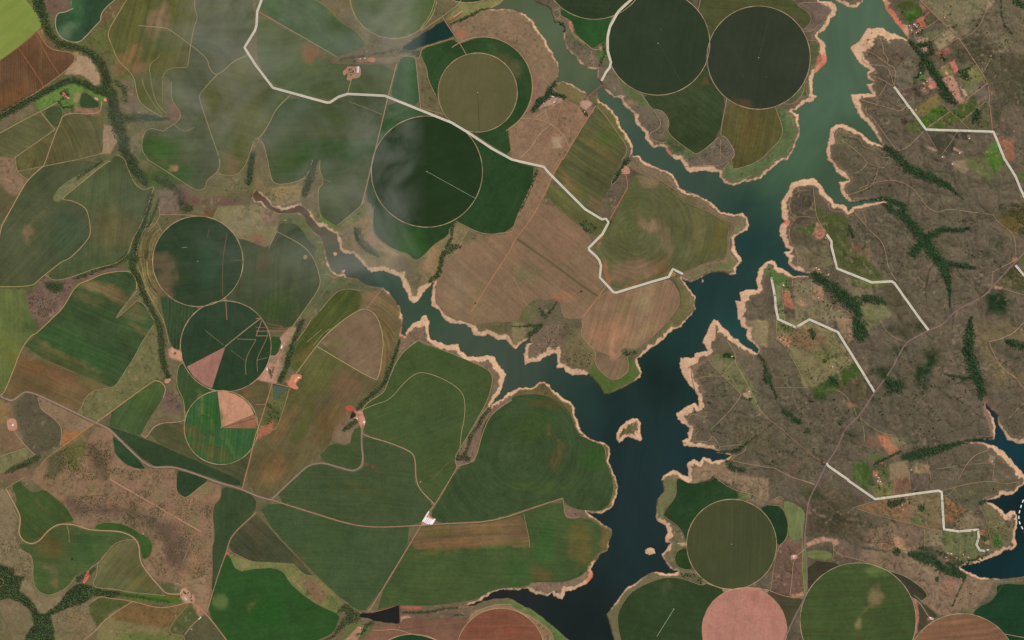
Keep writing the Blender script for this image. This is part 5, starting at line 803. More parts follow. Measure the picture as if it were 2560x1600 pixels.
("@03 50,85 190,0 @02 250,1480", 1.3, T), ("@03 60,90 150,250 195,350 190,420 175,500 210,565 270,600 330,600 390,560 450,480 540,420 620,415 720,425 810,462 920,478 1100,482 1200,505 1290,565 1318,640 1320,760 1380,860 1500,1000 1570,1078 1700,1078", 2.6, (196, 156, 116)),
("@03 130,280 190,400", 1.4, T), ("@03 200,670 320,720 305,1000 430,1098 540,1068 640,1015 720,900", 1.3, TY), ("@03 630,430 650,480 655,590", 1.4, TR), ("@03 1280,565 1180,565 1080,600 1010,680 940,780 850,830 820,900", 1.5, TR), ("@03 920,800 915,900 880,960 890,1020 1080,1030 1210,1060 1560,1092", 1.6, TY), ("@03 870,1150 950,1095 1040,1120 1240,1140 1480,1210 1620,1200 1780,1155", 2.0, (196, 140, 98)), ("@03 1250,1150 1000,1310 890,1440 790,1512", 2.2, T), ("@03 1050,0 1500,260 1900,490", 4.2, (176, 136, 104)), ("@02 1040,1500 1050,1512", 4, T), ("@03 1820,540 1730,770", 1.2, T), ("@03 1370,830 1430,800", 1.3, T),
("@03 1800,1150 1955,1265 2140,1512 2500,2000", 3.0, (186, 140, 104)), ("@03 1950,1260 2070,870 2140,680 2185,520 2419,310 @13 0,300", 2.2, TR), ("@03 1990,1100 2010,870 2000,650 2030,550 2000,250 2092,170 2090,50", 1.4, (160, 118, 88)), ("@03 1900,1290 1790,1400 1750,1460", 1.8, T), ("@03 1780,1180 1610,1370 1600,1460 1740,1465 1750,1550", 2.4, (150, 128, 84)), ("@03 2145,655 2300,740 2400,775 @13 0,770", 1.4, TR), ("@03 1860,200 1850,130 1980,130", 1.3, T), ("@03 -60,980 0,910 45,970 0,1010", 1.4, T), ("@03 120,1500 70,1400 0,1240", 1.4, (110, 116, 62)), ("@03 590,1440 740,1440 800,1512", 1.6, (110, 116, 66)),
("@03 1665,0 1665,110 1730,165 1780,162 1960,15", 1.4, T),
("@02 2130,248 2419,15 @12 60,-20 @01 2419,1500", 2.4, (178, 140, 104)), ("@02 1940,100 2110,235", 1.2, (132, 122, 86)), ("@02 2180,285 2310,380", 1.4, (112, 104, 66)), ("@02 2419,190 2315,370 2325,520", 1.8, (156, 116, 88)), ("@02 2240,180 2419,185", 1.4, TR), ("@12 0,105 320,105", 1.8, (176, 118, 88)), ("@12 0,70 320,80 100,30", 1.4, (160, 108, 80)), ("@12 60,10 120,100 100,180 40,300 5,380 15,490", 1.8, (156, 112, 82)), ("@12 60,-10 0,150", 1.8, TR), ("@12 0,150 120,150", 1.6, TR), ("@12 5,380 110,355", 1, TY),
("@01 2135,1340 2145,1512", 2, (170, 112, 88)), ("@01 2145,700 2110,900 2100,1080 2105,1290", 1.6, (120, 98, 70)), ("@01 1955,735 1980,650", 1.4, (120, 98, 70)), ("@01 2180,947 2295,947", 1.2, (150, 110, 76)), ("@01 1720,827 1768,827", 1.4, TY),
("@01 1400,610 1430,520 1500,380", 1.4, (110, 118, 66)), ("@01 1510,515 1700,515 1870,530", 1.8, T), ("@01 1500,440 1520,540 1400,680", 1.3, T), ("@01 1290,900 1310,760 1400,600", 1.3, TY), ("@01 1300,1000 1370,1180 1440,1350 1500,1430 @02 1560,40 1600,240", 1.4, TY), ("@01 1290,1330 1370,1360 1450,1512", 1.3, TY), ("@01 1300,1230 1090,1490 1130,1480 1300,1320", 1.3, T), ("@01 1470,560 1530,680", 1.3, T),
("@22 1860,380 1990,530 2160,690 2160,720 2050,870 1880,1030", 1.4, T), ("@22 2030,200 2120,330 2100,400 2180,530 2270,700 2350,870 2419,930", 1.9, TY), ("@22 1990,530 1820,530 1760,555", 1.3, TY), ("@22 1990,530 2080,400", 1.2, TY), ("@22 1660,930 1700,880 1850,930 1820,870 1850,870", 1.2, TY), ("@22 1740,1150 1870,1150 1890,1080 1960,1190 1960,1220", 1.3, TY), ("@22 1960,1200 2190,1170 2215,1230 2110,1290 2050,1270 1930,1250", 1.3, T), ("@22 2110,1290 2060,1320 2160,1350 2300,1370 2419,1395", 1.4, T), ("@22 2300,910 2360,890 2330,840", 1.4, T), ("@22 1740,1030 1760,1050 1730,1080 1730,1150", 1.1, T), ("@22 1740,700 1700,560 1690,430 1760,410 1900,330", 1.6, (136, 108, 86)), ("@22 1900,290 1905,190 1950,140 2050,190 2160,300", 1.5, (130, 106, 84)), ("@22 2190,300 2290,340 2280,380", 1.1, TY), ("@22 2120,1380 2110,1512", 1.2, T),
("@22 5,720 100,700 300,700 440,770 570,930", 1.3, (128, 106, 70)), ("@22 640,1090 870,1170 890,1290", 1.4, T), ("@22 870,1290 950,1512", 1.4, (120, 110, 70)), ("@12 1900,1385 1870,1300 1970,1150 2090,940 2200,810", 1.6, T), ("@12 1905,1380 2075,1335 2130,1100 2200,920 2300,830 2419,755", 1.6, T), ("@12 1860,1300 1660,1512", 1.4, (120, 104, 66)),
]
# woods: (polygon or strip with widths, density, label)
CREEK = ["@30 1170,1090 1260,1110 1330,1080", "@30 1040,940 1150,960 1250,1030", "@31 1300,560 1330,400 1350,200", "@31 1330,410 1500,420 1560,400", "@31 1600,280 1640,420 1700,500", "@31 1780,1040 1850,1100 1900,1150",
 "@31 1730,1230 1890,1240", "@31 1780,720 1830,820 1900,850 2050,960", "@31 1900,610 2000,560 2140,540", "@31 2100,620 2180,680", "@31 1880,420 2000,540", "@32 1660,680 1850,790 2000,920", "@32 1330,800 1560,960", "@32 1610,640 1700,720",
 "@32 1950,545 1800,600", "@32 2000,930 1880,1010 1700,1060", "@32 2140,840 2260,740 2350,730", "@32 2130,470 2230,440", "@32 0,520 50,640 90,780 180,880 290,960", "@32 180,880 270,830 380,760", "@32 700,1140 760,1100 850,1080", "@22 1900,720 2080,700 2240,760",
 "@22 2230,1160 2360,1060 2419,1000 @32 100,940", "@22 2300,1270 2419,1290", "@32 0,1260 180,1250 280,1240", "@33 900,640 1050,670 1180,660", "@31 740,620 640,560", "@31 1720,120 1500,90 1420,-20", "@30 1600,1512 1500,1440 1440,1380", "@30 1080,1290 1180,1230 1230,1290",
 "@30 700,1280 860,1340 950,1400", "@32 1800,90 1850,200 1880,240", "@32 1740,430 1850,420 1900,400", "@32 1760,320 1840,310", "@31 1980,980 2100,1000 2200,940", "@31 1730,1400 1760,1512 @32 1740,100", "@32 1990,1060 2080,1150", "@32 1200,500 1300,560 1440,540",
 "@32 900,1000 1000,1040", "@31 860,600 930,720 900,860", "@31 980,250 1060,330", "@22 2000,1350 2200,1420 2419,1400", "@32 2200,420 2330,360 2419,350", "@33 420,100 560,200 700,180", "@31 1560,980 1480,1200 1500,1380"]
WD = [
("strip", "@00 330,-300,18 360,20,17 420,180,11 470,320,11 560,410,10 700,440,9 800,470,10 870,500,11 950,600,13 990,680,12 1010,820,15 1060,900,17 1080,1060,17 1130,1200,19 1170,1320,14 1170,1420,13 1230,1500,14 @01 1270,80,15 1330,160,14 1370,215,10", 1, "dark riverside forest belt winding down from the top left corner"),
("strip", "@00 -60,1140,9 60,1060,10 280,940,10 420,870,10 560,800,8 650,760,9 800,790,9 900,850,10 1000,860,16", 1, "narrow forest strip joining the belt beside the striped brown field"),
("strip", "@00 1150,1120,12 1350,1110,12 1480,1120,7 1600,1120,3", .9, "short forest arm reaching east under the smoke"),
("strip", "@00 1100,780,8 1180,840,8 1190,950,8", .5, "thin patch of trees on the east bank of the forest belt"),
("strip", "@01 1480,180,9 1600,230,12 1700,300,8 1720,400,9 1740,450,14 1790,460,10", .6, "scrubby dark trees where the forest belt fades at the stream"),
("strip", "@01 1430,330,9 1390,480,8 1340,640,9 1280,800,9 1260,930,14 1250,1020,9 1330,1160,9 1370,1300,8 1440,1430,8 1490,1512,7 @02 1510,80,9 1530,200,10 1530,330,9 1560,450,8 1590,530,6", 1, "long narrow forest ribbon between the sail shaped field and the round fields"),
("strip", "@01 1200,900,8 1100,985,5 960,1030,5 800,1090,5 700,1120,4", .7, "thin hedge of trees branching west from the narrow ribbon"),
("strip", "@01 1505,370,4 1470,470,5 1430,560,4 1390,650,3", .8, "small dark wood left of the mauve pasture"),
("strip", "@01 740,170,5 840,90,5 960,20,4", .6, "row of bushes in the pale grass strip at left"),
("strip", "@11 560,20,9 530,100,11 500,200,12 480,270,10 460,330,7", .9, "smoky dark forest tongue above the west arm of the lake"),
("strip", "@01 2390,-60,8 2370,60,8 2360,180,8 2350,220,6 @00 2390,1490,7", .9, "small dark forest gully ending above the stream"),
("strip", "@11 1860,620,5 1850,730,4 1810,820,8 1920,815,5 1780,880,8 1750,960,7 1740,1040,6 1710,1100,7 1670,1120,9 1640,1150,4", .85, "dark wooded ravine cutting north from the lake beside the tan plain"),
("strip", "@11 940,650,4 960,750,5 1030,830,5 1120,890,4 1160,910,4", .55, "faint scrub line on the sandy headland"),
("strip", "@12 440,10,7 400,90,7 360,190,7 330,300,8 300,400,9 260,500,8 230,580,5", 1, "dark forest strip beside the farm with pink yards"),
("strip", "@12 1355,190,3 1330,290,4 1290,400,5 1250,500,6 1220,590,6 1150,660,6 1060,730,6 990,810,6 960,850,4", 1, "narrow dark forest strip curving down the edge of the central green field"),
("strip", "@12 960,950,6 900,990,8 850,1020,6 830,1040,4", .9, "dark trees around the farmstead on the central plateau"),
("strip", "@12 2230,810,4 2170,880,5 2120,960,6 2080,1030,6 2030,1100,5 2010,1170,4 1990,1230,4 1960,1290,8 1900,1310,6 2010,1310,5", .8, "forest strip in the brown ravine between the two central green fields"),
("strip", "@20 200,1040,7 260,960,10 330,920,9 340,870,6 430,900,6 510,915,4", 1, "dark trees round the farmhouse at the dam"),
("strip", "@20 440,740,3 400,800,6 370,830,6 350,870,6", .8, "dark wooded creek mouth west of the dam"),
("strip", "@20 650,1020,3 690,1060,3 710,1090,3", .7, "small dark hedge south of the dam yard"),
("strip", "@20 400,220,5 470,225,4 490,260,4 500,290,3", .8, "dark fringe of trees on the north bank of the river"),
("strip", "@20 860,420,3 880,500,3 850,560,4 820,620,3", .6, "green thicket beside the upper pale road"),
("strip", "@21 240,100,3 200,200,3 150,310,4 100,430,3 70,490,2", .9, "thin tree row along the east edge of the deep green field"),
("strip", "@20 1100,1500,4 @21 1080,10,5 1040,80,5 980,170,5 960,210,3", .9, "short dark tree row south of the striped slope"),
("strip", "@21 660,600,5 700,660,4 750,670,4 800,640,3 680,570,2", .8, "trees round the small square pond hollow"),
("strip", "@12 2419,60,1 @22 280,50,6 220,100,9 160,150,6", .9, "dark wooded gully at the north shore of the lake"),
("strip", "@21 420,1350,3 370,1420,3 320,1490,4 @21 270,1400,3 290,1480,2", .5, "thin bushes in the small ravines of the tan headland"),
("strip", "@22 1050,300,4 1080,310,6 1120,320,6 1160,310,4", .35, "clump of dark trees at the tip of the tan headland"),
("strip", "@10 1840,230,4 1900,200,4 2000,160,4 2130,90,3 2230,75,2", .8, "dark tree line on the bank above the reservoir dam"),
("strip", "@10 1350,490,4 1420,480,4 1550,500,7 1530,520,5", .5, "scrub at the shallow end of the narrow reservoir"),
("strip", "@10 800,560,4 1000,530,4 1200,500,4 1350,460,4", .4, "smoky scrub along the valley north of the farmyard"),
("strip", "@30 1330,370,3 1400,460,6 1470,540,10 1540,640,10 1600,740,10 1650,830,12 1700,890,11 1770,970,6 1650,900,10", 1.1, "dark forest corridor between the smallholdings in the upper right"),
("strip", "@30 1440,600,6 1460,660,8 1420,720,5 1390,740,3", .9, "dark trees on the west side of the smallholdings corridor"),
("strip", "@30 1420,420,5 1490,420,8 1540,400,3 @30 1530,470,8 1550,500,6", .9, "dark trees between the red yards in the upper right"),
("strip", "@30 1860,700,8 1880,740,9 1810,680,5 1930,630,2", .8, "clump of dark trees beside the olive plots"),
("strip", "@30 1640,530,7 1660,555,5", .6, "clump of trees by the red plot"),
("strip", "@30 1970,1100,14 1980,1060,9 1950,1130,8", .7, "round dark grove on the scrub plot in the upper right"),
("strip", "@30 2330,0,8 2390,40,8 2419,60,7", .8, "dark grove in the top right corner"),
("strip", "@30 2195,-20,2 2200,130,2 2230,240,2 2300,320,3", .6, "thin dark gully line at the right top edge"),
("strip", "@30 1100,1400,7 1150,1420,9 1200,1470,9 1260,1512,9 @31 1260,20,10 1320,80,11 1420,120,11 1530,160,11 1620,210,11 1690,240,8 1760,300,3 1850,370,1", 1.1, "dark forested gully slanting down from the inlet on the east shore"),
("strip", "@31 800,410,3 950,385,4 1050,365,5 1130,365,6 1220,410,8 1280,440,8 1250,500,14 1330,580,11 1400,650,11 1450,740,14 1500,790,13 1560,880,13 1620,960,13 1670,1040,12 1690,1120,9 1710,1200,6 1718,1290,2 1720,1400,1", 1.1, "long dark forest gully forking like a star on the brown plateau"),
("strip", "@31 1110,430,9 1180,480,9", .9, "dark trees at the head of the long inlet"),
("strip", "@31 1500,730,9 1570,690,9 1650,660,7 1740,665,6 1830,665,5 1900,640,3", 1.1, "upper right arm of the star shaped forest"),
("strip", "@31 1440,800,9 1390,860,13 1350,880,6 1385,920,3", 1.1, "short left arm of the star shaped forest"),
("strip", "@31 1650,960,9 1740,985,7 1850,1000,6 1950,1020,3", 1.1, "lower right arm of the star shaped forest"),
("strip", "@31 770,620,4 775,680,8 800,720,4", .9, "small dark grove by the creek on the heart shaped headland"),
("strip", "@31 440,1090,10 520,1140,12 600,1200,14 680,1270,17 760,1330,18 830,1390,15 860,1460,8", 1.1, "dark forest gully crossing the smallholdings south of the heart shaped headland"),
("strip", "@31 900,1310,8 980,1310,10 1060,1330,9 1100,1350,5", 1, "eastern spur of the smallholdings forest gully"),
("strip", "@32 840,-10,10 850,60,16 860,120,17 880,170,12 900,60,8", 1.1, "southern end of the smallholdings forest below the crossing pale road"),
("strip", "@32 400,100,6 430,140,8 430,160,5", 1, "dark green grove on the speckled pasture"),
("strip", "@32 530,390,6", .9, "single round grove on the pasture east of the speckled field"),
("strip", "@32 620,580,8 590,540,5 650,600,5", .6, "dark trees at the edge of the green slope field"),
("strip", "@32 1220,600,12 1240,660,10 1180,660,7 1100,520,8 1150,560,8", .6, "dark woodland patch east of the main dirt road"),
("strip", "@32 1920,-20,5 1905,60,7 1900,180,13 1890,280,14 1910,380,14 1950,480,13 2000,580,12 2020,680,9 2010,740,4", 1.1, "tall dark forest gully running south near the right edge"),
("strip", "@32 1680,510,2 1770,530,5 1840,545,4 1950,545,2", .9, "side branch of the tall gully forest"),
("strip", "@32 2250,200,5 2330,225,9 2419,250,10 2600,260,9", 1, "dark gully wood at the right edge"),
("strip", "@32 1290,1290,9 1400,1270,14 1530,1240,12 1680,1200,8 1820,1160,5 2000,1125,3 2110,1115,2", 1.1, "dark forest strip leading to the eastern lake arm"),
("strip", "@32 1010,1360,3 1060,1330,4 1150,1290,3 1250,1240,3", .8, "thin trees along the creek below the orange field"),
("strip", "@32 155,860,5 285,960,9 200,890,2", .8, "dark grove beside the creek on the southeast plateau"),
("strip", "@32 380,1035,6 350,1050,3", .8, "small dark grove by a bare patch on the southeast plateau"),
("strip", "@32 680,970,8", .6, "round scrub grove west of the main dirt road"),
("strip", "@22 1940,1245,3 2030,1245,4 2110,1240,5 2180,1195,4 2230,1150,2", .9, "green thicket on the north bank of the narrow inlet"),
("strip", "@22 2030,1330,4 2060,1380,7 2100,1410,5 2190,1410,3", .8, "dark wooded gully south of the narrow inlet"),
("strip", "@22 2330,330,3 2380,400,5 2400,480,6 @22 2400,580,7 @32 0,520,6 20,600,3 80,720,2", .8, "dark wooded creek between the two eastern headlands"),
("strip", "@22 2010,330,5 2080,330,5 2090,365,4", .6, "garden trees round the house on the bulb shaped headland"),
("strip", "@22 2250,745,4", 1, "tiny green grove by the bare yard on the east shore"),
("strip", "@22 1200,1500,0 @22 1905,1500,8 @22 1915,1512,7", .7, "dark grove on the pale southern bank"),
("strip", "@33 1160,230,8 1200,220,9 1250,200,7 1280,190,5", .9, "dark grove south of the pale road in the southeast smallholdings"),
("strip", "@33 1448,265,9", 1, "round dark grove alone on the brown plot in the southeast"),
("strip", "@33 1220,675,10", 1, "round dark wood beside the orange eroded bowl"),
("strip", "@33 1350,700,7 1450,720,13 1560,760,12 1650,830,11 1760,880,11 1840,900,7 @33 1700,780,5", 1.1, "dark gully forest leading to the southeastern bay"),
("strip", "@33 1450,640,6 1550,670,6 1640,700,7 1740,740,8 1800,790,9 1900,780,8 2000,750,6 2070,700,3", .55, "speckled woodland beside the lakeside houses in the southeast"),
("strip", "@33 1597,935,6", 1, "small isolated grove on the pink pasture in the southeast"),
("strip", "@33 2010,210,6 2060,200,4", .9, "dark trees at the tip of the small eastern inlet"),
("strip", "@33 2160,590,7 2200,630,5", .5, "bright green shrubs on the eastern knob of land"),
("strip", "@33 2030,530,4 2060,560,4", .7, "orchard trees beside the small red plot"),
("strip", "@33 1870,900,2 1830,1000,2 1790,1080,2 1740,1190,2", .7, "thin dark gully crossing the pink pasture in the southeast"),
("poly", "@03 -60,780 30,810 130,840 140,900 230,910 180,1040 290,1130 370,1250 420,1270 550,1170 660,1030 740,980 800,980 880,1010 1000,1040 1100,1050 1140,1075 1080,1110 950,1090 880,1090 800,1160 700,1190 560,1240 480,1280 500,1400 520,1530 240,1600 240,1480 320,1360 300,1240 200,1150 80,1110 0,1130 -60,1150", 1, "broad dark forest valley in the bottom left corner"),
("strip", "@03 860,860,8 890,840,5 745,935,8 1420,860,6", .9, "small groves on the fields above the bottom left forest"),
("strip", "@03 1150,1085,5 1300,1100,5 1450,1125,3 1600,1150,3", .5, "thin green thicket along the wet strip in the lower left"),
("strip", "@02 60,1440,4 130,1400,8 250,1360,9 330,1310,9 370,1290,6", .9, "dark forest strip at the left edge beside the tan field"),
("strip", "@13 780,1250,4 850,1190,8 900,1270,14 960,1290,11 860,1330,12 790,1400,5 740,1470,4 660,1512,4 600,1540,3", .8, "scrubby dark wood west of the dark reservoir"),
("strip", "@13 1100,1345,6 1050,1370,5 1020,1420,6", .7, "trees between the dark reservoir and the bottom farmstead"),
("strip", "@13 1390,1250,2 1560,1250,3 1640,1245,3 1740,1220,3 1800,1215,2 1900,1205,2", .8, "thin dark tree line in the valley east of the dark reservoir"),
("strip", "@13 1880,1275,2 1960,1275,2", .8, "few bushes south of the valley tree line"),
("strip", "@23 1620,900,4 1760,900,5 1790,960,4", .45, "dark scrub at the head of the southern inlet"),
("strip", "@23 670,868,4 640,900,3", .9, "small dark grove on the red shore bluff"),
("strip", "@01 450,1180,8 560,1190,9 520,1220,8", .5, "dark thicket at the top of the mauve scrub"),
("strip", "@00 580,880,5 620,850,6 640,900,5 560,960,3 590,1010,3 690,1010,4", .7, "garden trees round the red roofed farm at left"),
("strip", "@12 130,470,3 140,540,3 170,450,2", .6, "yard trees by the pink farmyard"),
("strip", "@12 150,900,13 200,870,8 110,790,4", .3, "scattered trees in the paddock below the pond"),
("strip", "@02 1640,320,4 1670,310,3", .8, "trees in the small farmyard beside the narrow ribbon"),
("strip", "@03 1700,1090,3 1740,1060,3 1800,1080,4 1810,1130,3 1740,1030,2", .6, "dark trees round the lower left farmstead"),
("strip", "@10 870,690,5 920,700,4 950,660,3 850,720,3 940,560,4", .5, "yard trees beside the white roofed shed"),
("strip", "@13 940,1460,3 1000,1450,4 1030,1420,3", .6, "trees round the bottom edge farmstead"),
]
# zones of scattered trees: outline, count, radius metres min max, phrase
SC = [
("@30 1320,200 1450,200 1470,330 1340,330", 60, 3.5, 6.5, "between the houses of the upper right hamlet"), ("@30 1600,600 1730,620 1730,740 1620,740", 60, 3.5, 6, "in the striped garden plots"),
("@30 1420,730 1600,740 1590,860 1430,850", 50, 3.5, 6, "round the tan house by the red plot"), ("@30 1400,340 1560,400 1540,520 1430,440", 50, 3.5, 6.5, "round the red yards in the upper right"),
("@31 420,1000 620,1000 600,1120 430,1120", 60, 3.5, 6, "round the houses above the forest gully"), ("@31 110,1130 190,1150 180,1230 120,1220", 25, 3.5, 6, "in the garden above the orange field"),
("@32 980,1350 1140,1360 1080,1500 980,1500", 60, 3.5, 6.5, "round the pink roofed house"), ("@33 1230,200 1320,200 1300,300 1240,310", 25, 3.5, 6, "by the pink roofed houses"), ("@33 1990,500 2120,520 2110,640 2000,640", 60, 3.5, 6, "in the orchard by the eastern knob"),
("@33 980,0 1180,20 1120,120 990,80", 50, 3.5, 6.5, "round the cream hut on the green plot"), ("@31 280,1300 380,1320 370,1400 300,1400", 25, 3.5, 6, "round the red roofed house in the smallholdings"),
("@22 1850,370 2300,620 2419,900 2419,1180 2230,1150 1900,1200 1740,1150 1700,900 1850,700 1760,500", 200, 4, 8, "on the brown pasture by the eastern shore"),
("@31 220,290 760,480 760,780 1100,1130 640,1010 270,980 200,700", 110, 4, 7, "on the heart shaped headland"),
("@31 760,420 1080,430 1330,560 1420,950 1680,1200 1690,1500 1440,1400 1160,1140 800,800", 260, 4, 7, "on the brown plateau west of the star shaped forest"),
("@31 640,0 1200,0 1600,320 2100,520 1900,640 1460,700 1320,500 1100,330 760,380 860,180", 260, 4, 7, "on the brown savanna around the slanting gully"),
("@31 1560,700 2180,650 2330,900 1980,1330 1730,1400 1690,1060", 200, 4, 7, "on the rolling slopes right of the star shaped forest"),
("@32 540,800 1300,230 1850,100 1900,500 2050,780 2100,1100 1300,1200 1150,1260 640,1240 820,950", 420, 4, 8, "on the wide brown plateau east of the main dirt road"),
("@32 0,330 340,640 820,800 640,1180 480,1480 0,1480", 300, 4, 8, "on the brown plateau west of the main dirt road"),
("@32 80,20 640,120 820,390 400,660 80,180", 380, 3.5, 7, "on the speckled smallholding pasture"),
("@31 0,1010 420,1130 860,1500 100,1500", 200, 3.5, 7.5, "among the smallholdings below the heart shaped headland"),
("@33 980,0 1640,110 1990,460 1990,650 1800,760 1460,630 920,300 1010,180", 260, 3.5, 7.5, "among the southeastern smallholdings"),
("@33 1460,620 2080,660 2060,720 1820,790 1640,700", 200, 3.5, 6, "around the lakeside houses in the southeast"),
("@33 760,280 1170,400 1200,640 900,620 600,520 420,400", 800, 2.4, 5.5, "on the burnt looking scrub in the southeast"),
("@33 2000,220 2350,330 2330,640 2100,720 1990,560", 130, 3.5, 7, "on the eastern knob of land"),
("@33 1650,130 2200,60 2100,190 1980,420 1700,380", 110, 3.5, 7, "on the slope above the small eastern inlet"),
("@30 1150,20 2060,30 2080,760 2110,1230 1500,1210 1190,640 1330,370", 420, 3.5, 8, "among the smallholdings in the upper right"),
("@30 2000,0 2419,0 2419,1500 2250,1500 2090,900", 220, 3.5, 7, "on the open savanna at the right edge"),
("@30 920,430 1190,500 1190,820 1480,1240 1230,1420 950,1100 1000,800", 160, 3.5, 6.5, "on the upper eastern headland"),
("@30 620,1230 1070,1390 1240,1430 1240,1512 620,1512", 130, 3.5, 6.5, "on the brown headland opposite the grass bank"),
("@31 2180,420 2419,400 2419,700 2200,640", 700, 2.6, 5, "in the speckled scrub at the right edge"),
("@31 2180,1100 2330,1000 2419,1100 2419,1270 2200,1190", 180, 3, 5, "in the scrub corner beside the pale road end"),
("@01 250,1240 680,1190 480,1500 300,1460", 520, 2.4, 5.5, "in the mauve scrub at left"),
("@02 160,760 540,950 580,1180 330,1270 200,1050", 160, 3, 5, "on the grey savanna at left"),
("@02 600,1220 1040,1100 1060,1400 1650,1430 1660,1512 400,1512 450,1300", 2200, 2.2, 5, "on the pink scrubland south of the paved road"),
("@03 620,170 1650,60 2000,260 2000,880 1700,980 1400,800 1430,560 1200,420 900,400 700,380", 3800, 2.2, 5, "on the pink scrubland in the lower left"),
("@03 0,350 160,600 300,740 300,1000 130,900 0,780", 700, 2.2, 4.6, "on the pale scrub in the lower left corner"),
("@03 490,1270 900,1150 800,1500 500,1500", 160, 3, 5, "on the pale pasture at the bottom left"),
("@02 1560,640 1700,700 1710,830 1580,820", 60, 3.5, 6, "on the mauve patch beside the striped round field"),
("@11 780,700 1000,800 1380,960 1600,900 1540,1250 1380,1080 1080,1030 820,870", 420, 3, 5, "on the sandy headland of the west arm"),
("@11 150,280 430,260 400,400 150,400", 120, 3, 5, "on the sandy spit beside the stream"),
("@12 1380,160 1600,60 1600,180 1500,200", 60, 3, 5, "on the low spit in the middle of the lake"),
("@22 180,200 250,60 640,20 640,150 780,300 720,450 560,460 470,290 260,370", 220, 3.5, 6.5, "on the brown bank below the tan plain"),
("@20 490,320 740,480 800,640 620,540", 60, 3.5, 5.5, "on the lobed north bank of the river"),
("@20 870,720 1200,980 1480,1160 1440,1340 1260,1220", 90, 3.5, 5.5, "on the grey bank below the left dark round field"),
("@20 1760,1480 1990,1310 2100,1450 1950,1512", 40, 3.5, 5.5, "on the grey triangle by the lake"),
("@13 640,1080 780,1110 960,1240 780,1270", 80, 3.5, 5, "in the rough strip above the dark reservoir"),
("@12 60,780 250,760 230,960 80,990", 90, 3.5, 6, "in the paddock below the farm pond"),
("@33 1300,720 1700,900 1740,1250 1000,800", 60, 3.5, 6, "on the pink pasture in the southeast"),
("@33 1880,920 2130,980 1900,1260 1760,1280", 60, 3.5, 6, "on the brown slope south of the bay"),
("@22 1050,270 1170,290 1140,350 1050,320", 50, 4, 6.5, "on the tip of the tan headland"),
("@22 1000,1000 1200,940 1210,1130 1010,1140", 60, 3, 4.5, "on the island"),
("@01 1940,160 2300,240 2280,330 1960,230", 50, 3.5, 5, "on the olive slope by the stream"),
("@12 1880,1250 2070,1000 2080,1320 1920,1350", 60, 3.5, 5.5, "in the brown ravine"),
("@32 1320,1320 1900,1250 2080,1400 2080,1512 1340,1512", 160, 3.5, 6.5, "on the slope south of the lake arm forest"),
("@23 1950,0 2419,0 2419,180 2150,100", 60, 3.5, 6, "on the tan bank above the lone round field"),
("@33 40,640 310,620 320,1050 40,1020", 110, 3, 4.5, "in the mauve scrub beside the main dirt road"),
("@32 2100,780 2419,300 2419,1100 2250,1050", 150, 3.5, 6.5, "on the slopes above the eastern lake arm"),
]
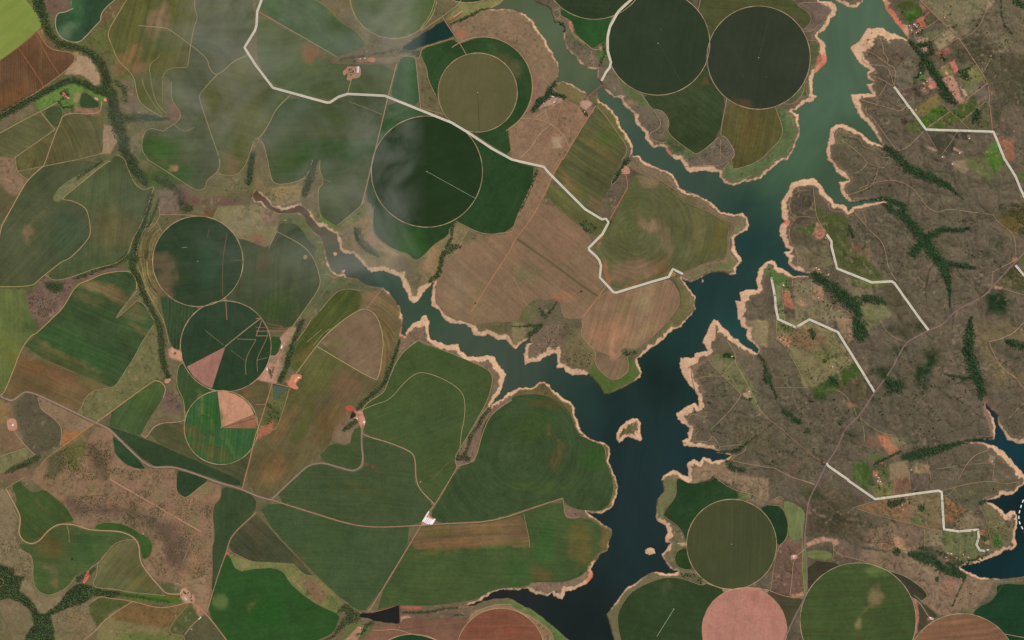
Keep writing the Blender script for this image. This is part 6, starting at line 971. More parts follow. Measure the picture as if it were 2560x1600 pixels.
# buildings: sheet, x,y, length m, width m, angle deg (map, ccw from east), roof colour, label
BD = [
("@30 1392,240", 9, 7, 10, (236, 232, 224), "small white house second from the north in the upper right hamlet", "house"), ("@30 1420,300", 10, 7, 40, (206, 128, 104), "small red roofed house at the southeast of the upper right hamlet", "house"),
("@30 1480,95", 14, 9, 20, (168, 96, 78), "red roofed shed by the dark trees at the top of the red plot", "shed"), ("@30 1490,460", 16, 9, -30, (214, 160, 130), "tan roofed shed on the peach yard south of the red plots", "shed"),
("@30 1620,500", 16, 9, 30, (200, 132, 108), "pink roofed house at the west of the lower red plot", "house"), ("@30 1665,545", 12, 8, 20, (222, 186, 160), "pale house in the clump of trees by the lower red plot", "house"),
("@30 1875,745", 14, 9, 30, (196, 150, 124), "tan roofed house in the clump of trees beside the olive plots", "house"), ("@30 1820,940", 12, 8, 0, (206, 160, 136), "tan roofed hut at the foot of the forest corridor", "hut"),
("@30 1750,950", 12, 8, 30, (214, 140, 116), "red roofed hut at the west foot of the forest corridor", "hut"), ("@30 1665,170", 10, 7, 0, (226, 206, 186), "pale hut on the lane above the olive plot", "hut"),
("@30 1680,690", 9, 7, 60, (238, 230, 218), "white hut in the striped garden", "hut"), ("@30 1470,840", 12, 8, 10, (190, 160, 136), "brown hut in the southwest of the red plot gardens", "hut"),
("@31 455,1020", 12, 8, 30, (232, 210, 190), "pale house at the northwest above the forest gully", "house"), ("@31 495,1050", 10, 7, 0, (190, 130, 108), "small red roofed hut above the forest gully", "hut"),
("@31 310,1335", 10, 7, 60, (226, 196, 172), "pale hut beside the red roofed house in the smallholdings", "hut"), ("@32 1000,1440", 12, 8, 20, (200, 116, 94), "red roofed barn north of the pink roofed house", "barn"),
("@32 1045,1490", 10, 7, 0, (240, 234, 226), "white hut southeast of the pink roofed house", "hut"), ("@33 1060,15", 9, 7, 30, (244, 240, 232), "white hut at the east side of the green plot", "hut"),
("@33 1700,690", 8, 6, 20, (238, 228, 212), "tiny cream house west of the bright white bay house", "house"), ("@33 1775,735", 9, 7, 0, (214, 150, 126), "small orange roofed house in the bayside row", "house"), ("@33 2050,590", 12, 8, 30, (206, 130, 106), "red roofed house in the orchard on the eastern knob", "house"),
("@10 962,660", 62, 24, 84, (226, 226, 226), "big white metal shed in the smoky farmyard", "shed"),
("@10 965,642", 30, 12, 84, (236, 236, 236), "bright white shed end beside the big farmyard shed", "shed"),
("@10 985,557", 12, 10, 20, (222, 222, 226), "small white building north of the smoky farmyard", "building"),
("@10 1028,552", 14, 10, 20, (232, 214, 196), "pale building beside the tiny orange plot north of the farmyard", "building"),
("@10 875,690", 18, 9, 0, (158, 130, 108), "brown roofed house in the west of the smoky farmyard", "house"),
("@10 905,665", 22, 8, 20, (150, 122, 100), "long brown shed in the middle of the smoky farmyard", "shed"),
("@10 925,710", 20, 10, 20, (196, 186, 172), "grey farm building south of the smoky farmyard", "building"),
("@10 1890,160", 150, 16, 35, (150, 92, 70), "very long red roofed barn above the narrow reservoir", "barn"),
("@10 1910,135", 120, 12, 35, (190, 150, 112), "long tan roofed barn parallel to the red one above the reservoir", "barn"),
("@00 600,880", 26, 14, -70, (196, 120, 104), "red roofed farmhouse among trees on the bright green farm", "house"),
("@00 625,915", 26, 13, -20, (202, 130, 112), "red roofed barn beside the farmhouse on the bright green farm", "barn"),
("@00 650,930", 12, 8, 0, (226, 196, 172), "small pale hut east of the red roofed barn", "hut"),
("@00 910,935", 26, 12, -40, (206, 160, 128), "tan roofed shed on the east lane of the bright green farm", "shed"),
("@02 122,992", 24, 14, 80, (236, 236, 232), "white roofed house in the small farm at the left edge", "house"),
("@02 100,965", 22, 12, 0, (206, 140, 116), "orange roofed house in the small farm at the left edge", "house"),
("@12 243,255", 34, 12, 75, (240, 236, 230), "white narrow shed in the upper pink farmyard", "shed"),
("@12 103,465", 34, 16, 88, (226, 204, 178), "cream shed in the lower pink farmyard", "shed"),
("@12 155,440", 22, 10, 60, (170, 112, 90), "brown roofed house near the cream shed", "house"),
("@12 165,490", 14, 8, 0, (226, 186, 168), "small pale hut right of the cream shed", "hut"),
("@12 402,545", 20, 10, -20, (244, 240, 236), "bright white shed on the orange yard", "shed"),
("@12 375,570", 50, 14, 62, (214, 176, 138), "long tan shed on the orange yard", "shed"),
("@12 1020,965", 22, 18, 70, (240, 232, 224), "white building in the central plateau farmstead", "building"),
("@12 955,930", 20, 8, -20, (230, 214, 200), "pale house beside the dark red pond", "house"),
("@12 985,890", 16, 10, 10, (198, 140, 112), "orange roofed store north of the central farmstead", "building"),
("@20 385,915", 26, 12, -20, (224, 196, 180), "pale farm building among trees at the dam", "building"),
("@20 350,930", 18, 12, 30, (206, 160, 140), "pink roofed farm building west of the dam", "building"),
("@20 300,975", 14, 9, 0, (238, 238, 236), "small white house hidden in the dark trees west of the dam", "house"),
("@20 400,965", 34, 10, 20, (232, 200, 172), "long pale shed on the bare yard west of the dam", "shed"),
("@20 685,1058", 9, 6, -40, (244, 232, 214), "tiny pale hut in the hedge south of the dam yard", "hut"),
("@03 1755,1125", 34, 13, -50, (190, 204, 212), "blue-grey metal shed in the lower left farmstead", "shed"),
("@03 1785,1080", 22, 12, 30, (206, 160, 130), "tan roofed house in the lower left farmstead", "house"),
("@03 1800,1100", 14, 10, 0, (214, 176, 150), "pale hut east of the blue-grey shed", "hut"),
("@03 1890,1305", 40, 7, 45, (240, 232, 220), "narrow white shed beside the track below the farmstead", "shed"),
("@03 1810,1410", 16, 10, 20, (190, 150, 124), "small brown roofed hut at the end of the lane below the farmstead", "hut"),
("@03 820,895", 20, 12, -60, (206, 112, 92), "red roofed shed on the track between the lower left fields", "shed"),
("@03 928,785", 10, 8, 0, (216, 170, 130), "tiny pale hut at the track bend in the lower left", "hut"),
("@03 1355,508", 20, 9, 30, (176, 160, 140), "grey hut enclosure at the edge of the pink scrubland", "hut"),
("@02 1630,300", 16, 10, 60, (216, 190, 166), "pale house in the small farm beside the narrow ribbon", "house"),
("@02 1650,345", 12, 9, 60, (196, 150, 120), "tan hut south of the small ribbon farm house", "hut"),
("@13 985,1400", 20, 10, 60, (214, 170, 130), "tan roofed house near the bottom edge", "house"),
("@13 935,1450", 24, 9, 50, (190, 130, 104), "red-brown roofed shed near the bottom edge", "shed"),
("@13 1010,1415", 10, 8, 0, (220, 190, 160), "pale hut among the trees near the bottom edge", "hut"),
("@22 2078,345", 14, 10, 20, (236, 200, 176), "pale house in the garden of the bulb shaped headland", "house"),
("@22 2240,675", 12, 8, -30, (240, 226, 208), "white hut beside the bare yard on the east shore", "hut"),
("@30 1335,245", 10, 8, 0, (240, 238, 230), "white house nearest the water in the upper right hamlet", "house"),
("@30 1378,232", 12, 9, 20, (244, 244, 240), "bright white house at the north of the upper right hamlet", "house"),
("@30 1405,255", 11, 8, 0, (232, 222, 200), "cream house in the middle of the upper right hamlet", "house"),
("@30 1355,285", 10, 8, 40, (238, 234, 220), "white hut at the southwest of the upper right hamlet", "hut"),
("@30 1435,285", 14, 8, -30, (224, 206, 176), "tan roofed house east of the upper right hamlet", "house"),
("@30 1400,310", 12, 8, 0, (228, 220, 200), "pale house south of the upper right hamlet", "house"),
("@30 1440,690", 12, 9, 50, (236, 226, 214), "white house in the dark trees by the bright green garden", "house"),
("@30 1470,790", 16, 10, -30, (210, 186, 160), "tan house west of the red plot", "house"),
("@30 1500,770", 12, 8, -30, (226, 206, 180), "pale hut at the corner of the red plot", "hut"),
("@30 1690,700", 18, 9, 30, (206, 176, 146), "tan roofed house south of the striped garden", "house"),
("@30 1650,640", 16, 8, 30, (190, 120, 96), "red roofed hut in the striped garden", "hut"),
("@30 1900,1310", 14, 10, 10, (232, 220, 210), "white house by the dark paddock below the pale road", "house"),
("@30 1810,1448", 12, 9, 40, (240, 236, 228), "white hut at the end of the pale plot below the road", "hut"),
("@30 1645,1485", 12, 9, 40, (238, 220, 196), "white hut at the foot of the lane below the road", "hut"),
("@30 1395,1040", 12, 9, 40, (206, 206, 200), "grey roofed house just east of the pale road", "house"),
("@31 1738,40", 10, 8, 40, (236, 232, 222), "white hut at the corner of the rocky plot", "hut"),
("@31 748,332", 9, 7, 0, (238, 226, 206), "tiny white hut at the lobe beside the eastern inlet", "hut"),
("@31 545,740", 16, 10, 20, (206, 150, 124), "tan roofed house at the start of the pale road on the heart shaped headland", "house"),
("@31 478,1035", 22, 10, 0, (216, 186, 160), "tan roofed house above the forest gully", "house"),
("@31 568,1085", 22, 9, 70, (214, 176, 154), "pink roofed shed above the forest gully", "shed"),
("@31 145,1185", 14, 10, -40, (240, 236, 230), "white house above the orange field", "house"),
("@31 330,1350", 22, 11, 30, (198, 126, 104), "red roofed house in the smallholdings", "house"),
("@31 475,1300", 11, 8, 0, (228, 206, 180), "pale hut on the bare plot in the smallholdings", "hut"),
("@32 1020,1468", 20, 10, -20, (228, 180, 160), "pink roofed house in the southern smallholdings", "house"),
("@32 1075,1350", 14, 8, 0, (214, 110, 90), "red roofed house by the creek below the orange field", "house"),
("@32 2115,1335", 9, 8, 0, (246, 246, 246), "bright white hut on the bare round patch near the eastern lake arm", "hut"),
("@32 1350,1415", 12, 8, 0, (226, 206, 176), "pale hut beside the square plot in the south east", "hut"),
("@32 608,443", 8, 7, 0, (230, 236, 206), "tiny pale hut on the pasture near the round grove", "hut"),
("@33 1265,235", 12, 8, 60, (224, 160, 144), "pink roofed house beside the dark grove", "house"),
("@33 1270,280", 16, 9, -20, (220, 150, 130), "pink roofed barn below the dark grove", "barn"),
("@33 1730,697", 9, 8, 0, (246, 246, 246), "bright white house, westmost by the southeastern bay", "house"),
("@33 1845,705", 10, 8, 0, (246, 244, 240), "bright white house in the middle of the bayside row", "house"),
("@33 1890,730", 10, 8, 0, (226, 216, 200), "cream house between the bright white ones at the bay", "house"),
("@33 1680,730", 22, 9, -20, (206, 160, 134), "tan roofed house beside the speckled woodland", "house"),
("@33 1745,715", 14, 8, 30, (190, 84, 74), "red roofed house beside the bright white one at the bay", "house"),
("@33 2075,660", 24, 9, 10, (236, 232, 224), "white boathouse like building at the end of the pale road", "building"),
("@33 240,720", 20, 14, 60, (236, 204, 196), "pale pink building on the scrub beside the main dirt road", "building"),
("@33 1532,1303", 20, 14, -40, (232, 222, 216), "white farmstead building at the edge of the corner round field", "building"),
("@33 1035,10", 12, 8, 0, (236, 226, 206), "cream hut at the green plot north of the pale road", "hut"),
("@21 1060,110", 16, 9, 60, (206, 150, 120), "small tan roofed barn at the top of the orange lane", "barn"),
("@21 1100,132", 26, 6, -20, (186, 104, 76), "narrow red roofed shed at the top of the orange lane", "shed"),
("@11 275,570", 22, 6, 0, (186, 176, 140), "low tan shed beside the west arm of the lake", "shed"),
("@11 830,1048", 26, 12, 50, (216, 176, 158), "pale pump house on the jetty in the west arm", "pump house"),
]
SHEDS = "@13 1604,345,150 1600,375,70 1614,380,82 1628,388,80 1642,392,76 1655,396,64 1666,394,74 1677,392,82"
PIV = [("long thin sprinkler arm across the left dark round field", (1645, 108.5), (1707, 213)), ("sprinkler arm pointing north in the right dark round field", (1896.4, 144.2), (1918, 62)),
 ("sprinkler arm pointing south in the olive-brown round field", (1194.2, 231.5), (1199, 327)), ("pale sprinkler arm across the smoky dark round field", (1067.2, 429.1), (1190, 497)),
 ("sprinkler arm in the lone olive round field", (1828.9, 1360.6), (1829, 1262)), ("bright sprinkler arm in the dark field at the south end of the lake", (1684.4, 1522.5), (1642, 1591)),
 ("sprinkler arm in the round field with the worn third", (494.7, 653.4), (590, 650)), ("sprinkler arm in the field with one pink slice", (564.3, 865.6), (510, 822)),
 ("sprinkler arm in the striped round field", (553, 1068.8), (640, 1045))]
# ================================================================ land: one sheet, height and ground cover from the outlines
def parse_br(s):
    a = s.split(); p = P(a[0] + ' ' + a[1])[0]; k = 1 / 3.78
    rx, ry = [float(q) * k for q in a[2].split(',')]
    return p[0], p[1], rx, ry, math.radians(float(a[3]))
BRP = [parse_br(s) + (lin(c), al) for s, c, al in BR]
for i_, b_ in enumerate(BD):
    q_ = P(b_[0])[0]
    if q_[0] > 1700: BRP.append((q_[0], q_[1], 4.2 + (i_ % 4), 3.4 + (i_ % 3), i_ * .7, lin([(176, 130, 104), (160, 120, 92), (184, 126, 98)][i_ % 3]), .75))
def brushes(x, y, col):
    wx = x + (fbm(x, y, 30, 3, 11) - .5) * 26; wy = y + (fbm(x, y, 30, 3, 12) - .5) * 26
    n = fbm(x, y, 14, 3, 13)
    for (cx, cy, rx, ry, rot, c, al) in BRP:
        R = max(rx, ry) * 1.5
        m = (np.abs(x - cx) < R + 12) & (np.abs(y - cy) < R + 12)
        if al <= 0 or not m.any(): continue
        i = np.nonzero(m)[0]
        dx = wx[i] - cx; dy = wy[i] - cy
        u = (dx * math.cos(rot) + dy * math.sin(rot)) / rx; v = (-dx * math.sin(rot) + dy * math.cos(rot)) / ry
        f = 1 - sstep(.45, 1.25, np.sqrt(u * u + v * v) + (n[i] - .5) * .9)
        f = (f * al)[:, None]
        col[i] = col[i] * (1 - f) + c * f
    return col

out = np.array([-12000, -6000, -3000, -1500, -800, -400, -240, -150, -100.])
xs = np.concatenate([out, np.arange(-60, 2621, 2.0), 2560 - out[::-1]])
ys = np.concatenate([out, np.arange(-60, 1661, 2.0), 1600 - out[::-1]])
GX, GY = np.meshgrid(xs, ys); gx = GX.ravel(); gy = GY.ravel()
wx = gx + (fbm(gx, gy, 14, 4, 1) - .5) * 6; wy = gy + (fbm(gx, gy, 14, 4, 2) - .5) * 6

sdist = np.full(gx.shape, 200.0, np.float64); swid = np.zeros(gx.shape); water = np.zeros(gx.shape, bool)
def shore(pts, islands=False, pond=False):
    global water
    pts = np.array([p if len(p) > 2 else p + (1.5,) for p in pts], float)
    pts[:, 2] = pts[:, 2]
    x0, y0 = pts[:, 0].min() - 30, pts[:, 1].min() - 30; x1, y1 = pts[:, 0].max() + 30, pts[:, 1].max() + 30
    m = np.nonzero((wx > x0) & (wx < x1) & (wy > y0) & (wy < y1))[0]
    ins = inside(wx[m], wy[m], pts[:, :2])
    if islands: water[m[ins]] = False
    else: water[m[ins]] = True
    n = len(pts)
    W2 = wx.reshape(GX.shape); 
    for i in range(n):
        ax, ay, aw = pts[i]; bx, by, bw = pts[(i + 1) % n]
        R = 60
        i0 = np.searchsorted(xs, min(ax, bx) - R); i1 = np.searchsorted(xs, max(ax, bx) + R)
        j0 = np.searchsorted(ys, min(ay, by) - R); j1 = np.searchsorted(ys, max(ay, by) + R)
        if i1 <= i0 or j1 <= j0: continue
        idx = (np.arange(j0, j1)[:, None] * len(xs) + np.arange(i0, i1)[None, :]).ravel()
        X = wx[idx]; Y = wy[idx]
        vx, vy = bx - ax, by - ay; L = vx * vx + vy * vy + 1e-9
        t = np.clip(((X - ax) * vx + (Y - ay) * vy) / L, 0, 1)
        d = np.sqrt((X - ax - t * vx) ** 2 + (Y - ay - t * vy) ** 2)
        b = d < sdist[idx]; k = idx[b]
        sdist[k] = d[b]; swid[k] = (aw + t * (bw - aw))[b]
shore(P(LAKE)); shore(P(LAKE_SE))
for s in ISLANDS: shore(P(s), islands=True)
for _, s, _c in PONDS: shore(P(s), pond=True)

# scalloped bank: small cusps cut by waves and rills
S = np.where(water, -sdist, sdist) + 4.8 * (np.abs(2 * fbm(gx, gy, 11, 3, 66) - 1) - .24) * sstep(45, 20, sdist) * np.clip(swid / 5, .35, 1)
water = S < 0; sdist = np.abs(S)
swid = swid * (.3 + 1.25 * fbm(gx, gy, 13, 3, 65))
# height
land = ~water
w = np.maximum(swid, 2.5)
z = np.where(land, H * np.minimum(1, sdist / w) ** .75, -np.minimum(12, sdist * 1.0 + .05))
fmask = np.zeros(gx.shape, bool)
FPOLY = [A(o) for _, _, o, _, _ in FLD] + [circ(*c, n=64) for _, c, _, _ in CIR]
for q in FPOLY:
    m = np.nonzero((gx > q[:, 0].min()) & (gx < q[:, 0].max()) & (gy > q[:, 1].min()) & (gy < q[:, 1].max()))[0]
    fmask[m] |= inside(gx[m], gy[m], q)
fm = fmask.reshape(GX.shape).astype(float)
for _ in range(12):
    fm = np.maximum(fm, .25 * (np.roll(fm, 1, 0) + np.roll(fm, -1, 0) + np.roll(fm, 1, 1) + np.roll(fm, -1, 1)))
    fm = .5 * fm + .125 * (np.roll(fm, 1, 0) + np.roll(fm, -1, 0) + np.roll(fm, 1, 1) + np.roll(fm, -1, 1))
fm = np.maximum(fm.ravel(), fmask)
inn = (gx > -60) & (gx < 2620) & (gy > -60) & (gy < 1660)
rm = (1 - np.clip(fm * 1.6, 0, 1)) * sstep(4, 50, sdist) * land * inn
rid = 1 - np.abs(2 * fbm(gx + 20 * fbm(gx, gy, 50, 2, 5), gy, 70, 4, 21) - 1) * 2.2
rid = np.clip(rid, 0, 1) ** 3
east = sstep(1500, 1750, gx)
nA = np.abs(2 * fbm(gx + 24 * vnoise(gx, gy, 30, 34), gy + 24 * vnoise(gx, gy, 30, 35), 60, 4, 36) - 1)
nB = np.abs(2 * fbm(gx + 12 * vnoise(gx, gy, 14, 37), gy + 12 * vnoise(gx, gy, 14, 38), 30, 3, 39) - 1)
gul = np.maximum(sstep(.16, 0, nA), .6 * sstep(.2, 0, nB))
z -= rm * east * 5.5 * gul
z += rm * (east * (20 * fbm(gx, gy, 160, 3, 22) - 11 * rid + 4) + (1 - east) * (7 * fbm(gx, gy, 90, 3, 23) - 4 * rid))
ZG = z.reshape(GX.shape)
def hgt(px, py):
    px = np.clip(np.asarray(px, float), -59, 2618); py = np.clip(np.asarray(py, float), -59, 1658)
    fx = (px + 60) / 2; fy = (py + 60) / 2; i = fx.astype(int); j = fy.astype(int); fx -= i; fy -= j
    i = i + len(out); j = j + len(out)
    return ((ZG[j, i] * (1 - fx) + ZG[j, i + 1] * fx) * (1 - fy) + (ZG[j + 1, i] * (1 - fx) + ZG[j + 1, i + 1] * fx) * fy)

# ground cover
gc = np.tile(lin((106, 96, 68)), (len(gx), 1))
jx = gx + (fbm(gx, gy, 9, 3, 31) - .5) * 5; jy = gy + (fbm(gx, gy, 9, 3, 32) - .5) * 5
def paint(poly, c, soft, al):
    x0, y0 = poly.min(0) - soft - 4; x1, y1 = poly.max(0) + soft + 4
    m = np.nonzero((gx > x0) & (gx < x1) & (gy > y0) & (gy < y1))[0]
    if not len(m): return
    X = jx[m]; Y = jy[m]; ins = inside(X, Y, poly)
    if soft > 12:
        d = segdist(X[::1], Y[::1], poly)
    else:
        d = segdist(X, Y, poly)
    s = np.where(ins, d, -d)
    c = np.array(c, float)
    if c[0] > 165 and c[0] - c[2] > 60: c = c * .8 + np.array([.2 * c.mean()] * 3)
    f = (sstep(-soft, soft, s + (vnoise(X, Y, max(6, soft * 1.5), 41) - .5) * soft * .9) * al)[:, None]
    gc[m] = gc[m] * (1 - f) + lin(c) * f
for o, c, soft, al in G: paint(A(o), c, soft, al)
# natural mottling of the land: greener hollows, straw-coloured rises, drainage lines
n1 = fbm(gx, gy, 70, 5, 51); n2 = fbm(gx, gy, 26, 4, 52)
f = (sstep(.68, .9, fbm(gx, gy, 190, 3, 54) + .25 * n2) * .3)[:, None] * east[:, None]; gc = gc * (1 - f) + (gc * np.array([.74, .8, .76])) * f
f = (sstep(.5, .72, n1) * .45)[:, None]; gc = gc * (1 - f) + (gc * np.array([.84, .96, .84])) * f
f = (sstep(.52, .75, n2) * .4)[:, None]; gc = gc * (1 - f) + (gc * np.array([1.22, 1.12, 1.05])) * f
f = (sstep(.75, 1., rid) * rm * .26)[:, None]; gc = gc * (1 - f) + lin((58, 64, 44)) * f
gc = brushes(gx, gy, gc)
for s in CREEK:
    p = smooth(A(s), False, 2); x0, y0 = p.min(0) - 8; x1, y1 = p.max(0) + 8
    m = np.nonzero((gx > x0) & (gx < x1) & (gy > y0) & (gy < y1))[0]
    q = segdist(wx[m] + (vnoise(gx[m], gy[m], 12, 7) - .5) * 5, wy[m] + (vnoise(gx[m], gy[m], 12, 8) - .5) * 5, p, False)
    f = (sstep(2.4, .4, q) * (.35 + .7 * fbm(gx[m], gy[m], 18, 2, 9)))[:, None]; gc[m] = gc[m] * (1 - f) + lin((52, 60, 42)) * f
f = (sstep(.045, 0, nA) * east * rm * .5 * (.4 + .6 * sstep(.4, .6, n1)))[:, None]; gc = gc * (1 - f) + lin((60, 60, 46)) * f
f = (sstep(.14, .05, nB) * sstep(.0, .05, nB) * east * rm * .22)[:, None]; gc = gc * (1 - f) + lin((138, 120, 98)) * f
nl = np.abs(2 * fbm(gx + 14 * vnoise(gx, gy, 18, 14), gy + 14 * vnoise(gx, gy, 18, 15), 44, 3, 16) - 1)
f = (sstep(.05, .0, nl) * sstep(.42, .55, fbm(gx, gy, 120, 2, 17)) * east * rm * .5)[:, None]; gc = gc * (1 - f) + lin((60, 62, 44)) * f
f = (sstep(.62, .8, fbm(gx, gy, 9, 3, 44)) * sstep(.5, .66, fbm(gx, gy, 60, 3, 45)) * .6 * inn)[:, None]; gc = gc * (1 - f) + lin((150, 124, 98)) * f
f = (sstep(.6, .75, fbm(gx, gy, 7, 3, 46)) * sstep(.45, .6, fbm(gx, gy, 80, 3, 47)) * .5 * inn)[:, None]; gc = gc * (1 - f) + lin((62, 64, 46)) * f
nl = np.abs(2 * fbm(gx + 10 * vnoise(gx, gy, 12, 24), gy + 10 * vnoise(gx, gy, 12, 25), 28, 3, 26) - 1)
f = (sstep(.05, .0, nl) * sstep(.5, .6, fbm(gx, gy, 90, 2, 27)) * east * rm * .2)[:, None]; gc = gc * (1 - f) + lin((150, 132, 104)) * f
# terraces left by older water levels, parallel to the bank
tb = sstep(swid + 9, swid + 6, sdist) * land * east
f = (tb * .4)[:, None]; gc = gc * (1 - f) + lin((116, 96, 78)) * f
f = (sstep(1.3, .3, np.abs(sdist - swid - 6)) * land * east * .45 * sstep(.4, .6, fbm(gx, gy, 30, 2, 18)))[:, None]; gc = gc * (1 - f) + lin((160, 134, 104)) * f
# woodland floor
def parse_wd(kind, s):
    p = P(s)
    return p
woods = []
for kind, s, dens, label in WD:
    p = P(s)
    if kind == 'poly':
        q = np.array([a[:2] for a in p]); woods.append(('poly', q, dens, label)); paint(q, (44, 54, 36), 3, .95)
    else:
        pts = [a for a in p if a[2] > 0]; woods.append(('strip', pts, dens, label))
        if len(pts) > 1:
            pp = np.array(pts); x0, y0 = pp[:, :2].min(0) - 40; x1, y1 = pp[:, :2].max(0) + 40
        else:
            pp = np.array(pts * 2); pp[1, 0] += .1; x0, y0 = pp[0, :2] - 40; x1, y1 = pp[0, :2] + 40
        m = np.nonzero((gx > x0) & (gx < x1) & (gy > y0) & (gy < y1))[0]; f = np.zeros(len(m))
        for i in range(len(pp) - 1):
            (ax, ay, aw), (bx, by, bw) = pp[i], pp[i + 1]
            if math.hypot(bx - ax, by - ay) > 120: continue
            vx, vy = bx - ax, by - ay; L = vx * vx + vy * vy + 1e-9
            t = np.clip(((jx[m] - ax) * vx + (jy[m] - ay) * vy) / L, 0, 1)
            d = np.sqrt((jx[m] - ax - t * vx) ** 2 + (jy[m] - ay - t * vy) ** 2)
            f = np.maximum(f, sstep(1.05, .4, d / (aw + t * (bw - aw) + .3)))
        f = (f * min(.9, dens * .85) * (.6 + .7 * fbm(gx[m], gy[m], 8, 3, 19)))[:, None]; gc[m] = gc[m] * (1 - f) + lin((50, 60, 40)) * f
# bare sand bank left by the falling reservoir
red = np.zeros(len(gx))
for s in ["@30 520,600 80,130 20", "@31 200,590 80,30 0", "@23 740,920 60,80 0", "@20 1470,1450 50,60 30", "@23 260,600 600,10 0", "@12 1385,100 30,80 0", "@30 1200,150 60,200 -30", "@33 2100,760 200,20 -20", "@12 2380,30 10,10 0"]:
    cx, cy, rx, ry, rot = parse_br(s)
    m = np.nonzero((np.abs(gx - cx) < 170) & (np.abs(gy - cy) < 80))[0]
    dx = gx[m] - cx; dy = gy[m] - cy
    r = np.sqrt(((dx * math.cos(rot) + dy * math.sin(rot)) / rx) ** 2 + ((-dx * math.sin(rot) + dy * math.cos(rot)) / ry) ** 2)
    red[m] = np.maximum(red[m], 1 - sstep(.5, 1.2, r))
sn = (fbm(gx, gy, 7, 3, 61) - .5)
# bank widths were read on the sheets, noise frays the inland edge
sm = (1 - sstep(-1.3, 1.3, sdist - swid + sn * 4.5)) * sstep(1.2, 4, swid) * land
sc_ = lin((206, 167, 131))[None] * (1 + .22 * (fbm(gx, gy, 22, 4, 62) - .5))[:, None]
sc_ = sc_ * (1 - red[:, None] * .85) + lin((198, 112, 84)) * red[:, None] * .85
wet = (1 - sstep(0.2, 1.9, sdist))[:, None] * .8
sc_ = sc_ * (1 - wet) + lin((138, 92, 70)) * wet
gc = gc * (1 - sm[:, None]) + sc_ * sm[:, None]
f = ((1 - sstep(.3, 2.2, sdist)) * land * (1 - sm) * .55)[:, None]; gc = gc * (1 - f) + lin((96, 72, 52)) * f
gc[water] = lin((70, 62, 46))

t = NT('savanna_ground')
col = t.attr('Col')
m1 = t.mapr(t.noise(t.pos, 1 / 150., 6, .65, .3), .28, .72, .8, 1.2)
m2 = t.mapr(t.noise(t.pos, 1 / 22., 4, .7), .28, .72, .8, 1.2)
vq = t.n.new('ShaderNodeTexVoronoi'); vq.inputs['Scale'].default_value = 1 / 24.; t.l.new(t.pos, vq.inputs['Vector'])
spk = t.mapr(vq.outputs['Distance'], .12, .3, .62, 1.0)
pm = t.mapr(t.noise(t.pos, 1 / 300., 3), .42, .6, 0., .85)
spk = t.math('MULTIPLY_ADD', t.math('SUBTRACT', spk, 1.0), pm, 1.0)
t.out(t.scalecol(col, t.math('MULTIPLY', t.math('MULTIPLY', m1, m2), spk)))
nx, ny = len(xs), len(ys)
idx = np.arange(nx * ny).reshape(ny, nx)
quads = np.stack([idx[1:, :-1], idx[1:, 1:], idx[:-1, 1:], idx[:-1, :-1]], -1).reshape(-1, 4)
X, Y = XY(gx, gy)
g = mesh_obj('ground', np.stack([X, Y, z], 1), quads, t.m, smooth_sh=True)
colattr(g, 'Col', gc); tag(g, kind='structure')

# ================================================================ water
def water_mat(name):
    t = NT(name)
    n = t.mapr(t.noise(t.vm('MULTIPLY', t.pos, (1., .6, 1.)), 1 / 800., 6, .6, 1.6), .3, .7, .84, 1.16)
    t.b.inputs['Roughness'].default_value = .22; t.b.inputs['Specular IOR Level'].default_value = .5; t.b.inputs['IOR'].default_value = 1.33
    bp = t.n.new('ShaderNodeBump'); bp.inputs['Strength'].default_value = .15; bp.inputs['Distance'].default_value = .5
    t.l.new(t.noise(t.pos, 1 / 6., 3), bp.inputs['Height']); t.l.new(bp.outputs[0], t.b.inputs['Normal'])
    return t.out(t.scalecol(t.attr('Col'), n))
WM = water_mat('lake_water')
wx_ = np.concatenate([[-12000, -3000, -600], np.arange(-120, 2700, 30.), [3200, 6000, 14000]])
wy_ = np.concatenate([[-12000, -3000, -600], np.arange(-120, 1740, 30.), [2300, 5000, 13000]])
WX, WY = np.meshgrid(wx_, wy_); wxr = WX.ravel(); wyr = WY.ravel()
CP = [(1200, 10, 88, 94, 68), (1380, 60, 84, 98, 72), (1440, 170, 84, 96, 69), (1540, 260, 70, 88, 69), (1620, 380, 62, 81, 67), (1720, 440, 60, 79, 65), (2080, 40, 80, 102, 79), (2100, 150, 78, 102, 79), (2060, 250, 78, 102, 79),
      (2000, 400, 72, 98, 71), (1900, 440, 65, 91, 67), (1880, 520, 43, 67, 57), (1880, 600, 32, 58, 53), (1800, 720, 32, 56, 53), (1700, 850, 30, 54, 49), (1650, 950, 24, 40, 35), (1540, 970, 30, 48, 45), (1460, 950, 43, 63, 55), (1300, 900, 65, 77, 65),
      (1180, 850, 68, 80, 65), (1060, 770, 57, 77, 59), (960, 700, 46, 72, 57), (860, 660, 84, 88, 73), (810, 580, 88, 82, 61), (700, 520, 90, 66, 49), (1560, 1100, 30, 48, 47), (1540, 1250, 32, 46, 47), (1600, 1400, 30, 46, 45), (1480, 1560, 28, 36, 33),
      (1200, 1500, 37, 36, 37), (1750, 1130, 28, 48, 51), (1880, 1080, 30, 58, 59), (2520, 1100, 20, 56, 63), (2550, 1290, 18, 40, 41), (2540, 1420, 18, 44, 47), (2470, 1030, 32, 42, 45), (2060, 700, 43, 81, 75), (1990, 680, 37, 64, 59), (2150, 500, 65, 87, 65), (2100, 460, 65, 87, 65), (1850, 850, 37, 69, 65), (2200, 330, 60, 83, 59)]
cc = np.zeros((len(wxr), 3)); ww = np.zeros(len(wxr))
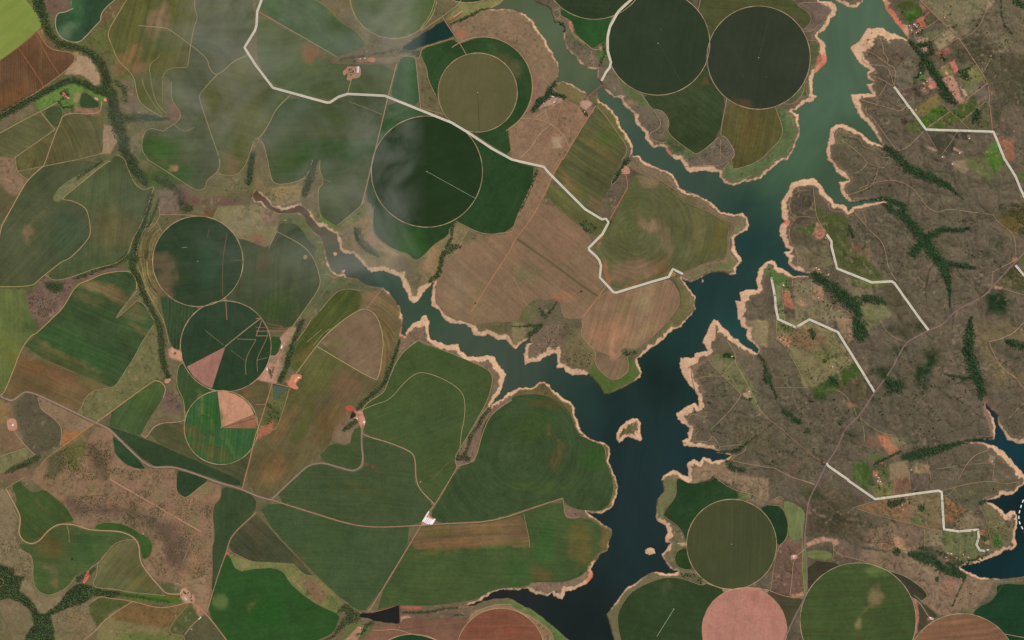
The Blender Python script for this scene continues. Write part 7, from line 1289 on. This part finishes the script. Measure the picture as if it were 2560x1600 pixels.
for px, py, r, gg, b in CP:
    q = 1 / (((wxr - px) ** 2 + (wyr - py) ** 2) / 2500. + .15) ** 1.6; ww += q; cc += q[:, None] * lin((r, gg, b))[None]
cc = cc / ww[:, None]
i2 = np.arange(len(wxr)).reshape(len(wy_), len(wx_))
q2 = np.stack([i2[1:, :-1], i2[1:, 1:], i2[:-1, 1:], i2[:-1, :-1]], -1).reshape(-1, 4)
X, Y = XY(wxr, wyr)
wo = mesh_obj('water', np.stack([X, Y, np.zeros(len(X))], 1), q2, WM); colattr(wo, 'Col', cc * np.array([.94, .95, .87])); tag(wo, kind='structure')

def triangulate(poly, step=None):
    """outline (px) -> verts, tris; interior points every `step` px"""
    n = len(poly); pts = [Vector((float(a), float(b))) for a, b in poly]
    if step:
        gx0 = np.arange(max(poly[:, 0].min(), -200) + step / 2, min(poly[:, 0].max(), 2760), step)
        gy0 = np.arange(max(poly[:, 1].min(), -200) + step / 2, min(poly[:, 1].max(), 1800), step)
        if len(gx0) and len(gy0):
            a, b = np.meshgrid(gx0, gy0); a = a.ravel() + rng.uniform(-1, 1, a.size); b = b.ravel() + rng.uniform(-1, 1, b.size)
            m = inside(a, b, poly); m[m] = segdist(a[m], b[m], poly) > 1.5
            pts += [Vector((float(u), float(v))) for u, v in zip(a[m], b[m])]
    r = delaunay_2d_cdt(pts, [], [list(range(n))], 1, 1e-4)
    return np.array([tuple(v) for v in r[0]]), [tuple(f) for f in r[2]]
def refine(poly, step=9, jit=.35, smooth_it=1):
    p = smooth(poly, True, smooth_it) if smooth_it else np.asarray(poly, float)
    o = []
    for i in range(len(p)):
        a = p[i]; b = p[(i + 1) % len(p)]; L = np.hypot(*(b - a)); k = max(1, int(L / step)) if L < 1500 else max(1, int(L / 80))
        for j in range(k): o.append(a + (b - a) * j / k)
    o = np.array(o)
    if jit:
        o = o + np.stack([fbm(o[:, 0], o[:, 1], 7, 2, 71) - .5, fbm(o[:, 0], o[:, 1], 7, 2, 72) - .5], 1) * 2 * jit * 2
    return o
def slab(name, poly, ztop, zbot, mat, cols=None, step=None, parent=None, drape=False, off=(0, 0)):
    v, tr = triangulate(poly, step)
    X, Y = XY(v[:, 0], v[:, 1]); n = len(v)
    zt = (np.full(n, ztop) if not drape else hgt(v[:, 0], v[:, 1]) + ztop)
    zb = (np.full(n, zbot) if not drape else hgt(v[:, 0], v[:, 1]) + zbot)
    top = np.stack([X - off[0], Y - off[1], zt], 1); bot = np.stack([X - off[0], Y - off[1], zb], 1)
    tris = [(f if (v[f[1], 0] - v[f[0], 0]) * (v[f[2], 1] - v[f[0], 1]) - (v[f[1], 1] - v[f[0], 1]) * (v[f[2], 0] - v[f[0], 0]) < 0 else f[::-1]) for f in tr]
    cnt = {}
    for f in tris:
        for i in range(3):
            cnt[(f[i], f[(i + 1) % 3])] = 1
    be = [e for e in cnt if (e[1], e[0]) not in cnt]
    faces = tris + [(b, a, a + n, b + n) for a, b in be]
    o = mesh_obj(name, np.concatenate([top, bot]), faces, mat, parent)
    if cols is not None:
        c = np.tile(lin(cols), (n, 1)) if not callable(cols) else cols(v[:, 0], v[:, 1])
        colattr(o, 'Col', np.concatenate([c, c]))
    return o
for nm, s, c in PONDS:
    p = A(s); cen = p.mean(0); p = cen + (p - cen) * 1.06
    o = slab(nm, refine(p, 10, 0), .3, -.5, WM, cols=c); tag(o, kind='structure')

# ================================================================ fields
def base_cols(c):
    c = tuple(v * .92 + .08 * (.3 * c[0] + .6 * c[1] + .1 * c[2]) for v in c)
    def f(x, y):
        col = np.tile(lin(c), (len(x), 1))
        n = fbm(x, y, 60, 4, 81)
        k = (sstep(.45, .75, n) * .16)[:, None]; col = col * (1 - k) + col * np.array([1.25, 1.05, .95]) * k
        return brushes(x, y, col)
    return f
zlev = H + .6; fi = 0
for k, (name, label, outl, c, opt) in enumerate(FLD):
    zlev += .02
    mat = field_mat('crop_cover_%02d' % k, **opt)
    o = slab(name, refine(A(outl)), zlev, -1., mat, cols=base_cols(c), step=8)
    tag(o, label, 'field', 'fields between the farm tracks')
circles = []
for k, (label, c, colr, opt) in enumerate(CIR):
    zlev += .02
    mat = field_mat('round_crop_%02d' % k, **opt)
    root = empty('round_field', (*XY(c[0], c[1]), 0)); off = XY(c[0], c[1])
    slab('crop_cover', circ(*c, n=180), zlev, -1., mat, cols=base_cols(colr), step=8, parent=root, off=off)
    tag(root, label, 'round field', 'round irrigated fields'); circles.append((root, off, c))
for k, (ci, outl, colr) in enumerate(SLICE):
    root, off, c = circles[ci]
    mat = field_mat('bare_slice_%d' % k, streak=.15, mottle=.1, ang=80, tint=(1.05, 1, 1))
    p = A(outl); d = p - np.array(c[:2]); r = np.hypot(d[:, 0], d[:, 1]); s = np.where(r > c[2] * .985, c[2] * .985 / np.maximum(r, 1), 1)
    slab('bare_slice', refine(np.array(c[:2]) + d * s[:, None], 9, 0, 0), zlev + .1, H, mat, cols=base_cols(colr), step=8, parent=root, off=off)

# bare farmyards
YARD = [("@10 865,628 940,630 985,620 995,700 975,735 905,745 880,765 855,750 860,720 825,710 820,670 850,650", (176, 128, 100)), ("@10 940,545 995,550 992,600 980,600 975,575 925,575", (150, 112, 88)), ("@10 1050,545 1130,543 1130,592 1060,588", (182, 128, 88)), ("@10 1132,545 1340,530 1330,600 1132,594", (124, 110, 82)),
 ("@13 1560,430 1565,400 1605,330 1620,308 1640,330 1650,355 1700,370 1680,410 1655,425 1590,425", (196, 138, 112)), ("@12 955,860 1000,850 1040,960 1030,980 1000,1060 985,1000 960,950 935,920", (192, 134, 108)), ("@12 850,810 900,805 925,830 930,850 880,870 845,850", (180, 84, 68)),
 ("@12 340,510 430,515 430,555 400,560 370,610 410,640 380,660 310,630 300,620 320,560", (200, 128, 94)), ("@02 70,935 150,930 165,1000 160,1045 80,1050 65,980", (184, 134, 108)), ("@02 1620,265 1680,300 1720,290 1720,400 1680,360 1600,360", (196, 142, 110)),
 ("@02 1555,560 1600,550 1620,570 1590,600 1560,600", (186, 136, 108)), ("@03 1700,1050 1740,1010 1790,1060 1840,1110 1830,1150 1760,1170 1700,1100", (186, 140, 112)), ("@21 1040,60 1075,50 1110,80 1120,130 1050,140 1030,120", (176, 128, 98)), ("@12 440,425 540,440 530,470 440,450", (0, 0, 0)) ,
 ("@21 1470,1075 1520,1040 1560,1090 1490,1110", (150, 120, 70)), ("@00 590,850 615,860 620,900 655,915 650,935 600,925 585,880", (196, 120, 100)), ("@11 1985,0 1986,0 1985,2", (0, 0, 0)), ("@03 2130,675 2165,680 2170,705 2135,712", (176, 102, 74)), ("@33 1520,1290 1570,1305 1560,1325 1530,1315", (206, 178, 160)), ("@33 215,725 250,700 275,725 250,750 220,745", (220, 164, 146)),
 ("@03 800,900 830,850 850,870 840,920 800,980 775,990", (196, 110, 86)), ("@00 885,920 920,925 935,950 900,950", (210, 164, 130)), ("@00 980,930 1010,928 1018,950 1000,962 980,955", (206, 140, 106)), ("@11 460,895 485,900 480,930 455,940 445,915", (140, 124, 92)), ("@01 1640,60 1690,55 1685,100 1640,115", (150, 116, 88)), ("@13 1540,18 1560,8 1565,30", (178, 140, 100))]
for s, c in YARD:
    if sum(c) == 0: continue
    zlev += .004
    o = slab('farmyard', refine(A(s), 5, .5), zlev - H, -2, earth_mat('bare_yard', c, .15, 12), drape=True); tag(o, kind='structure')

# ================================================================ tracks and roads
MATC = {}
def emat(nm, c, var=.14):
    if (nm, c) not in MATC: MATC[(nm, c)] = earth_mat(nm, c, var, 30.)
    return MATC[(nm, c)]
zt = zlev - H + .15
def ribbon(name, pts, width, mat, lift, parent=None, sm=2, jitter=.18, closed=False, kind='structure'):
    p = np.asarray(pts, float)[:, :2]
    if sm: p = smooth(p, closed, sm)
    o = []
    for i in range(len(p) - (0 if closed else 1)):
        a = p[i]; b = p[(i + 1) % len(p)]; L = np.hypot(*(b - a))
        if L < .3: continue
        k = max(1, int(L / 8)) if L < 400 else max(1, int(L / 60))
        for j in range(k): o.append(a + (b - a) * j / k)
    if not closed: o.append(p[-1])
    p = np.array(o); n = len(p)
    if closed: tn = np.roll(p, -1, 0) - np.roll(p, 1, 0)
    else: tn = np.gradient(p, axis=0)
    tn /= np.maximum(np.hypot(tn[:, 0], tn[:, 1]), 1e-6)[:, None]
    nm = np.stack([-tn[:, 1], tn[:, 0]], 1)
    w = width * .5 * (1 + jitter * 2 * (fbm(p[:, 0], p[:, 1], 12, 2, 91) - .5))
    Lf = p + nm * w[:, None]; R = p - nm * w[:, None]
    zz = np.maximum(hgt(p[:, 0], p[:, 1]), 2.) + lift
    vs = []
    for q, dz in ((Lf, 0), (R, 0), (Lf, -lift - 1.5), (R, -lift - 1.5)):
        X, Y = XY(q[:, 0], q[:, 1]); vs.append(np.stack([X, Y, zz + dz], 1))
    fs = []; m = n if closed else n - 1
    for i in range(m):
        j = (i + 1) % n
        fs += [(i, j, n + j, n + i), (2 * n + i, 2 * n + j, j, i), (n + i, n + j, 3 * n + j, 3 * n + i)]
    ob = mesh_obj(name, np.concatenate(vs), fs, mat, parent)
    if kind: ob['kind'] = kind
    return ob
lift = zt
for s, wd, c in TK:
    lift += .003
    q = P(s)
    ribbon('dirt_track', q, wd * .8, emat('track_dirt', tuple(int(v * .95) for v in c)), lift, sm=2 if len(q) > 2 else 0)
for i, (root, off, c) in enumerate(circles):
    lift += .003
    ribbon('dirt_track', circ(c[0], c[1], c[2] + .9, 140), 1.5, emat('track_dirt', (174, 146, 112) if i not in (9,) else (188, 138, 110), .3), lift, sm=0, closed=True, jitter=.6)
ribbon('dirt_track', circ(1206.5, 217, 124.5, 90, -128, 62), 1.6, emat('track_dirt', T), lift + .003, sm=0)
lift += .02
for s, wd, c in RD:
    lift += .01
    ribbon('paved_road' if wd > 4 else 'dirt_road', P(s), wd, emat('road_surface', c), lift, sm=2, jitter=.08)
lift += .05
for _, s in WR:
    lift += .01
    ro = ribbon('gravel_road', P(s), 5.4, emat('pale_gravel', (220, 211, 188), .08), lift, sm=0, jitter=.0)
    ribbon('wheel_lane', P(s), 2.8, emat('worn_gravel', (196, 184, 160), .08), lift + .12, parent=ro, sm=0, jitter=.0)

# bridge over the river narrows
br = empty('bridge', (*XY(1487, 229), 8)); tag(br, 'narrow reddish brown bridge crossing the river narrows beside the dam yard', 'bridge')
bd = plain_mat('bridge_deck', (124, 88, 74)); bp = plain_mat('bridge_rail', (150, 116, 98))
def box(name, cx, cy, cz, lx, ly, lz, mat, parent=None, rz=0):
    v = np.array([(sx * lx / 2, sy * ly / 2, sz * lz / 2) for sx in (-1, 1) for sy in (-1, 1) for sz in (-1, 1)])
    c, s = math.cos(rz), math.sin(rz)
    v = np.stack([cx + v[:, 0] * c - v[:, 1] * s, cy + v[:, 0] * s + v[:, 1] * c, cz + v[:, 2]], 1)
    f = [(0, 1, 3, 2), (4, 6, 7, 5), (0, 4, 5, 1), (2, 3, 7, 6), (0, 2, 6, 4), (1, 5, 7, 3)]
    return mesh_obj(name, v, f, mat, parent)
a0 = np.array(XY(*P('@20 690,935')[0])); a1 = np.array(XY(*P('@20 858,802')[0])); L = np.hypot(*(a1 - a0)); ra = math.atan2(*(a1 - a0)[::-1])
bc = (a0 + a1) / 2 - np.array(br.location[:2])
box('deck', bc[0], bc[1], 2.6, L, 17, 1.2, bd, br, ra)
for sgn in (-1, 1):
    box('parapet', bc[0] - sgn * 8 * math.sin(ra), bc[1] + sgn * 8 * math.cos(ra), 3.7, L, 1.0, 1.0, bp, br, ra)
for q in (-.3, -.1, .1, .3):
    box('pier', bc[0] + q * L * math.cos(ra), bc[1] + q * L * math.sin(ra), -5, 4, 12, 14, bp, br, ra)

# dashed map line rebuilt as added white blocks on the water, right edge
fl = empty('dashed_map_line', (*XY(2553, 1290), 0)); tag(fl, 'curved dashed white map line, added as blocks on the dark water at the right edge', 'map line')
fm_ = plain_mat('white_map_dash', (236, 236, 232), .5, .02)
arc = smooth(A("@33 2440,140 2410,200 2385,270 2370,340 2375,400 2395,440 2419,480 2450,520"), False, 2)
seg = np.concatenate([[0], np.cumsum(np.hypot(*np.diff(arc, axis=0).T))]); s0 = 0
while s0 < seg[-1] - 7:
    pa = [np.interp(s0, seg, arc[:, i]) for i in (0, 1)]; pb = [np.interp(s0 + 7.5, seg, arc[:, i]) for i in (0, 1)]
    A0 = np.array(XY(*pa)); B0 = np.array(XY(*pb)); c0 = (A0 + B0) / 2 - np.array(fl.location[:2])
    box('float', c0[0], c0[1], .6, np.hypot(*(B0 - A0)), 11, 1.2, fm_, fl, math.atan2(*(B0 - A0)[::-1])); s0 += 14  # each added block stands for one dash of the map line

# ================================================================ sprinkler arms
pm1 = plain_mat('galvanised_pipe', (176, 184, 160), .5); pm2 = plain_mat('pivot_base_concrete', (206, 186, 164)); tym = plain_mat('tyre_rubber', (40, 38, 36))
for k, (label, c, e) in enumerate(PIV):
    C0 = np.array(XY(*c)); E0 = np.array(XY(*e)); d = E0 - C0; L = np.hypot(*d); ang = math.atan2(d[1], d[0])
    rt = empty('center_pivot_sprinkler', (C0[0], C0[1], zlev + .1), ang); tag(rt, label, 'sprinkler', 'centre pivot sprinklers')
    box('pivot_base', 0, 0, .6, 9, 9, 1.2, pm2, rt); box('pivot_tower', 0, 0, 3.2, 2.5, 2.5, 4, pm1, rt)
    wdt = {0: 1., 1: .9, 2: 1.8, 3: 2.4, 4: 2.4, 5: 3.4, 6: 1., 7: 1.6, 8: 1.8}[k]
    dm = pm1 if k in (3, 5) else plain_mat('dull_pipe', (104, 112, 92)) if k in (0, 1, 7) else plain_mat('wet_pipe', (66, 66, 44) if k != 4 else (104, 116, 96))
    box('pipe_truss', L / 2, 0, 4.4, L, wdt, .5, dm, rt)
    ns = 8
    for i in range(1, ns + 1):
        tw = box('wheel_tower', L * i / ns - 1.5, 0, 2.4, .6, 4.5, 3.6, pm1, rt)
        for sy in (-1, 1): box('wheel', L * i / ns - 1.5, sy * 2, .9, .5, 1.2, 1.2, tym, tw)
# white pump spot beside pivot centres comes from the bases

# ================================================================ buildings
wallm = plain_mat('lime_washed_wall', (196, 178, 156)); RM = {}
def building(kind, label, px, py, L, W, deg, roofc, hgt_=4.0, group=None, cat=None):
    x, y = XY(px, py); zz = float(hgt(px, py)) + 1.0
    rt = empty(kind, (x, y, zz), math.radians(deg)); tag(rt, label, cat or kind.replace('_', ' '), group)
    a, b, h = L / 2, W / 2, hgt_; r = h + W * .22
    wv = [(-a, -b, -3), (a, -b, -3), (a, b, -3), (-a, b, -3), (-a, -b, h), (a, -b, h), (a, b, h), (-a, b, h), (-a, 0, r - .15), (a, 0, r - .15)]
    wf = [(0, 1, 5, 4), (1, 2, 6, 9, 5), (2, 3, 7, 6), (3, 0, 4, 8, 7)]
    mesh_obj('wall', wv, wf, wallm, rt)
    e = .8; a2, b2 = a + e, b + e; hl = h - e * .44
    rv = [(-a2, -b2, hl), (a2, -b2, hl), (a2, 0, r), (-a2, 0, r), (-a2, b2, hl), (a2, b2, hl)]
    rv += [(u, v, w_ - .25) for u, v, w_ in rv]
    rf = [(0, 1, 2, 3), (3, 2, 5, 4), (9, 8, 7, 6), (10, 11, 8, 9), (0, 6, 7, 1), (4, 5, 11, 10), (0, 3, 9, 6), (3, 4, 10, 9), (1, 7, 8, 2), (2, 8, 11, 5)]
    if roofc not in RM: RM[roofc] = plain_mat('roof_sheeting', roofc, .6, .06)
    mesh_obj('roof', rv, rf, RM[roofc], rt)
    return rt
for s, L, W, deg, c, label, kind in BD:
    p = P(s)[0]; building(kind.replace(' ', '_'), label, p[0], p[1], L, W, deg, c)
ordn = ['topmost long white shed at the head of the fan at the crossroads', 'second long white shed in the fan at the crossroads, counting from the left', 'third long white shed in the fan, counting from the left', 'fourth long white shed in the fan, counting from the left', 'fifth long white shed in the fan, counting from the left', 'sixth long white shed in the fan, counting from the left', 'seventh long white shed in the fan, next to the last on the right', 'rightmost long white shed of the fan at the crossroads']
for (px, py, L), lb in zip(P(SHEDS), ordn):
    building('livestock_shed', lb, px, py, L * .85, 11, 58, (246, 244, 240), group='white livestock sheds at the crossroads', cat='shed')

# ================================================================ trees
def ico(sub=1):
    t_ = (1 + 5 ** .5) / 2
    v = [(-1, t_, 0), (1, t_, 0), (-1, -t_, 0), (1, -t_, 0), (0, -1, t_), (0, 1, t_), (0, -1, -t_), (0, 1, -t_), (t_, 0, -1), (t_, 0, 1), (-t_, 0, -1), (-t_, 0, 1)]
    f = [(0, 11, 5), (0, 5, 1), (0, 1, 7), (0, 7, 10), (0, 10, 11), (1, 5, 9), (5, 11, 4), (11, 10, 2), (10, 7, 6), (7, 1, 8), (3, 9, 4), (3, 4, 2), (3, 2, 6), (3, 6, 8), (3, 8, 9), (4, 9, 5), (2, 4, 11), (6, 2, 10), (8, 6, 7), (9, 8, 1)]
    v = [np.array(q) / np.linalg.norm(q) for q in v]
    for _ in range(sub):
        cache = {}; nf = []
        def mid(a, b):
            k = (min(a, b), max(a, b))
            if k not in cache:
                m = v[a] + v[b]; v.append(m / np.linalg.norm(m)); cache[k] = len(v) - 1
            return cache[k]
        for a, b, c in f:
            ab, bc_, ca = mid(a, b), mid(b, c), mid(c, a); nf += [(a, ab, ca), (b, bc_, ab), (c, ca, bc_), (ab, bc_, ca)]
        f = nf
    return np.array(v), np.array(f, np.int32)
IV0, IF0 = ico(0); IV1, IF1 = ico(1)
t = NT('tree_leaves'); f_ = t.mapr(t.noise(t.pos, 1 / 2.2, 4, .75), .3, .7, .55, 1.45)
t.out(t.scalecol(t.attr('Col'), f_)); LEAF = t.m
BARK = plain_mat('tree_bark', (92, 76, 60))
def crowns(name, px, py, rad, base=(50, 70, 38), small=False):
    IV, IF = (IV0, IF0) if small else (IV1, IF1)
    n = len(px); X, Y = XY(px, py); zg = hgt(px, py); nv = len(IV)
    V = np.repeat(IV[None], n, 0) * (1 + rng.uniform(-.28, .22, (n, nv, 1)))
    V = V * np.stack([rad * rng.uniform(.85, 1.2, n), rad * rng.uniform(.85, 1.2, n), rad * .8], 1)[:, None]
    a = rng.uniform(0, 6.28, n); c, s = np.cos(a)[:, None], np.sin(a)[:, None]
    Vx = V[..., 0] * c - V[..., 1] * s + X[:, None]; Vy = V[..., 0] * s + V[..., 1] * c + Y[:, None]
    Vz = V[..., 2] + (zg + rad * .8 + 1.0)[:, None]
    verts = np.stack([Vx, Vy, Vz], -1).reshape(-1, 3)
    faces = (IF[None] + (np.arange(n) * nv)[:, None, None]).reshape(-1, 3)
    o = mesh_obj(name, verts, faces, LEAF)
    cb = lin(base)[None] * rng.uniform(.7, 1.5, (n, 1)) * (.7 + .65 * fbm(px, py, 14, 2, 5))[:, None] * 1.12 * np.stack([rng.uniform(.85, 1.2, n), np.ones(n), rng.uniform(.85, 1.1, n)], 1)
    colattr(o, 'Col', np.repeat(cb, nv, 0)); return o
nt = 0
for kind, p, dens, label in woods:
    if kind == 'poly': x0, y0 = p.min(0); x1, y1 = p.max(0)
    else:
        q = np.array(p); wmax = q[:, 2].max(); x0, y0 = q[:, :2].min(0) - wmax; x1, y1 = q[:, :2].max(0) + wmax
    x0, y0 = max(x0, -30), max(y0, -30); x1, y1 = min(x1, 2590), min(y1, 1630)
    n = int((x1 - x0) * (y1 - y0) * .25); X = rng.uniform(x0, x1, n); Y = rng.uniform(y0, y1, n)
    if kind == 'poly': m = inside(X + (fbm(X, Y, 9, 2, 3) - .5) * 6, Y, p)
    else:
        rel = np.full(n, 9.); m = np.zeros(n, bool); pp = q if len(q) > 1 else np.concatenate([q, q + [[.1, 0, 0]]])
        jn = (.58 if p[0][0] > 1350 else .34) + 1.25 * fbm(X, Y, 9, 3, 4)
        for i in range(len(pp) - 1):
            (ax, ay, aw), (bx, by, bw) = pp[i], pp[i + 1]
            if math.hypot(bx - ax, by - ay) > 120: continue
            vx, vy = bx - ax, by - ay; L = vx * vx + vy * vy + 1e-9
            tt = np.clip(((X - ax) * vx + (Y - ay) * vy) / L, 0, 1)
            rel = np.minimum(rel, np.hypot(X - ax - tt * vx, Y - ay - tt * vy) / ((aw + tt * (bw - aw)) * jn * 1.15 + .3))
        m = rng.uniform(0, 1, n) < 1.05 - rel ** 3
    m &= rng.uniform(0, 1, n) < dens * (.2 + 1.25 * fbm(X, Y, 12, 3, 6))
    m &= hgt(X, Y) > .5
    X, Y = X[m], Y[m]; rl = rel[m] if kind != 'poly' else np.zeros(len(X))
    if len(X) < 3: X = np.array([p[0][0] + a for a in (-1., 0, 1.2, .5)]) if kind != 'poly' else X; Y = np.array([p[0][1] + a for a in (0., 1., -.6, 1.8)]) if kind != 'poly' else Y
    o = crowns('woodland', X, Y, (2.8 + 5.4 * rng.uniform(0, 1, len(X)) ** 1.6) * (1 - .35 * (rl if len(rl) == len(X) else 0)), base=((48, 72, 44) if X.mean() > 1350 else (62, 76, 46)) if 'green shrubs' not in label else (70, 110, 44))
    tag(o, label, 'woodland', kind='stuff'); nt += len(X)
print('wood crowns', nt)
# scattered trees
allx = []; ally = []; allr = []; zone = []
for zi, (s, n, r0, r1, ph) in enumerate(SC):
    p = A(s); x0, y0 = np.maximum(p.min(0), (-20, -20)); x1, y1 = np.minimum(p.max(0), (2580, 1620))
    ar = max((x1 - x0) * (y1 - y0), 1); k = n * 6; X = rng.uniform(x0, x1, k); Y = rng.uniform(y0, y1, k)
    m = inside(X, Y, p) & (hgt(X, Y) > 5.5) & (rng.uniform(0, 1, k) < .1 + 2.4 * (fbm(X, Y, 34, 4, 8) - .4))
    for q in FPOLY:
        b = m & (X > q[:, 0].min()) & (X < q[:, 0].max()) & (Y > q[:, 1].min()) & (Y < q[:, 1].max())
        if b.any():
            ii = np.nonzero(b)[0]; m[ii[inside(X[ii], Y[ii], q)]] = False
    X, Y = X[m][:n], Y[m][:n]
    allx.append(X); ally.append(Y); allr.append(r0 * .8 + (r1 - r0) * rng.uniform(0, 1, len(X)) ** 2.2); zone.append(np.full(len(X), zi))
allx = np.concatenate(allx); ally = np.concatenate(ally); allr = np.concatenate(allr); zone = np.concatenate(zone)
order = np.argsort(-allr); big = order[:296]; rest = order[296:]
rest = rest[(allx[rest] > -5) & (allx[rest] < 2565)]
o = crowns('scattered_trees', allx[rest], ally[rest], allr[rest], base=(58, 70, 44), small=True)
tag(o, 'thousands of small dark trees and shrubs dotted over the brown savanna and scrub', 'trees', kind='stuff')
# three tree kinds as separate individuals: tapered trunk with limbs, crown of many lumps
def crown_mesh(seed):
    r = np.random.default_rng(seed); V = []; F = []; o_ = 0
    for i in range(9):
        c = r.normal(0, .42, 3) * (1, 1, .5); rr = r.uniform(.35, .6)
        v = IV0 * rr * (1 + r.uniform(-.3, .3, (12, 1))) + c; V.append(v); F.append(IF0 + o_); o_ += 12
    for i in range(60):
        c = r.normal(0, 1, 3); c /= np.linalg.norm(c); c = c * r.uniform(.6, 1.0) * (1, 1, .7); d = r.normal(0, .14, (3, 3)); V.append(c + d); F.append(np.array([[0, 1, 2]]) + o_); o_ += 3
    me = bpy.data.meshes.new('crown'); V = np.concatenate(V); V[:, 2] = V[:, 2] * .8
    me.from_pydata([tuple(map(float, q)) for q in V], [], [tuple(map(int, q)) for q in np.concatenate(F)]); me.materials.append(LEAF)
    at = me.color_attributes.new('Col', 'FLOAT_COLOR', 'POINT'); cb = np.ones((len(V), 4), np.float32); cb[:, :3] = lin((52, 68, 40)) * r.uniform(.75, 1.3, (len(V), 1)); at.data.foreach_set('color', cb.ravel())
    return me
def trunk_mesh():
    V = []; F = []
    def limb(a, b, ra, rb):
        k = len(V); a = Vector(a); b = Vector(b); d = (b - a).normalized(); u = d.orthogonal().normalized(); v = d.cross(u)
        for q, r in ((a, ra), (b, rb)):
            for j in range(6): V.append(q + (u * math.cos(j * 1.047) + v * math.sin(j * 1.047)) * r)
        for j in range(6): F.append((k + j, k + (j + 1) % 6, k + 6 + (j + 1) % 6, k + 6 + j))
    limb((0, 0, -.3), (0, 0, .55), .09, .06); limb((0, 0, .5), (.35, .1, .95), .05, .02); limb((0, 0, .5), (-.3, .2, .9), .05, .02); limb((0, 0, .45), (-.05, -.35, .9), .045, .02)
    me = bpy.data.meshes.new('trunk'); me.from_pydata([tuple(q) for q in V], [], F); me.materials.append(BARK); return me
CM = [crown_mesh(s) for s in (1, 2, 3)]; TM = trunk_mesh()
for n_, i in enumerate(big):
    rad = float(allr[i]) * 1.05; x, y = XY(allx[i], ally[i])
    rt = empty('tree', (x, y, float(hgt(allx[i], ally[i])))); rt.scale = (rad, rad, rad); rt.rotation_euler[2] = random.uniform(0, 6.28)
    ph = SC[int(zone[i])][4]
    tag(rt, 'lone dark green round tree ' + ph, 'tree', 'lone trees ' + ph)
    c = bpy.data.objects.new('crown', CM[n_ % 3]); COL.objects.link(c); c.parent = rt; c.location = (0, 0, 1.15)
    q = bpy.data.objects.new('trunk', TM); COL.objects.link(q); q.parent = rt
# trees traced one by one
for s, label, rad in [("@21 938,582", "dark lone tree just inside the bend of the pale road on the peninsula field", 9), ("@21 658,1238", "dark lone tree on the tan plain near the diagonal strip", 9), ("@03 690,740", "single dark tree in the middle of the lower left field", 9),
                      ("@11 2077,1352", "dark dot of a tree on the orange track across the tan plain", 7)]:
    p = P(s)[0]; x, y = XY(*p); rt = empty('tree', (x, y, float(hgt(*p)) + .8)); rt.scale = (rad,) * 3; tag(rt, label, 'tree')
    c = bpy.data.objects.new('crown', CM[0]); COL.objects.link(c); c.parent = rt; c.location = (0, 0, 1.15)
    q = bpy.data.objects.new('trunk', TM); COL.objects.link(q); q.parent = rt

# ================================================================ smoke drifting over the upper left
SB = (-300, -300, 1500, 1050)           # px box
sx0, sy1 = XY(SB[0], SB[1]); sx1, sy0 = XY(SB[2], SB[3])
t = NT('drifting_smoke'); mt = t.m; nt_ = mt.node_tree
for nd in list(nt_.nodes):
    if nd.type == 'BSDF_PRINCIPLED': nt_.nodes.remove(nd)
vol = t.n.new('ShaderNodeVolumePrincipled'); outn = [n for n in t.n if n.type == 'OUTPUT_MATERIAL'][0]
vol.inputs['Color'].default_value = (1., .96, .89, 1); vol.inputs['Anisotropy'].default_value = 0.0
t.l.new(vol.outputs[0], outn.inputs['Volume'])
sp = t.n.new('ShaderNodeSeparateXYZ'); t.l.new(t.pos, sp.inputs[0])
wv = t.noise(t.pos, 1 / 900., 3, .6); 
PL = [  # cx, cy, rx, ry (px), weight
 (560, 210, 230, 150, .35), (1000, 20, 80, 90, .6), (450, 330, 140, 80, .35), (680, 90, 120, 90, .3), (420, 480, 220, 110, .18), (620, 560, 160, 90, .25), (840, 480, 140, 120, .75), (985, 420, 75, 140, 1.5), (760, 300, 240, 80, .4), (520, 300, 170, 90, .4), (990, 90, 110, 170, .95), (1000, 640, 130, 100, .75), (560, 60, 130, 140, .75),
 (700, 640, 150, 90, .45), (760, 120, 180, 110, .4), (120, 600, 150, 80, .15), (560, 790, 110, 60, .2), (860, 690, 110, 60, .35)]
acc = None
for cx, cy, rx, ry, wgt in PL:
    X, Y = XY(cx, cy)
    u = t.math('MULTIPLY', t.math('SUBTRACT', sp.outputs[0], X), 1 / (rx * M)); v = t.math('MULTIPLY', t.math('SUBTRACT', sp.outputs[1], Y), 1 / (ry * M))
    r2 = t.math('MULTIPLY_ADD', u, u, t.math('MULTIPLY', v, v))
    gsn = t.math('MULTIPLY', t.math('EXPONENT', t.math('MULTIPLY', r2, -1.0)), wgt)
    acc = gsn if acc is None else t.math('ADD', acc, gsn)
nz = t.mapr(t.noise(t.vm('MULTIPLY', t.pos, (1., 1.3, .3)), 1 / 1200., 6, .6, 1.4), .38, .66, .05, 1.9)
edge = t.math('ADD', sp.outputs[0], t.math('MULTIPLY', t.math('SUBTRACT', wv, .5), 260.0))
X1 = XY(1050, 0)[0]
cut = t.mapr(edge, X1 - 90, X1 + 110, 1.0, 0.0)
den = t.math('MULTIPLY', t.math('MULTIPLY', acc, nz), cut)
SMOKE = .0006
t.l.new(t.math('MULTIPLY', den, SMOKE), vol.inputs['Density'])
sv = [(x, y, zz) for zz in (420., 640.) for x, y in ((sx0, sy0), (sx1, sy0), (sx1, sy1), (sx0, sy1))]
so = mesh_obj('smoke', sv, [(3, 2, 1, 0), (4, 5, 6, 7), (0, 1, 5, 4), (1, 2, 6, 5), (2, 3, 7, 6), (3, 0, 4, 7)], mt)
tag(so, 'thin grey smoke veil drifting over the upper left fields', 'smoke', kind='stuff')
